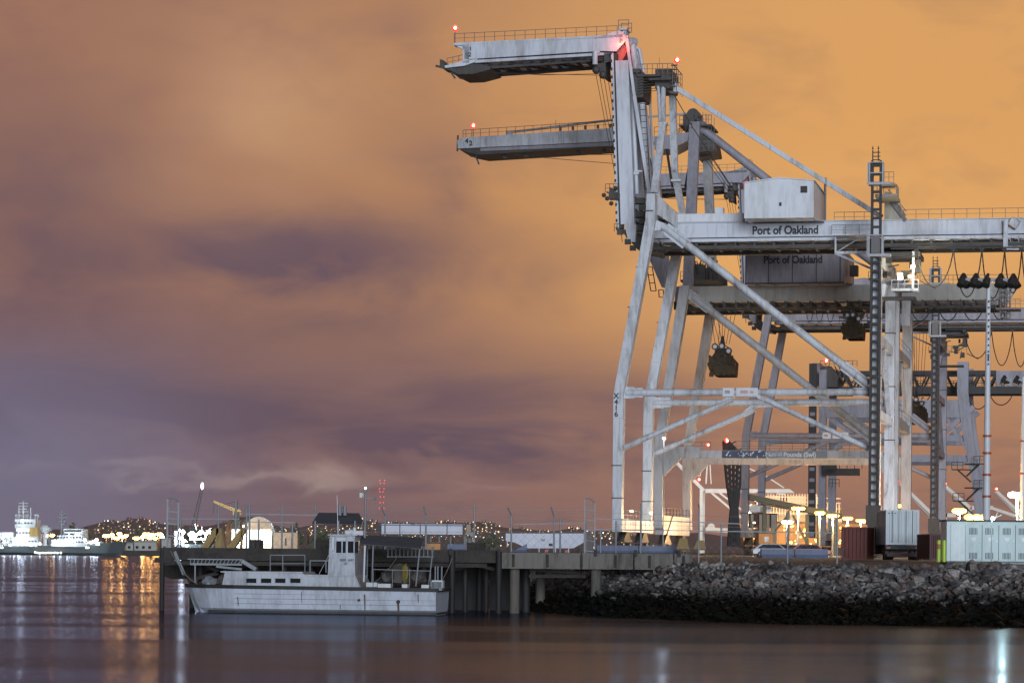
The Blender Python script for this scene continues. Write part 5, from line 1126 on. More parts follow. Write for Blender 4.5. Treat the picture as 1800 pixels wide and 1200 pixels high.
for px, py, r, mt, nm, lb, v, sc in ((703, 1012, .62, 'net', 'fishing_net', 'big brown heap of net under the boat canopy', -.2, (1, 1, .85)), (712, 1008, .22, 'oily', 'oilskin', 'yellow oilskin hanging beside the heaped net', -.7, (.7, .6, 2.2)),
                                  (681, 1014, .3, 'grime', 'winch', 'dark mottled winch on the working deck of the boat', -.8, (1, 1, 1.2)), (735, 1015, .4, 'net', 'tarpaulin', 'smaller tarpaulin bundle near the boat stern', 0, (1, 1, .8)),
                                  (369, 1022, .3, 'galv', 'anchor_bundle', 'pale bundle of gear on the bow deck', -.4, (1.1, 1, .8)), (394, 1018, .32, 'net', 'rope_coil', 'dark coil of rope against the cabin front', -.3, (1, 1, .9))):
    p = BF(px, py, v); o = blob_mb((0, 0, 0), r, int(px), sc).build(nm, M[mt]); o.location = BF.o + BF.U * p.x + BF.V * p.y + Z_ * max(p.z, zs + r * sc[2] * .8); o.rotation_euler = (0, 0, -BF.th); tag(o, lb, nm.replace('_', ' '))
# aluminium gangway hung between pier and boat
d = DP - .6; g = thing('gangway', 'latticed aluminium gangway slung below the pier deck above the boat bow', 'gangway', at(380, 990, d)); off = g.location; mb = MB(off=off)
for vv in (0, .7):
    a = at(330, 982, d) + Y_ * vv; b_ = at(425, 983, d) + Y_ * vv; c_ = at(334, 990, d) + Y_ * vv; e = at(425, 991, d) + Y_ * vv; mb.bar(a, b_, .05); mb.bar(c_, e, .05); n_ = 14
    for i in range(n_): mb.bar(c_.lerp(e, i / n_), a.lerp(b_, (i + .8) / n_), .035)
mb.build('lattice_side', M['galv'], g); MB(off=off).slab([at(334, 991, d), at(425, 992, d), at(425, 993.5, d), at(334, 992.5, d)], (0, .7, 0)).bar(at(425, 985, d), at(450, 1000, d), .18).bar(at(380, 995, d), at(425, 1000, d), .1).build('walkway', M['galv'], g)
mb = MB(off=off)
for a, b_ in (((306, 970), (322, 1010)), ((308, 968), (326, 1010)), ((343, 990), (343, 1024))): mb.bar(at(*a, d), at(*b_, d), .06)
mb.build('hanger', M['galv'], g)

# clutter: mooring lines, tyre fenders on the pier face, drums and pallets on the deck
M['rubber'] = paint('black_rubber', (0.012, 0.012, 0.012), (0.03, 0.03, 0.028), .5, 0, .8, 3)
def sag(a, b_, s_, r, off): 
    mb = MB(off=off); pts = [Vector(a).lerp(Vector(b_), i / 10) - Z_ * s_ * (1 - (2 * i / 10 - 1) ** 2) for i in range(11)]; return mb.path(pts, r, 5)
M['rope_pale'] = paint('mooring_rope', (.30, .26, .20), (.15, .12, .10), .6, 0, .9, 6)
for (a, da), (b_, db), s_, lb in ((((350, 1028), 133.5), ((300, 968), DP - .2), .25, 'slack mooring rope from the boat bow up to the pier end'), (((764, 1036), 132.3), ((795, 980), DP - .4), .2, 'mooring rope from the boat stern to the pile behind it'), (((640, 1030), 134), ((700, 975), DP - .3), .3, 'mooring rope amidships below the canopy')):
    p = at(*b_, db); o = sag(at(*a, da), p, s_, .022, p).build('mooring_rope', M['rope_pale']); o.location = p; tag(o, lb, 'rope', 'mooring ropes of the workboat')
q = random.Random(31)
for px, w, h, lb, mt in ((452, .5, .5, 'dark crate on the pier deck below the hangar', 'grime'), (575, .9, .55, 'wide dark crate left of the wheelhouse roof', 'timber'), (664, .6, .7, 'tall rusty crate beside the boat canopy', 'net'), (712, .5, .4, 'low crate on the pier behind the canopy', 'timber'), (838, .8, .45, 'flat pallet box near the fence post in mid pier', 'timber')):
    p = at(px, 964, DP + 3.2); p.z = zt; o = thing('crate', lb, 'crate', p, q.uniform(-.3, .3), 'crates on the pier deck'); mb = MB().box((0, 0, h / 2), (w * .94, .5, h * .94)); mb.build('boards', M[mt], o)
    mb = MB()
    for x in (-w / 2, 0, w / 2): mb.box((x, -.27, h / 2), (.07, .05, h))
    mb.box((0, -.3, h * .9), (w + .07, .04, .07)); mb.box((0, -.3, h * .12), (w + .07, .04, .07)); mb.build('batten', M['timber'], o)
# ------------------------------------------------------------------ in the yard behind the bank
def cont(name, label, px0, px1, y0, y1, d, length, rz, mat, group=None, doors=True, cat='container'):
    """Corrugated shipping container, its end towards the water."""
    a = at(px0, y1, d); b_ = at(px1, y0, d); w = b_.x - a.x; h = b_.z - a.z
    o = thing(name, label, cat, ((a.x + b_.x) / 2, d, a.z), rz, group); mb = MB()
    def corr(p, ax, n_, L_):
        vs = []; nx = n_ * 4
        for i in range(nx + 1):
            k = (0, .035, .035, 0)[i % 4] if i < nx else 0
            vs.append((i / nx * L_, k))
        return vs
    for side in range(4):
        L_ = w if side % 2 == 0 else length; pts = corr(None, None, int(L_ / .28), L_ - .2); n0 = len(mb.v); vs = []
        for s_, k in pts:
            if side == 0: p = (-w / 2 + .1 + s_, .02 + k)
            elif side == 2: p = (-w / 2 + .1 + s_, length - .02 - k)
            elif side == 1: p = (w / 2 - .02 - k, .1 + s_)
            else: p = (-w / 2 + .02 + k, .1 + s_)
            vs += [(p[0], p[1], .12), (p[0], p[1], h - .1)]
        mb.add(vs, [(2 * i, 2 * i + 2, 2 * i + 3, 2 * i + 1) for i in range(len(pts) - 1)])
    mb.box2((-w / 2 + .03, .03, h - .12), (w / 2 - .03, length - .03, h - .03)); mb.box2((-w / 2 + .03, .03, .06), (w / 2 - .03, length - .03, .14)); mb.build('corrugated_shell', mat, o)
    mb = MB()
    for x in (-1, 1):
        for y in (0, 1): mb.box((x * (w / 2 - .06), .06 + y * (length - .12), h / 2), (.12, .12, h))
        for z in (.07, h - .05): mb.box((x * (w / 2 - .05), length / 2, z), (.09, length - .24, .1))
    for y in (.05, length - .05):
        for z in (.07, h - .05): mb.box((0, y, z), (w - .24, .1, .11))
    mb.build('corner_frame', mat, o)
    return o
M['redc'] = paint('rusty_red_container', (0.13, 0.028, 0.02), (0.06, 0.018, 0.014), 0.8, 0.3, 0.6, 0.8)
M['whitec'] = paint('white_container', (0.52, 0.58, 0.60), (0.34, 0.36, 0.36), 0.6, 0.15, 0.5, 0.9)
M['maroon'] = paint('maroon_steel', (0.07, 0.015, 0.016), (0.03, 0.01, 0.01), 0.7, 0.2, 0.6, 1)
M['bluegrey'] = paint('blue_grey_barrier', (0.13, 0.16, 0.25), (0.08, 0.09, 0.12), 0.6, 0.1, 0.6, 0.8)
cont('shipping_container', 'rust-red shipping container standing on the ground left of the white one', 1478, 1524, 926, 984, 205, 6, R(-12), M['redc'], 'containers in the yard')
wc = cont('shipping_container', 'white ribbed shipping container raised on a dark trailer', 1557, 1616, 896, 957, 200, 9, R(-3), M['whitec'], 'containers in the yard')
mb = MB(); 
for k in range(3): mb.box((-.95 + .22 * k, -.0, 2.2), (.12, .02, .05))
mb.build('container_number', M['text'], wc)
for x in (-.7, -.25, .25, .7): MB().tube((x, -.03, .15), (x, -.03, 2.4), .02, n=5).build('lock_rod', M['galv'], wc)
# trailer under it
p = at(1587, 984, 200); t_ = thing('trailer', 'dark flat trailer with paired tyres under the white ribbed container', 'trailer', p, R(-3)); zc = wc.location.z - p.z
MB().box2((-.5, .1, zc - .35), (-.35, 9, zc - .03)).box2((.35, .1, zc - .35), (.5, 9, zc - .03)).box2((-1.2, .05, zc - .3), (1.2, .3, zc - .03)).box2((-1.2, 1, zc - .5), (1.2, 3.6, zc - .36)).build('chassis', M['dark'], t_)
for y in (1.2, 2.6):
    for x in (-1.05, -.72, .72, 1.05): w_ = MB().tube((x - .13, y, .5), (x + .13, y, .5), .5, n=16).build('tyre', M['dark'], t_); MB().tube((x - .14, y, .5), (x + .14, y, .5), .22, n=10).build('rim', M['grime'], w_)
for x in (-1.0, 1.0): MB().box((x, .02, zc - .2), (.25, .04, .12)).build('tail_lamp', M['redtone'], t_)
MB().box2((-1.2, 9.2, .4), (1.2, 11, 2.4)).box2((-1.1, .1, .25), (1.1, .14, .5)).build('tractor_body', M['maroon'], t_)
cont('shipping_container', 'dark maroon shipping container squeezed between the trailer and the grey cabinets', 1634, 1661, 938, 984, 190, 6, R(0), M['maroon'], 'containers in the yard')
# long low barriers
def barrier(px0, px1, y0, y1, d, lb, th=.9, sl=0):
    a = at(px0, y1, d); b_ = at(px1, y0, d); o = thing('barrier', lb, 'barrier', a, 0, 'blue-grey barriers'); off = o.location; n_ = max(1, round((b_.x - a.x) / 2.2)); w = (b_.x - a.x) / n_
    for k in range(n_):
        x = a.x + k * w; z0, z1 = a.z, b_.z; MB(off=off).slab([(x + .02, d, z0), (x + .02, d, z1 - (sl if k == 0 and sl > 0 else 0)), (x + w - .02, d, z1 - (-sl if k == n_ - 1 and sl < 0 else 0)), (x + w - .02, d, z0)], (0, th, 0)).slab([(x + .02, d - .18, z0), (x + .02, d, z0 + .2), (x + w - .02, d, z0 + .2), (x + w - .02, d - .18, z0)], (0, .001, 0)).build('barrier_block', M['bluegrey'], o)
barrier(1048, 1196, 959, 974, 152, 'long blue-grey barrier below the front wheels of the near cranes')
barrier(1338, 1456, 965, 980, 158, 'shorter blue-grey barrier left of the rust-red container')
barrier(896, 927, 955, 972, 158, 'short blue-grey barrier with a sloping end, left of the white trailer body', sl=.5)
barrier(786, 818, 956, 970, 170, 'small blue-grey barrier beneath the raised white box')
for px in (1200, 1230):
    p = at(px, 966, 150); o = thing('marker_block', ('dull yellow-green marker block at the %s of the two near the pier end' % ('left' if px == 1200 else 'right')), 'marker', p, 0, 'yellow marker blocks'); MB().slab([(-.35, 0, 0), (.35, 0, 0), (.22, 0, .62 if px == 1200 else .5), (-.15, 0, .62 if px == 1200 else .5)], (0, .5, 0)).build('painted_block', M['yellow'], o); MB().box((0, .25, .02), (.85, .7, .06)).build('foot', M['grime'], o)
# bollards by the cabinets
M['lime'] = paint('lime_reflective', (0.42, 0.60, 0.04), (0.3, 0.4, 0.05), 0.3, 0, 0.35, 3)
for px, lb in ((1650, 'left of two yellow-green bollards, paler, with an orange band'), (1659.5, 'right of two yellow-green bollards, brighter, beside the grey cabinets')):
    p = at(px, 987, 139); o = thing('bollard', lb, 'bollard', p, 0, 'yellow-green bollards'); MB().tube((0, 0, 0), (0, 0, .98), .095, n=14).sphere((0, 0, .98), .095, 14, 6).build('post', M['lime'], o)
    MB().tube((0, 0, .62), (0, 0, .86), .099, n=14).build('reflective_band', M['yellow'] if px < 1655 else M['lime'], o)
# electrical cabinets with louvred doors
M['teal'] = paint('teal_grey_enamel', (0.36, 0.45, 0.46), (0.22, 0.28, 0.28), 0.5, 0.1, 0.4, 0.9)
M['tealp'] = paint('pale_enamel', (0.50, 0.55, 0.57), (0.33, 0.36, 0.37), 0.6, 0.12, 0.45, 1)
d = 146; p = at(1664, 989, d); cb = thing('switchgear_cabinet', 'long teal-grey electrical cabinet with louvred doors on the bank top', 'electrical cabinet', p); k_ = d / F; zt_ = at(1665, 914, d).z - p.z; x1 = (1840 - 1664) * k_
bx = lambda px: (px - 1664) * k_
MB().box2((0, .03, .1), (x1, 2.2, zt_ - .05)).build('body', M['teal'], cb); MB().box2((-.05, -.06, zt_ - .05), (x1, 2.3, zt_ + .04)).build('roof', M['dark'], cb)
MB().box2((bx(1671), -.015, .12), (bx(1696) - .02, .028, zt_ - .22)).build('blank_panel', M['tealp'], cb); MB().box2((0, -.1, -.1), (x1, 2.3, .09)).build('plinth', M['concrete'], cb)
for i in range(5):
    a, b_ = bx(1696.5 + 29.3 * i), bx(1696.5 + 29.3 * (i + 1)); dr = MB().box2((a + .012, -.02, .14), (b_ - .012, .027, zt_ - .22)).build('door', M['teal'], cb); w = b_ - a
    for z, h in ((zt_ - .62, .34), (.3, .32)):
        mb = MB()
        for j in range(6): x = a + w * (.24 if i % 2 == 0 else .2) + j * .072; mb.box2((x, -.03, z - h / 2 + .08), (x + .035, -.018, z + h / 2 + .08))
        mb.build('louvre', M['text'], dr)
    mb = MB(); x = a + w * .5; mb.slab([(x - .13, -.035, zt_ - .86), (x + .13, -.035, zt_ - .86), (x + .07, -.035, zt_ - 1.05), (x - .07, -.035, zt_ - 1.05)], (0, .012, 0)); mb.build('warning_label', M['white'], dr)
    MB().box2((b_ - .014, -.024, .14), (b_ + .014, .02, zt_ - .22)).build('door_gap', M['text'], dr); MB().tube((b_ - .1, -.06, 1.12), (b_ - .1, -.02, 1.12), .045, n=10).build('handle', M['white'], dr)
MB().box2((bx(1745), -.9, -.02), (x1, -.8, .05)).box2((bx(1730), -1.4, -.25), (x1, -1.3, -.16)).build('conduit', M['galv'], cb)
for px in (1687, 1692): MB().tube((bx(px), .5, zt_), (bx(px), .5, zt_ + .2), .02, n=5).sphere((bx(px), .5, zt_ + .22), .06, 6, 4).build('roof_fitting', M['dark'], cb)
p = at(1742.5, 992, 143); o = thing('area_light', 'thin hooked post with a small lamp in front of the cabinet doors', 'lamp post', p); h = at(1742.5, 908, 143).z - p.z
MB().path([(0, 0, 0), (0, 0, h - .35), (.0, 0, h - .2), (.15, 0, h), (.35, 0, h + .02)], .03, 6).bar((0, 0, h - .1), (.5, 0, h + .1), .05).bar((.2, 0, h), (.32, 0, h + .3), .03).build('post', M['galv'], o); MB().sphere((.05, -.05, h - .08), .09, 8, 6).build('lamp', M['cool'], o); point('lamp_and_fill', (.3, -1.6, h - .1), 170, (.72, 1.0, .93), .12, o)
# concrete kerb along the bank top
tag(MB().box2((22.5, 130.5, GZ - .3), (60, 130.85, GZ + .02)).build('kerb', M['concrete']), kind='structure')
# tall floodlight poles
def flood_pole(px, y0, y1, d, w0, lb, heads, hw, bands, py_arm):
    p = at(px, y1, d); p.z = GZ; o = thing('floodlight_pole', lb, 'floodlight', p, 0, 'unlit floodlight poles'); k = d / F; H_ = at(px, y0, d).z - GZ
    segs = 4; mb = MB()
    for i in range(segs): z0_, z1_ = H_ * i / segs, H_ * (i + 1) / segs; r0 = w0 * (1 - .5 * i / segs); mb.tube((0, 0, z0_), (0, 0, z1_), r0, w0 * (1 - .5 * (i + 1) / segs) * 1.02, n=14)
    mb.build('pole', M['white'], o)
    for y in bands: z = at(px, y, d).z - GZ; MB().tube((0, 0, z - .09), (0, 0, z + .09), w0 * 1.08, n=14).build('orange_band', M['orangep'], o)
    z = at(px, py_arm, d).z - GZ; MB().bar((-hw, 0, z), (hw, 0, z), .22, .3).bar((-hw * .5, 0, z + .1), (hw * .5, 0, z + .1), .12).build('crossarm', M['galv'], o)
    for i in range(heads):
        x = -hw + 2 * hw * i / (heads - 1)
        for s_, yy in ((-1, -.3), (1, .3)):
            if heads > 4 and i == heads // 2 and s_ > 0: continue
            mb = MB(); mb.tube((x + s_ * .12, yy, z + .1), (x + s_ * .34, yy - .35, z - .55), .26, .34, n=12); mb.bar((x, 0, z + .5), (x + s_ * .4, yy, z - .1), .18); mb.build('floodlight_head', M['dark'], o)
M['orangep'] = paint('orange_band_paint', (0.40, 0.08, 0.03), None, 0.3, 0, 0.5)
flood_pole(1734, 492, 905, 236, .33, 'tall white pole with orange bands carrying dark floodlights, right of the cranes', 5, 2.05, (766, 796, 834, 872), 492)
flood_pole(1797, 662, 925, 330, .36, 'lower white pole with dark floodlights at the right edge of the photo', 4, 2.2, (775, 832), 668)
def ticks(): 
    o = [x for x in bpy.data.objects if x.name.startswith('floodlight_pole')][0]; mb = MB(); k = 236 / F
    for i in range(11): z = at(1734, 530 + 11 * i, 236).z - GZ; mb.box((.0, -.31 + .012 * i * .3, z), (.07, .3, .14))
    for y in (625, 632): z = at(1734, y, 236).z - GZ; mb.box((.0, -.2, z), (.1, .3, .25))
    mb.build('cable_clip', M['dark'], o)
ticks()

# ------------------------------------------------------------------ yard lamps
def yard_lamp(px, py, d, mat, col, lb, power=0, heads=4, r=.28, pw=.09, name='street_lamp', grp='sodium lamps of the yard', spread=1.1, zg=GZ):
    p = at(px, py, d); o = thing(name, lb, 'lamp post', (p.x, p.y, zg), 0, grp); h = p.z - zg
    MB().tube((0, 0, 0), (0, 0, h), pw * 1.5, pw, n=8).bar((-spread, 0, h), (spread, 0, h), .12).build('pole', M['galv'], o)
    for i in range(heads):
        x = spread * (-1 + 2 * i / max(1, heads - 1)) if heads > 1 else 0; MB().sphere((x, -.1, h - .1), r, 8, 6, (1.3, 1, .7)).build('lamp', M[mat], o)
    if power: point('lamp_and_fill', Vector((0, -.6, h - .6)), power, col, .5, o)
AMB = (1.0, .58, .22)
yard_lamp(1403, 892, 405, 'amber', AMB, 'sodium lamp standing tallest and leftmost in the orange row behind the red container', 8000, 3, .33, .12, spread=.55)
yard_lamp(1441, 900, 415, 'amber', AMB, 'sodium lamp second from the left in the orange row behind the red container', 6000, 2, .35, .12, spread=.3)
yard_lamp(1464, 905, 424, 'amber', AMB, 'sodium lamp third from the left in the orange row behind the red container', 6000, 3, .33, .12, spread=.5)
yard_lamp(1490, 910, 680, 'amber', AMB, 'sodium lamp fourth in the receding row, above the rust-red container', 6000, 3, .5, .18, spread=.6)
yard_lamp(1513, 914, 740, 'amber', AMB, 'sodium lamp farthest in the orange row behind the red container', 6000, 3, .5, .18, spread=.6)
yard_lamp(1384, 916, 400, 'cool', (.85, .93, 1), 'white floodlight low beside the conveyor, left of the orange lamps', 2500, 2, .3, .1, grp='white yard lamps', spread=.4)
yard_lamp(1527, 918, 430, 'cool', (.85, .93, 1), 'white floodlight just above the right corner of the rust-red container', 1200, 1, .3, .1, grp='white yard lamps')
yard_lamp(1788, 868, 345, 'cool', (.95, .97, 1), 'big double white floodlight at the right edge, on a white pole', 15000, 2, .5, .14, grp='white yard lamps', spread=.5)
yard_lamp(1686, 896, 330, 'amber', AMB, 'sodium lamp behind the grey cabinets, left one of two', 7500, 2, .42, .15, spread=.3)
yard_lamp(1717, 907, 300, 'amber', AMB, 'wide sodium lamp over the roof of the grey cabinets, right one of two', 6500, 3, .42, .15, spread=.8)
yard_lamp(1581, 888, 560, 'amber', AMB, 'small sodium lamp between the rear crane legs above the white container', 0, 1, .45, .15)
yard_lamp(1167, 769, 352, 'cool', (.9, .95, 1), 'single white lamp on a tall thin mast beside the bent front crane legs', 150, 1, .14, .06, grp='white yard lamps', spread=.2)
# ------------------------------------------------------------------ behind the cranes: conveyor, lattice mast, stacked boxes
def pmb(off): return MB(off=off)
M['ochre'] = paint('ochre_stack', (0.34, 0.20, 0.085), (0.14, 0.08, 0.04), 0.7, 0.2, 0.7, 0.3)
M['tealdark'] = paint('dark_teal_steel', (0.022, 0.042, 0.042), (0.03, 0.035, 0.03), 0.6, 0.2, 0.6, 0.5)
d = 430; a = at(1318, 873, d); o = thing('conveyor', 'dark teal enclosed conveyor sloping down to the right behind the crane legs', 'conveyor', (a.x, d, GZ)); off = o.location
pmb(off).slab([at(1318, 868, d), at(1480, 902, d), at(1480, 910, d), at(1318, 878, d)], (0, 3, 0)).build('gallery', M['tealdark'], o)
pmb(off).slab([at(1340, 884, d), at(1480, 909, d), at(1480, 911, d), at(1340, 886, d)], (0, 3, 0)).build('walkway', M['grime'], o)
mb = pmb(off)
for px, y in ((1345, 885), (1386, 900), (1420, 903), (1440, 905), (1470, 907)): q1 = at(px, y, d); mb.bar((q1.x, d + 1, GZ), (q1.x, d + 1, q1.z), .5)
mb.bar(at(1345, 955, d) + Y_, at(1386, 905, d) + Y_, .3); mb.bar(at(1420, 955, d) + Y_, at(1395, 905, d) + Y_, .3); mb.bar(at(1440, 955, d) + Y_, at(1470, 915, d) + Y_, .25); mb.build('trestle', M['tealdark'], o)
d = 470; a = at(1345, 888, d); o = thing('control_cabin', 'dark cabin on legs carrying a pale lettered sign box, left of the conveyor', 'cabin', (a.x, d, GZ)); off = o.location
pmb(off).box2((at(1322, 0, d).x, d, at(0, 888, d).z), (at(1363, 0, d).x, d + 4, at(0, 877, d).z)).build('sign_box', M['white'], o)
pmb(off).box2((at(1328, 0, d).x, d + .5, at(0, 915, d).z), (at(1375, 0, d).x, d + 6, at(0, 890, d).z)).build('cabin_body', M['maroon'], o)
mb = pmb(off)
for px in (1330, 1345, 1358, 1366, 1371): x = at(px, 0, d).x; mb.bar((x, d + .2, GZ), (x, d + .2, at(0, 892, d).z), .45)
mb.build('leg', M['cream'], o)
text_part('NTZEN', .52, M['text'], o, (at(1344.5, 0, d).x - off.x, -.05, at(0, 882.5, d).z - off.z), X_, Z_, squeeze=1.15); text_part('EL', .52, M['text'], o, (at(1344.5, 0, d).x - off.x, -.05, at(0, 887, d).z - off.z), X_, Z_, squeeze=1.15)
d = 540; a = at(1290, 955, d); o = thing('lattice_mast', 'dark lattice mast flaring to a wide top, red lamp on it', 'lattice mast', (a.x, d, GZ)); off = o.location; mb = pmb(off)
prof = [(775, 1273, 1281), (800, 1274, 1306), (850, 1279, 1302), (895, 1286, 1297), (925, 1283, 1299), (960, 1281, 1301)]
for (ya, a0, a1), (yb, b0, b1) in zip(prof, prof[1:]):
    for e in (0, 3.0):
        for k in range(5): mb.bar(at(a0 + (a1 - a0) * k / 4, ya, d) + Y_ * e, at(b0 + (b1 - b0) * k / 4, yb, d) + Y_ * e, .28)
        n_ = max(2, int((yb - ya) / 9))
        for k in range(n_): t0 = k / n_; t1 = (k + 1) / n_; l0 = at(a0 + (b0 - a0) * t0, ya + (yb - ya) * t0, d) + Y_ * e; r0 = at(a1 + (b1 - a1) * t1, ya + (yb - ya) * t1, d) + Y_ * e; mb.bar(l0, r0, .2); mb.bar(Vector((r0.x, r0.y, l0.z)), Vector((l0.x, l0.y, r0.z)), .2)
for ya, a0, a1 in prof: mb.bar(at(a0, ya, d), at(a0, ya, d) + Y_ * 3, .25); mb.bar(at(a1, ya, d), at(a1, ya, d) + Y_ * 3, .25)
mb.build('lattice', M['dark'], o); warning_light(o, at(1277, 777, d) - off, 1.5, .3, 900)
# distant ship-to-shore cranes
M['farwhite'] = paint('far_crane_paint', (0.66, 0.62, 0.56), (0.45, 0.40, 0.34), 0.4, 0.0, 0.6, 0.2)
d = 820; a = at(1245, 955, d); o = thing('far_crane', 'distant pale crane with a level boom, seen between the front crane legs', 'crane', (a.x, d, GZ), 0, 'distant cranes'); off = o.location
for px in (1239, 1248.5, 1251): pass
for px, dd in ((1240, 0), (1249, 12)): pmb(off).col([Vector((at(px, 0, d).x, d + dd, GZ)), Vector((at(px, 0, d).x, d + dd, at(0, 848, d).z))], .9, 1.0).build('leg', M['farwhite'], o)
for px in (1375, 1385): pmb(off).col([Vector((at(px, 0, d).x, d, GZ)), Vector((at(px, 0, d).x, d, at(0, 860, d).z))], .9, 1.0).build('leg', M['farwhite'], o)
pmb(off).slab([at(1240, 859, d), at(1388, 859, d), at(1398, 866, d), at(1240, 866, d)], (0, 2, 0)).box2((at(1243, 0, d).x, d + 8, at(0, 851, d).z), (at(1290, 0, d).x, d + 10, at(0, 846, d).z)).build('boom', M['farwhite'], o)
mb = pmb(off)
for (x0, y0), (x1, y1), w in (((1183, 806), (1237, 862), .95), ((1251, 866), (1322, 925), .6), ((1260, 862), (1335, 920), .5), ((1349, 838), (1378, 857), .35), ((1300, 815), (1349, 838), .3), ((1241, 850), (1243, 816), .4), ((1250, 850), (1248, 816), .3), ((1215, 825), (1230, 837), .25), ((1230, 837), (1237, 815), .25), ((1207, 838), (1222, 822), .2)):
    mb.bar(at(x0, y0, d), at(x1, y1, d), w)
mb.build('stay', M['farwhite'], o); pmb(off).box2((at(1374, 0, d).x, d, at(0, 857, d).z), (at(1388, 0, d).x, d + 3, at(0, 854.5, d).z)).build('boom_platform', M['farwhite'], o)
pmb(off).tube(at(1250, 926, d), at(1250, 926, d) + Y_ * .5, 1.1, n=16).tube(at(1250, 926, d) - Y_ * .05, at(1250, 926, d) + Y_ * .4, .5, n=12).bar(at(1240, 930, d), at(1285, 932, d), 1.2).build('cable_reel', M['farwhite'], o)
for px, py in ((1244, 783), (1228, 844), (1285, 856)): warning_light(o, at(px, py, d) - off, .8, .4, 0)
point('lamp_and_fill', at(1300, 900, d - 40) - off, 42000, (1, .9, .78), 2, o)  # added fill lamp without a fixture, brightens this pale crane from the front
for i, (x0, y0, x1, y1, lx) in enumerate(((1583, 850, 1640, 905, 1640), (1662, 855, 1705, 892, 1712), (1752, 864, 1800, 908, 1803), (1735, 890, 1790, 908, 1795))):
    d = 1000 + 60 * i; a = at(lx, 955, d); lb = ['distant crane with raised boom between the rear legs of the near cranes', 'distant crane with raised boom left of the banded pole', 'distant crane with raised boom right of the banded pole', 'faintest distant crane, its low boom just above the cabinets'][i]
    o = thing('far_crane', lb, 'crane', (a.x, d, GZ), 0, 'distant cranes'); off = o.location
    pmb(off).bar(at(x0, y0, d), at(x1, y1, d), 1.7, 1.2).build('boom', M['farwhite'], o); pmb(off).bar(at(x0 + 3, y0 - 1, d) + Y_ * 8, at(x1, y1, d) + Y_ * 8, 1.0).build('boom', M['farwhite'], o)
    for px in (x1, x1 + 22): pmb(off).col([Vector((at(px, 0, d).x, d, GZ)), at(px, y1 - 4, d)], 1.2, 1.4).build('leg', M['farwhite'], o)
    pmb(off).bar(at(x1, y1, d), at(x1 + 40, y1, d), 1.4).build('girder', M['farwhite'], o); warning_light(o, at(x0 - 1, y0 - 4, d) - off, .6, .45, 0)
    point('lamp_and_fill', at(x1, y1 + 20, d - 30) - off, 6000, (1, .72, .5), 2, o)
# the moored container ship glowing in the yard lights, its deck stacks as boxes
d = 760; a = at(1400, 957, d); o = thing('container_ship', 'container ship stacked with golden-lit boxes far behind the crane legs', 'ship', (a.x, d, 0)); off = o.location
pmb(off).slab([at(1300, 920, d), at(1530, 920, d), at(1530, 962, d), at(1310, 962, d)], (0, 26, 0)).build('hull', M['ochre'], o)
q = random.Random(9)
x = 1330
while x < 1478:
    top = 868 if x < 1400 else (866 if x < 1448 else 884); top = top + q.choice((0, 0, 3, 6)); y = 920
    while y > top: pmb(off).box2((at(x, 0, d).x, d + 2, at(0, y, d).z), (at(x + 15.2, 0, d).x, d + 20, at(0, y - 14.5, d).z)).build('stacked_box', M[q.choice(('ochre', 'cream', 'ochre', 'farwhite'))], o); y -= 15.5
    x += 16
mb = pmb(off)
for px in range(1335, 1480, 5): mb.bar(at(px, 905, d), at(px, 868 if px < 1450 else 885, d), .25)
for y in (872, 880, 890, 900): mb.bar(at(1335, y, d), at(1478, y + 4, d), .2)
mb.build('lashing_bridge', M['farwhite'], o)
for px, py in ((1350, 880), (1420, 872), (1395, 940), (1455, 935), (1340, 945), (1300, 935), (1485, 890)): point('lamp_and_fill', at(px, py, d - 14) - off, 4200, AMB, .8, o)
mb = pmb(off)
for k in range(90): mb.sphere(at(q.uniform(1320, 1545), q.uniform(922, 958), d - 3 - q.uniform(0, 60)), q.uniform(.15, .34), 6, 4)
mb.build('deck_lamps', glow('deck_amber', (1, .50, .12), 7), o)['kind'] = 'stuff'
d = 390; o = thing('gatehouse', 'small ochre gatehouse glowing behind the legs, under the conveyor', 'building', at(1352, 960, d)); off = o.location
MB(off=off).box2((at(1342, 0, d).x, d, GZ), (at(1368, 0, d).x, d + 5, at(0, 925, d).z)).build('wall', M['ochre'], o); MB(off=off).box2((at(1340, 0, d).x, d - .5, at(0, 925, d).z), (at(1372, 0, d).x, d + 5.5, at(0, 922, d).z)).build('roof', M['tealdark'], o); MB(off=off).box2((at(1352, 0, d).x, d - .05, at(0, 940, d).z), (at(1360, 0, d).x, d, at(0, 931, d).z)).build('window', M['glass'], o)
for px, py, pw in ((1330, 935, 2000), (1395, 930, 2200), (1420, 940, 2000), (1215, 940, 2200), (1490, 945, 2500)): point('lamp_and_fill', at(px, py, 372) - off, pw, AMB, .5, o)  # added point lights without fixtures, brightening the quay zone
# parked vehicles glimpsed under the cranes
def car(px, py, d, col, lb, rz=0):
    m_ = paint('car_paint', col, None, .2, 0, .3); p = at(px, py, d); p.z = GZ; o = thing('parked_car', lb, 'car', p, rz, 'cars parked under the cranes')
    MB().slab([(-2.1, -.85, .35), (2.1, -.85, .35), (2.15, -.85, .8), (1.2, -.85, .95), (.6, -.78, 1.4), (-1.2, -.78, 1.42), (-1.9, -.85, .95), (-2.15, -.85, .8)], (0, 1.7, 0)).build('body', m_, o, bevel=.05)
    MB().slab([(1.1, -.87, .93), (.58, -.8, 1.33), (-1.1, -.8, 1.34), (-1.7, -.87, .93)], (0, .02, 0)).build('window', M['glass'], o)
    for x in (-1.3, 1.3):
        for y in (-.8, .8): w_ = MB().tube((x, y - .1, .33), (x, y + .1, .33), .33, n=14).build('wheel', M['dark'], o); MB().tube((x, y - .12, .33), (x, y + .12, .33), .17, n=10).build('rim', M['galv'], w_)
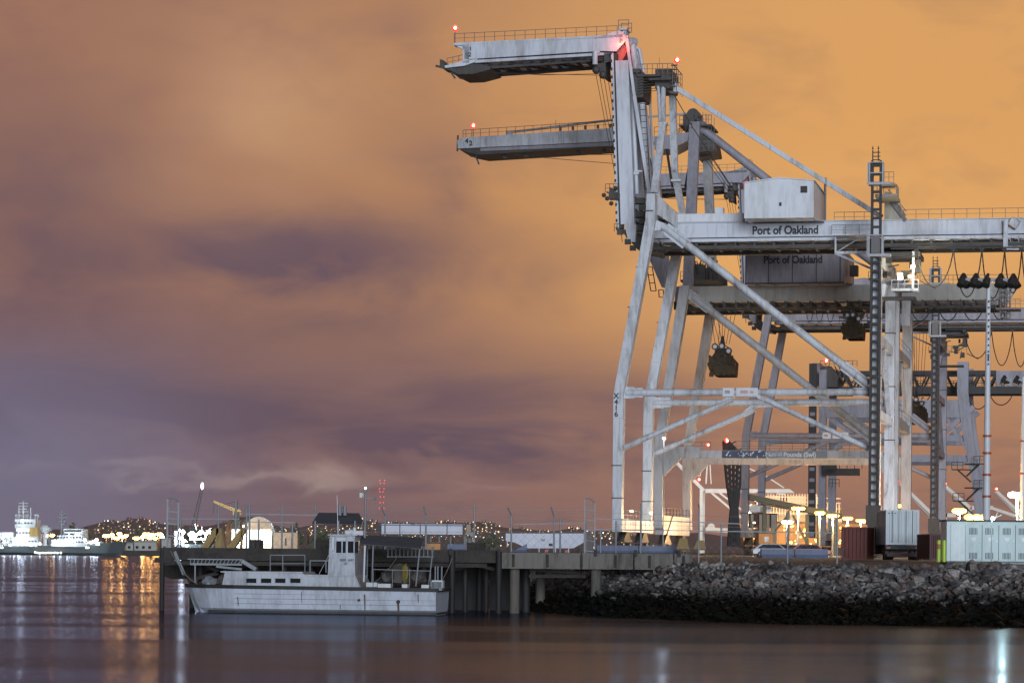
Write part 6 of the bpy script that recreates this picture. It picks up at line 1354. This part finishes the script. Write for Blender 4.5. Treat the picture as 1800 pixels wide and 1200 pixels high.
car(1358, 962, 300, (.5, .52, .55), 'pale car parked under the conveyor, left of the dark one'); car(1372, 962, 312, (.05, .05, .06), 'dark car parked under the conveyor'); car(1424, 962, 305, (.35, .04, .04), 'red car parked near the right legs'); car(1400, 962, 318, (.55, .55, .5), 'white car parked between the dark car and the red car')
# white trailer bodies left of the cranes
M['trailerw'] = paint('white_trailer_panel', (0.55, 0.56, 0.64), (0.42, 0.42, 0.46), 0.4, 0.05, 0.5, 0.6)
d = 200; a = at(675, 933, d); o = thing('box_beam', 'long white panelled box raised on thin legs above the pier fence', 'box', (a.x, d, 0)); off = o.location
ya, yb = 914, 932; mb = MB(off=off); mb.box2((at(678, 0, d).x, d, at(0, yb, d).z), (at(822, 0, d).x, d + 1.6, at(0, ya, d).z)); mb.build('panelled_body', M['trailerw'], o)
MB(off=off).box2((at(675, 0, d).x, d - .1, at(0, 916.5, d).z + .05), (at(822, 0, d).x, d - .003, at(0, 918, d).z + .05)).build('blue_stripe', M['bluegrey'], o)
mb = MB(off=off)
for px in (678, 711, 747, 756, 794, 822): x = at(px, 0, d).x; mb.box2((x - .03, d - .04, at(0, yb, d).z), (x + .03, d, at(0, ya, d).z))
mb.box2((at(672, 0, d).x, d - .03, at(0, ya, d).z), (at(838, 0, d).x, d + 1.7, at(0, ya - 1.5, d).z)); mb.build('seam', M['grime'], o)
MB(off=off).box2((at(828, 0, d).x, d, at(0, 933, d).z), (at(835, 0, d).x, d + 1.6, at(0, ya, d).z)).build('end_cabinet', M['cream'], o); MB(off=off).box2((at(672, 0, d).x, d, at(0, 933, d).z), (at(677, 0, d).x, d + 1.6, at(0, ya, d).z)).build('end_cabinet', M['grime'], o)
for px in (676, 748, 765, 780, 800, 826, 834): x = at(px, 0, d).x; MB(off=off).bar((x, d + .8, 0 if px < 760 else GZ - 2.5), (x, d + .8, at(0, 932, d).z), .1 if px < 820 else .22).build('leg', M['rail'], o)
MB(off=off).tube(at(830, 939, d) - Y_ * .2, at(830, 939, d) + Y_ * .3, .17, n=14).build('wheel', M['galv'], o)
mb = MB(off=off); marks(mb, at(722, 922, d) - Y_ * .02, at(739, 922, d) - Y_ * .02, .12, 7, 3, depth=.01); marks(mb, at(767, 923, d) - Y_ * .02, at(790, 923, d) - Y_ * .02, .07, 8, 4, depth=.01); mb.build('worn_lettering', M['text'], o)
d = 190; a = at(960, 970, d); o = thing('hopper_trailer', 'white trailer body with slanted lower corners, red chassis beneath, left of the front crane leg', 'trailer', (a.x, d, GZ)); off = o.location
MB(off=off).slab([at(889, 937, d), at(1026, 937, d), at(1026, 953, d), at(1008, 963, d), at(926, 963, d), at(905, 953, d), at(889, 950, d)], (0, 2.4, 0)).build('body', M['trailerw'], o)
mb = MB(off=off)
for px in (900, 929, 956, 985, 1008): x = at(px, 0, d).x; mb.box2((x - .03, d - .03, at(0, 952 if px in (900,) else 962, d).z), (x + .03, d, at(0, 937, d).z))
mb.build('rib', M['trailerw'], o); mb = MB(off=off)
for k in range(16): x = at(905 + 7.5 * k, 0, d).x; mb.bar((x, d + .1, at(0, 937, d).z), (x, d + .1, at(0, 933 + (k % 3), d).z), .06)
mb.bar(at(905, 935, d) + Y_ * .1, at(1020, 936, d) + Y_ * .1, .04); mb.build('top_rail', M['dark'], o)
MB(off=off).box2((at(938, 0, d).x, d - .04, at(0, 948, d).z), (at(948, 0, d).x, d - .003, at(0, 942.5, d).z)).build('bright_sticker', M['white'], o)
marks(mb := MB(off=off), at(951, 949, d) - Y_ * .02, at(958, 949, d) - Y_ * .02, .15, 2, 3); mb.box(at(968, 957, d) - Y_ * .01, (.25, .02, .18)); mb.build('worn_lettering', M['text'], o)
mb = MB(off=off); mb.box2((at(930, 0, d).x, d + .2, at(0, 972, d).z), (at(1005, 0, d).x, d + 2.2, at(0, 965, d).z)); mb.build('chassis', M['maroon'], o)
for px, py in ((955, 965), (990, 966)): MB(off=off).slab([at(px, py + 9, d), at(px + 6, py + 9, d), at(px + 10, py, d), at(px + 4, py, d)], (0, .5, 0)).build('red_strut', M['redtone'], o)
d = 188; o = thing('cab_lamp_hut', 'small amber-lit hut under the right half of the raised white box', 'hut', at(772, 963, d)); off = o.location
MB(off=off).box2((at(757, 0, d).x, d, at(0, 963, d).z), (at(782, 0, d).x, d + 1.5, at(0, 947, d).z)).build('wall', M['ochre'], o); MB(off=off).box2((at(755, 0, d).x, d - .3, at(0, 947, d).z), (at(784, 0, d).x, d + 1.6, at(0, 945.5, d).z)).build('roof', M['dark'], o); point('lamp_and_fill', at(768, 950, d - 1.2) - off, 25, AMB, .08, o)
# ------------------------------------------------------------------ across the water: the floodlit survey ship
DS = 880; sp = at(60, 976, DS); SF = FrameA((sp.x, DS, 0), R(4))
ship = thing('naval_ship', 'big floodlit white and dark-hulled ship lying across the water at the left edge', 'ship', SF.o, -SF.th)
M['shiphull'] = paint('dark_ship_hull', (0.045, 0.06, 0.065), (0.03, 0.035, 0.035), 0.6, 0.2, 0.45, 0.06)
M['shipw'] = paint('ship_superstructure', (0.42, 0.45, 0.46), (0.25, 0.27, 0.28), 0.4, 0.0, 0.5, 0.2)
xb = SF(224, 951).x; zd = SF(100, 960).z; st = []
for t, hb in ((0, .1), (.05, 1.8), (.14, 4.2), (.3, 6.2), (.5, 7), (1, 7)): st.append((xb - 95 * t, xb - 95 * t - (2.6 * max(0, 1 - t * 6)), hb, zd + 1.7 * max(0, 1 - t * 3.2) ** 1.3, .8, -1.5))
hull_mesh(st, M['shiphull'], ship)
S = lambda px, py, v=-6.5: SF(px, py, v)
def sb(x0, x1, y0, y1, v0=-5, v1=5): a = S(x0, y1, v0); b_ = S(x1, y0, v0); return ((a.x, v0, a.z), (b_.x, v1, b_.z))
for nm, ls_ in (('deckhouse', [(90, 150, 948, 960, -5.5, 5.5), (100, 144, 941, 948, -4.5, 4.5), (112, 145, 929, 941, -4, 4), (0, 66, 944, 960, -6, 6), (28, 66, 928, 944, -4.5, 4.5), (26, 62, 912, 928, -3.5, 3.5), (-30, 22, 935, 960, -6, 6), (147, 176, 952, 958, -3, 3)]), ('funnel', [(28, 40, 926, 946, -3.2, 3.2)])):
    for b_ in ls_: MB().box2(*sb(*b_[:4], *b_[4:])).build(nm, M['shipw'] if nm == 'deckhouse' else M['navy'], ship)
MB().box2(*sb(52, 66, 927, 942, -5.5, -4.5)).build('orange_lifeboat', M['yellow'], ship)
mb = MB(); 
for y in (938.5, 932.5): a = S(113, y, -4.1); b_ = S(143, y, -4.1); MB().box2((a.x, -4.1, a.z - .2), (b_.x, -4.0, a.z + .25)).build('bridge_window', M['glass'], ship)
for y, x0, x1, v in ((919, 28, 61, -3.6), (936, 30, 65, -4.6), (952, 95, 149, -5.6), (951, 2, 66, -6.1), (944, 102, 143, -4.6)):
    x = x0
    while x < x1: a = S(x, y, v); MB().box((a.x, v, a.z), (.55, .12, .5)).build('window', M['glass'], ship); x += 5.5
mb = MB()
for px, y0 in ((33, 888), (41, 880), (54, 892)): a = S(px, 912, -2); b_ = S(px, y0, -2); mb.tube(a, b_, .28, .18, n=6)
for y, w in ((884, 8), (889, 8), (894, 7), (899, 9), (905, 10), (908, 14)): mb.bar(S(41 - w, y, -2), S(41 + w, y, -2), .22)
for px in (28, 48, 62, 66): mb.tube(S(px, 925, -2), S(px, 903, -2), .15, n=5); mb.sphere(S(px, 905, -2), .5, 8, 5)
mb.build('main_mast', M['shipw'], ship)
mb = MB(); mb.tube(S(108, 945, 0), S(109, 897, 0), .5, .2, n=8)
for y, w in ((903, 5), (909, 6), (916, 5), (921, 4)): mb.bar(S(109 - w, y, 0), S(109 + w, y, 0), .3); mb.sphere(S(109 + w, y - 1, 0), .5, 6, 4)
mb.build('fore_mast', M['galv'], ship)
MB().sphere(S(79, 929, -3), 1.45, 14, 10).tube(S(79, 935, -3), S(79, 958, -3), .55, .7, n=10).build('radar_dome', M['shipw'], ship)
MB().sphere(S(86, 930, 2), 1.1, 12, 8).tube(S(86, 934, 2), S(86, 955, 2), .4, n=8).build('radar_dome', M['shipw'], ship)
q = random.Random(2); pg_ = glow('porthole_glow', (1, .95, .85), 5)
for px, py in ((62, 970), (66, 971), (70, 971.5), (75, 971), (80, 971.3), (85, 971), (90, 971.2), (96, 971), (101, 971.2), (107, 971), (152, 962), (155, 962), (0, 962), (4, 962)): MB().sphere(S(px, py, -7.1), .28, 6, 4).build('hull_lamp', pg_, ship)
M['deckglow'] = glow('deck_floodlight', (.9, .96, 1), 70)
for px, py, v in ((25, 953, -6.6), (33, 951, -6.8), (45, 953, -6.6), (70, 955, -6.2), (95, 952, -6.1), (106, 953, -6.2), (118, 951, -6.1), (126, 952, -6.2), (5, 945, -6.6), (36, 941, -5), (33, 930, -4.4), (134, 939, -4.6), (122, 941, -5), (40, 915, -4), (8, 952, -6.6), (165, 951, -3.5), (170, 948, -3.5), (160, 953, -3.5), (149, 948, -4), (55, 958, -6.8), (18, 958, -6.5)): MB().sphere(S(px, py, v - 1.6), q.uniform(.24, .4), 6, 4).build('deck_floodlight', M['deckglow'], ship)
for px, py, pw in ((33, 950, 260), (60, 945, 120), (80, 946, 140), (105, 950, 240), (130, 948, 200), (165, 944, 100), (8, 948, 200), (40, 905, 320), (110, 915, 130)): point('deck_light', S(px, py, -10.5), pw, (.88, .94, 1), .6, ship)
mb = MB(); q = random.Random(8)
for k in range(60): x = q.uniform(0, 180); a = S(x, 958, q.uniform(-6, 2)); mb.bar(a, a + Vector((q.uniform(-1, 1), 0, q.uniform(.8, 3.4 if x < 140 else 1.5))), .16)
for k in range(9): x = -10 + 20 * k; mb.bar(S(x, 957, -6.9), S(x + 20, 957, -6.9), .08); 
mb.build('deck_gear', M['shipw'], ship)
# a lit bank of trees behind the bow
tm = paint('lit_foliage', (.09, .13, .06), (.05, .08, .04), .8, 0, .9, .3)
def clump(px, py, w, h, d, lb, seed):
    p = at(px, 955, d); k = d / F; o = thing('tree', lb, 'tree', (p.x, d, 1.6), 0, 'far shore trees'); q = random.Random(seed); mb = MB(); hh = at(px, py, d).z - 1.6
    MB().tube((0, 0, 0), (.2, 0, hh * .5), .35, .18, n=6).tube((0, 0, hh * .3), (w * k * .25, .3, hh * .6), .16, .08, n=5).tube((0, 0, hh * .35), (-w * k * .25, -.3, hh * .6), .16, .08, n=5).build('trunk', M['timber'], o)
    for i in range(420):
        a, b_ = q.uniform(0, 6.28), q.random() ** .5; c_ = Vector((math.cos(a) * b_ * w * k / 2, math.sin(a) * b_ * w * k * .35, hh * (.25 + .75 * (1 - b_ ** 1.6) * q.random() + .0))); n_ = Vector((q.gauss(0, 1), q.gauss(0, 1), q.gauss(0, 1))).normalized(); t1 = n_.orthogonal().normalized() * q.uniform(.35, .75); t2 = n_.cross(t1).normalized() * q.uniform(.3, .6); mb.add([c_ - t1, c_ + t2, c_ + t1, c_ - t2], [(0, 1, 2, 3)])
    mb.build('crown', tm, o)
clump(127, 913, 26, 40, 960, 'spiky pale green tree lit up right behind the ship bridge', 1); clump(150, 922, 24, 34, 985, 'rounder pale green tree behind the ship foredeck', 2); clump(245, 926, 34, 30, 1500, 'dark tree among the orange lamps on the far shore', 4); clump(340, 918, 40, 34, 1300, 'dark broad tree above the white lights, left of the hangar', 5); clump(566, 926, 44, 30, 1080, 'low dark tree left of the shelter roof', 9); clump(700, 934, 60, 22, 1250, 'dark tree under the raised white box', 10); clump(860, 932, 50, 22, 1350, 'dark tree left of the slant-cornered trailer body', 11); clump(520, 916, 26, 30, 1100, 'dark tree behind the small tan building', 6)
# orange lamps on the far shore
names = ['leftmost', 'second', 'third', 'fourth', 'fifth', 'sixth', 'seventh', 'eighth', 'ninth', 'tenth', 'eleventh', 'twelfth', 'thirteenth', 'fourteenth', 'fifteenth', 'rightmost']
pts = [(187, 941), (197, 939), (205, 945), (210, 937), (215, 942), (221, 941), (240, 945), (251, 943), (257, 938), (262, 944), (266, 939), (273, 945), (280, 938), (285, 943), (92, 940), (81, 940)]
pts = sorted(pts)
for i, (px, py) in enumerate(pts): yard_lamp(px, py, 960 + (i * 37) % 160, 'amberfar', AMB, '%s orange lamp of the far shore row beyond the ship, counted from the left' % names[i], 3500 if i % 3 == 0 else 0, 1 if i % 2 else 2, .62, .14, grp='orange lamps on the far shore', spread=.5, zg=1.6)
# quay buildings in the lamplight
M['shed'] = paint('pale_shed', (.42, .42, .38), (.3, .28, .24), .5, .1, .7, .1)
for x0, x1, y0, y1, lb in ((222, 234, 956, 964, 'small white hut on the far quay just right of the ship bow'), (236, 275, 953, 962, 'long low pale shed under the orange lamps'), (284, 300, 948, 962, 'pale shed half hidden by the left fence wing')):
    d = 960; a = at(x0, y1, d); b_ = at(x1, y0, d); o = thing('quay_shed', lb, 'shed', ((a.x + b_.x) / 2, d, 1.6), 0, 'sheds on the far quay'); off = o.location
    MB(off=off).box2((a.x, d, 1.6), (b_.x, d + 8, b_.z)).build('wall', M['shed'], o); MB(off=off).slab([(a.x - .3, d - .3, b_.z), (b_.x + .3, d - .3, b_.z), (b_.x, d - .3, b_.z + .6), (a.x, d - .3, b_.z + .6)], (0, 8.6, 0)).build('roof', M['galv'], o)
    w = b_.x - a.x
    for k in range(max(1, int(w / 2.2))): MB(off=off).box2((a.x + .5 + 2.1 * k, d - .05, 2.2), (a.x + 1.4 + 2.1 * k, d, 3.1)).build('window', M['glass'], o)
# white-lit work barge
d = 905; a = at(340, 960, d); o = thing('work_barge', 'work barge crowded with glaring white floodlights, left of the hangar', 'barge', (a.x, d, 0)); off = o.location; MB(off=off).slab([at(310, 956, d), at(372, 956, d), at(370, 964, d), at(314, 964, d)], (0, 9, 0)).build('hull', M['shiphull'], o)
mb = MB(off=off); q = random.Random(5)
mb.box2((at(313, 0, d).x, d + 2, at(0, 957, d).z), (at(326, 0, d).x, d + 7, at(0, 930, d).z)); mb.box2((at(340, 0, d).x, d + 3, at(0, 946, d).z), (at(368, 0, d).x, d + 6, at(0, 942, d).z))
for k in range(30): p = at(q.uniform(312, 370), q.uniform(930, 955), d) + Y_ * q.uniform(0, 3); mb.bar(p, p + Vector((q.uniform(-1, 1), 0, q.uniform(-2, 2))), .2)
mb.build('deck_structure', M['shipw'], o); mb = MB(off=off)
for px, py, r in ((316, 932, .5), (322, 935, .55), (318, 945, .6), (324, 950, .5), (338, 938, .85), (352, 936, .6), (362, 938, .5), (368, 934, .45), (345, 940, .45), (320, 955, .5), (329, 958, .35)): MB(off=off).sphere(at(px, py, d) - Y_ * .5, r, 8, 5).build('floodlight', M['deckglow'], o)
for px, py, pw in ((320, 940, 2000), (340, 938, 1500), (355, 938, 1200)): point('deck_light', at(px, py, d - 3) - off, pw, (.88, .95, 1), .5, o)
# crane jib with a lamp, yellow mobile crane
d = 940; a = at(340, 958, d); o = thing('derrick', 'thin dark derrick leaning right with a bright white lamp at its tip', 'derrick', (a.x, d, 1.6)); off = o.location; mb = MB(off=off); a0 = at(340, 925, d); a1 = at(355, 858, d)
for e in (-.45, .45): mb.bar(a0 + X_ * e * 1.5, a1 + X_ * e * .6, .25)
for k in range(16): mb.bar(a0.lerp(a1, k / 16) - X_ * .5, a0.lerp(a1, (k + 1) / 16) + X_ * .5, .14)
mb.build('jib', M['grime'], o); MB(off=off).box2((a0.x - 1.4, d, 1.6), (a0.x + 1.4, d + 3, a0.z)).build('cab', M['grime'], o); MB(off=off).sphere(at(355.5, 854, d), .6, 8, 6, (.8, .8, 2.0)).build('lamp', glow('tip_lamp', (.95, .98, 1), 5), o)
d = 935; a = at(418, 955, d); o = thing('mobile_crane', 'yellow crane with slanting jib above the hangar roof', 'crane', (a.x, d, 1.6)); off = o.location; mb = MB(off=off); a0 = at(424, 901, d); a1 = at(376, 881, d); 
for e in (-.5, .5): mb.bar(a0 + Z_ * e, a1 + Z_ * e * .4, .3)
for k in range(14): mb.bar(a0.lerp(a1, k / 14) - Z_ * .4, a0.lerp(a1, (k + 1) / 14) + Z_ * .4, .18)
M['yel2'] = paint('crane_yellow', (.55, .36, .08), (.3, .2, .06), .5, .1, .5, .3)
mb.build('jib', M['yel2'], o); MB(off=off).box2((at(417, 0, d).x, d, at(0, 901, d).z), (at(430, 0, d).x, d + 3, at(0, 891, d).z)).build('counterweight', M['yel2'], o)
MB(off=off).bar(at(412, 955, d), at(414, 899, d), .8).bar(at(421, 955, d), at(419, 899, d), .8).bar(at(417, 895, d), at(418, 880, d), .3).build('tower', M['grime'], o)
mb = MB(off=off); mb.path([at(418, 880, d), at(395, 886, d), at(377, 881, d)], .06, 4); mb.path([at(377, 881, d), at(375, 902, d)], .06, 4); mb.build('cable', M['dark'], o); point('lamp_and_fill', at(405, 905, d - 14) - off, 900, (1, .85, .5), .5, o)
# arched hangar open at its right end, brightly lit inside
d = 930; k = d / F; a = at(447, 957, d); o = thing('arched_hangar', 'arched hangar with tan ribbed roof, blazing white inside', 'hangar', (a.x, d, 1.6), R(0)); off = o.location
M['hang'] = paint('tan_membrane', (.50, .38, .27), (.33, .22, .15), .7, 0, .7, .3, streak=False); M['hin'] = paint('hangar_lining', (.8, .82, .75), None, 0, 0, .6)
xc0, xc1 = at(427, 0, d).x, at(463, 0, d).x; rad = (486 - 441) / 2 * k; ze = at(0, 926, d).z - 1.6; zt2 = at(0, 905, d).z - 1.6; zr = zt2 - ze
def arch(x, y, n_=14, s=1.0): return [(x - off.x + rad * s * math.cos(math.pi * i / n_), y, ze + zr * s * math.sin(math.pi * i / n_)) for i in range(n_ + 1)]
fr_ = arch(xc1, 0); bk = arch(xc0 - 2.5, 26); mb = MB(); mb.add(fr_ + bk, [(i, i + 1, 16 + i, 15 + i) for i in range(14)]); mb.add([fr_[0], bk[0], (bk[0][0], 26, 0), (fr_[0][0], 0, 0)], [(0, 1, 2, 3)]); mb.add([fr_[-1], bk[-1], (bk[-1][0], 26, 0), (fr_[-1][0], 0, 0)], [(0, 1, 2, 3)]); mb.build('membrane_roof', M['hang'], o)
for j in range(7):
    t = j / 6; mb = MB(); pts_ = [Vector(p).lerp(Vector(b_), t) + Z_ * .12 for p, b_ in zip(fr_, bk)]; mb.path(pts_, .18, 5); mb.build('arch_rib', M['grime'] if j else M['shipw'], o)
mb = MB(); lx = fr_[-1][0]; mb.box2((lx - 4.5, -1.2, 0), (fr_[0][0] - 4.3, -1.0, ze)); mb.build('canvas_screen', M['hin'], o)
mb = MB(); mb.add([(lx, 9, 0), (fr_[0][0], 9, 0)] + [(p[0], 9, p[2]) for p in fr_], [tuple(range(17))]); mb.build('lit_back_wall', M['hin'], o); MB().slab([(p[0], .1, p[2]) for p in fr_], (0, .15, 0)).build('gable', M['hang'], o)
MB().box((0, 4, ze + 1), (8, 1.2, .4)).build('ceiling_lamp', M['deckglow'], o); MB().box((2, 2, ze + 1.6), (5, .6, .3)).build('ceiling_lamp', M['deckglow'], o)
point('lamp_and_fill', Vector((2.5, 3.5, 4.2)), 4500, (1, .98, .9), .8, o); point('lamp_and_fill', Vector((-4, -5, 4)), 2500, (1, .97, .88), .6, o)
# timber hoarding and tan building beside it
o = thing('hoarding', 'tan plank hoarding in front of the lit hangar', 'hoarding', at(438, 960, 900)); off = o.location; mb = MB(off=off); a = at(415, 962, 922); 
for i in range(24): x0 = at(415 + 2 * i, 0, 922).x; mb.box2((x0, 922, 1.6), (x0 + .33, 922.12, at(0, 945 + (i % 3) * .4, 922).z))
mb.box2((at(415, 0, 922).x, 922.2, 2.4), (at(463, 0, 922).x, 922.3, 2.6)); mb.build('plank', M['hang'], o)
o.location = (at(438, 0, 922).x, 922, 1.6)
for ch in [x for x in bpy.data.objects if x.parent == o]:
    for v in ch.data.vertices: v.co += Vector(off) - Vector(o.location)
o = thing('tan_building', 'square tan building with two narrow dark windows right of the hangar', 'building', at(512, 958, 928)); off = o.location; d = 928
MB(off=off).box2((at(489, 0, d).x, d, 1.6), (at(531, 0, d).x, d + 9, at(0, 931, d).z)).build('wall', M['hang'], o); MB(off=off).box2((at(488, 0, d).x, d - .2, at(0, 931, d).z), (at(532, 0, d).x, d + 9, at(0, 930, d).z)).build('roof', M['grime'], o)
for px in (509, 520): MB(off=off).box2((at(px, 0, d).x, d - .06, at(0, 954, d).z), (at(px + 3, 0, d).x, d, at(0, 941, d).z)).build('window', M['glass'], o)
point('lamp_and_fill', at(495, 935, d - 9) - off, 900, (1, .8, .5), .4, o)
# twin radio masts with red lamps, far behind
for i, (px, d) in enumerate(((667, 2600), (674, 2650))):
    a = at(px, 955, d); o = thing('radio_mast', ['left', 'right'][i] + ' one of the twin radio masts with red lamps above the town', 'radio mast', (a.x, d, 2), 0, 'twin radio masts'); off = o.location; h = at(0, 837, d).z - 2; mb = MB()
    for e in (-1, 1): mb.bar((e * 1.2, 0, 0), (e * .8, 0, h), .18)
    for k in range(24): mb.bar((-1, 0, h * k / 24), (1, 0, h * (k + 1) / 24), .12)
    mb.build('lattice', M['farred'] if 'farred' in M else M['redtone'], o)
    for y in (838, 843, 853, 858, 867, 877, 887): MB().sphere((q.uniform(-.8, .8), -1, at(0, y, d).z - 2), .52, 6, 4).build('warning_lamp', M['mastred'], o)
# ------------------------------------------------------------------ the damp night air over the bay
hz = MB().box2((-4600, -40, -3), (4600, 6900, 84))
m, n, b = new_mat('night_haze'); out = [x for x in n.n if x.type == 'OUTPUT_MATERIAL'][0]
for l in list(out.inputs[0].links): n.nt.links.remove(l)
n.n.remove(b)
pv = n.node('ShaderNodeVolumePrincipled'); pv.inputs['Color'].default_value = (0.82, 0.80, 0.85, 1); pv.inputs['Density'].default_value = 0.00004; pv.inputs['Anisotropy'].default_value = 0.3
n.l.new(pv.outputs[0], out.inputs['Volume'])
tag(hz.build('haze', m), kind='stuff')
scene.cycles.volume_bounces = 0
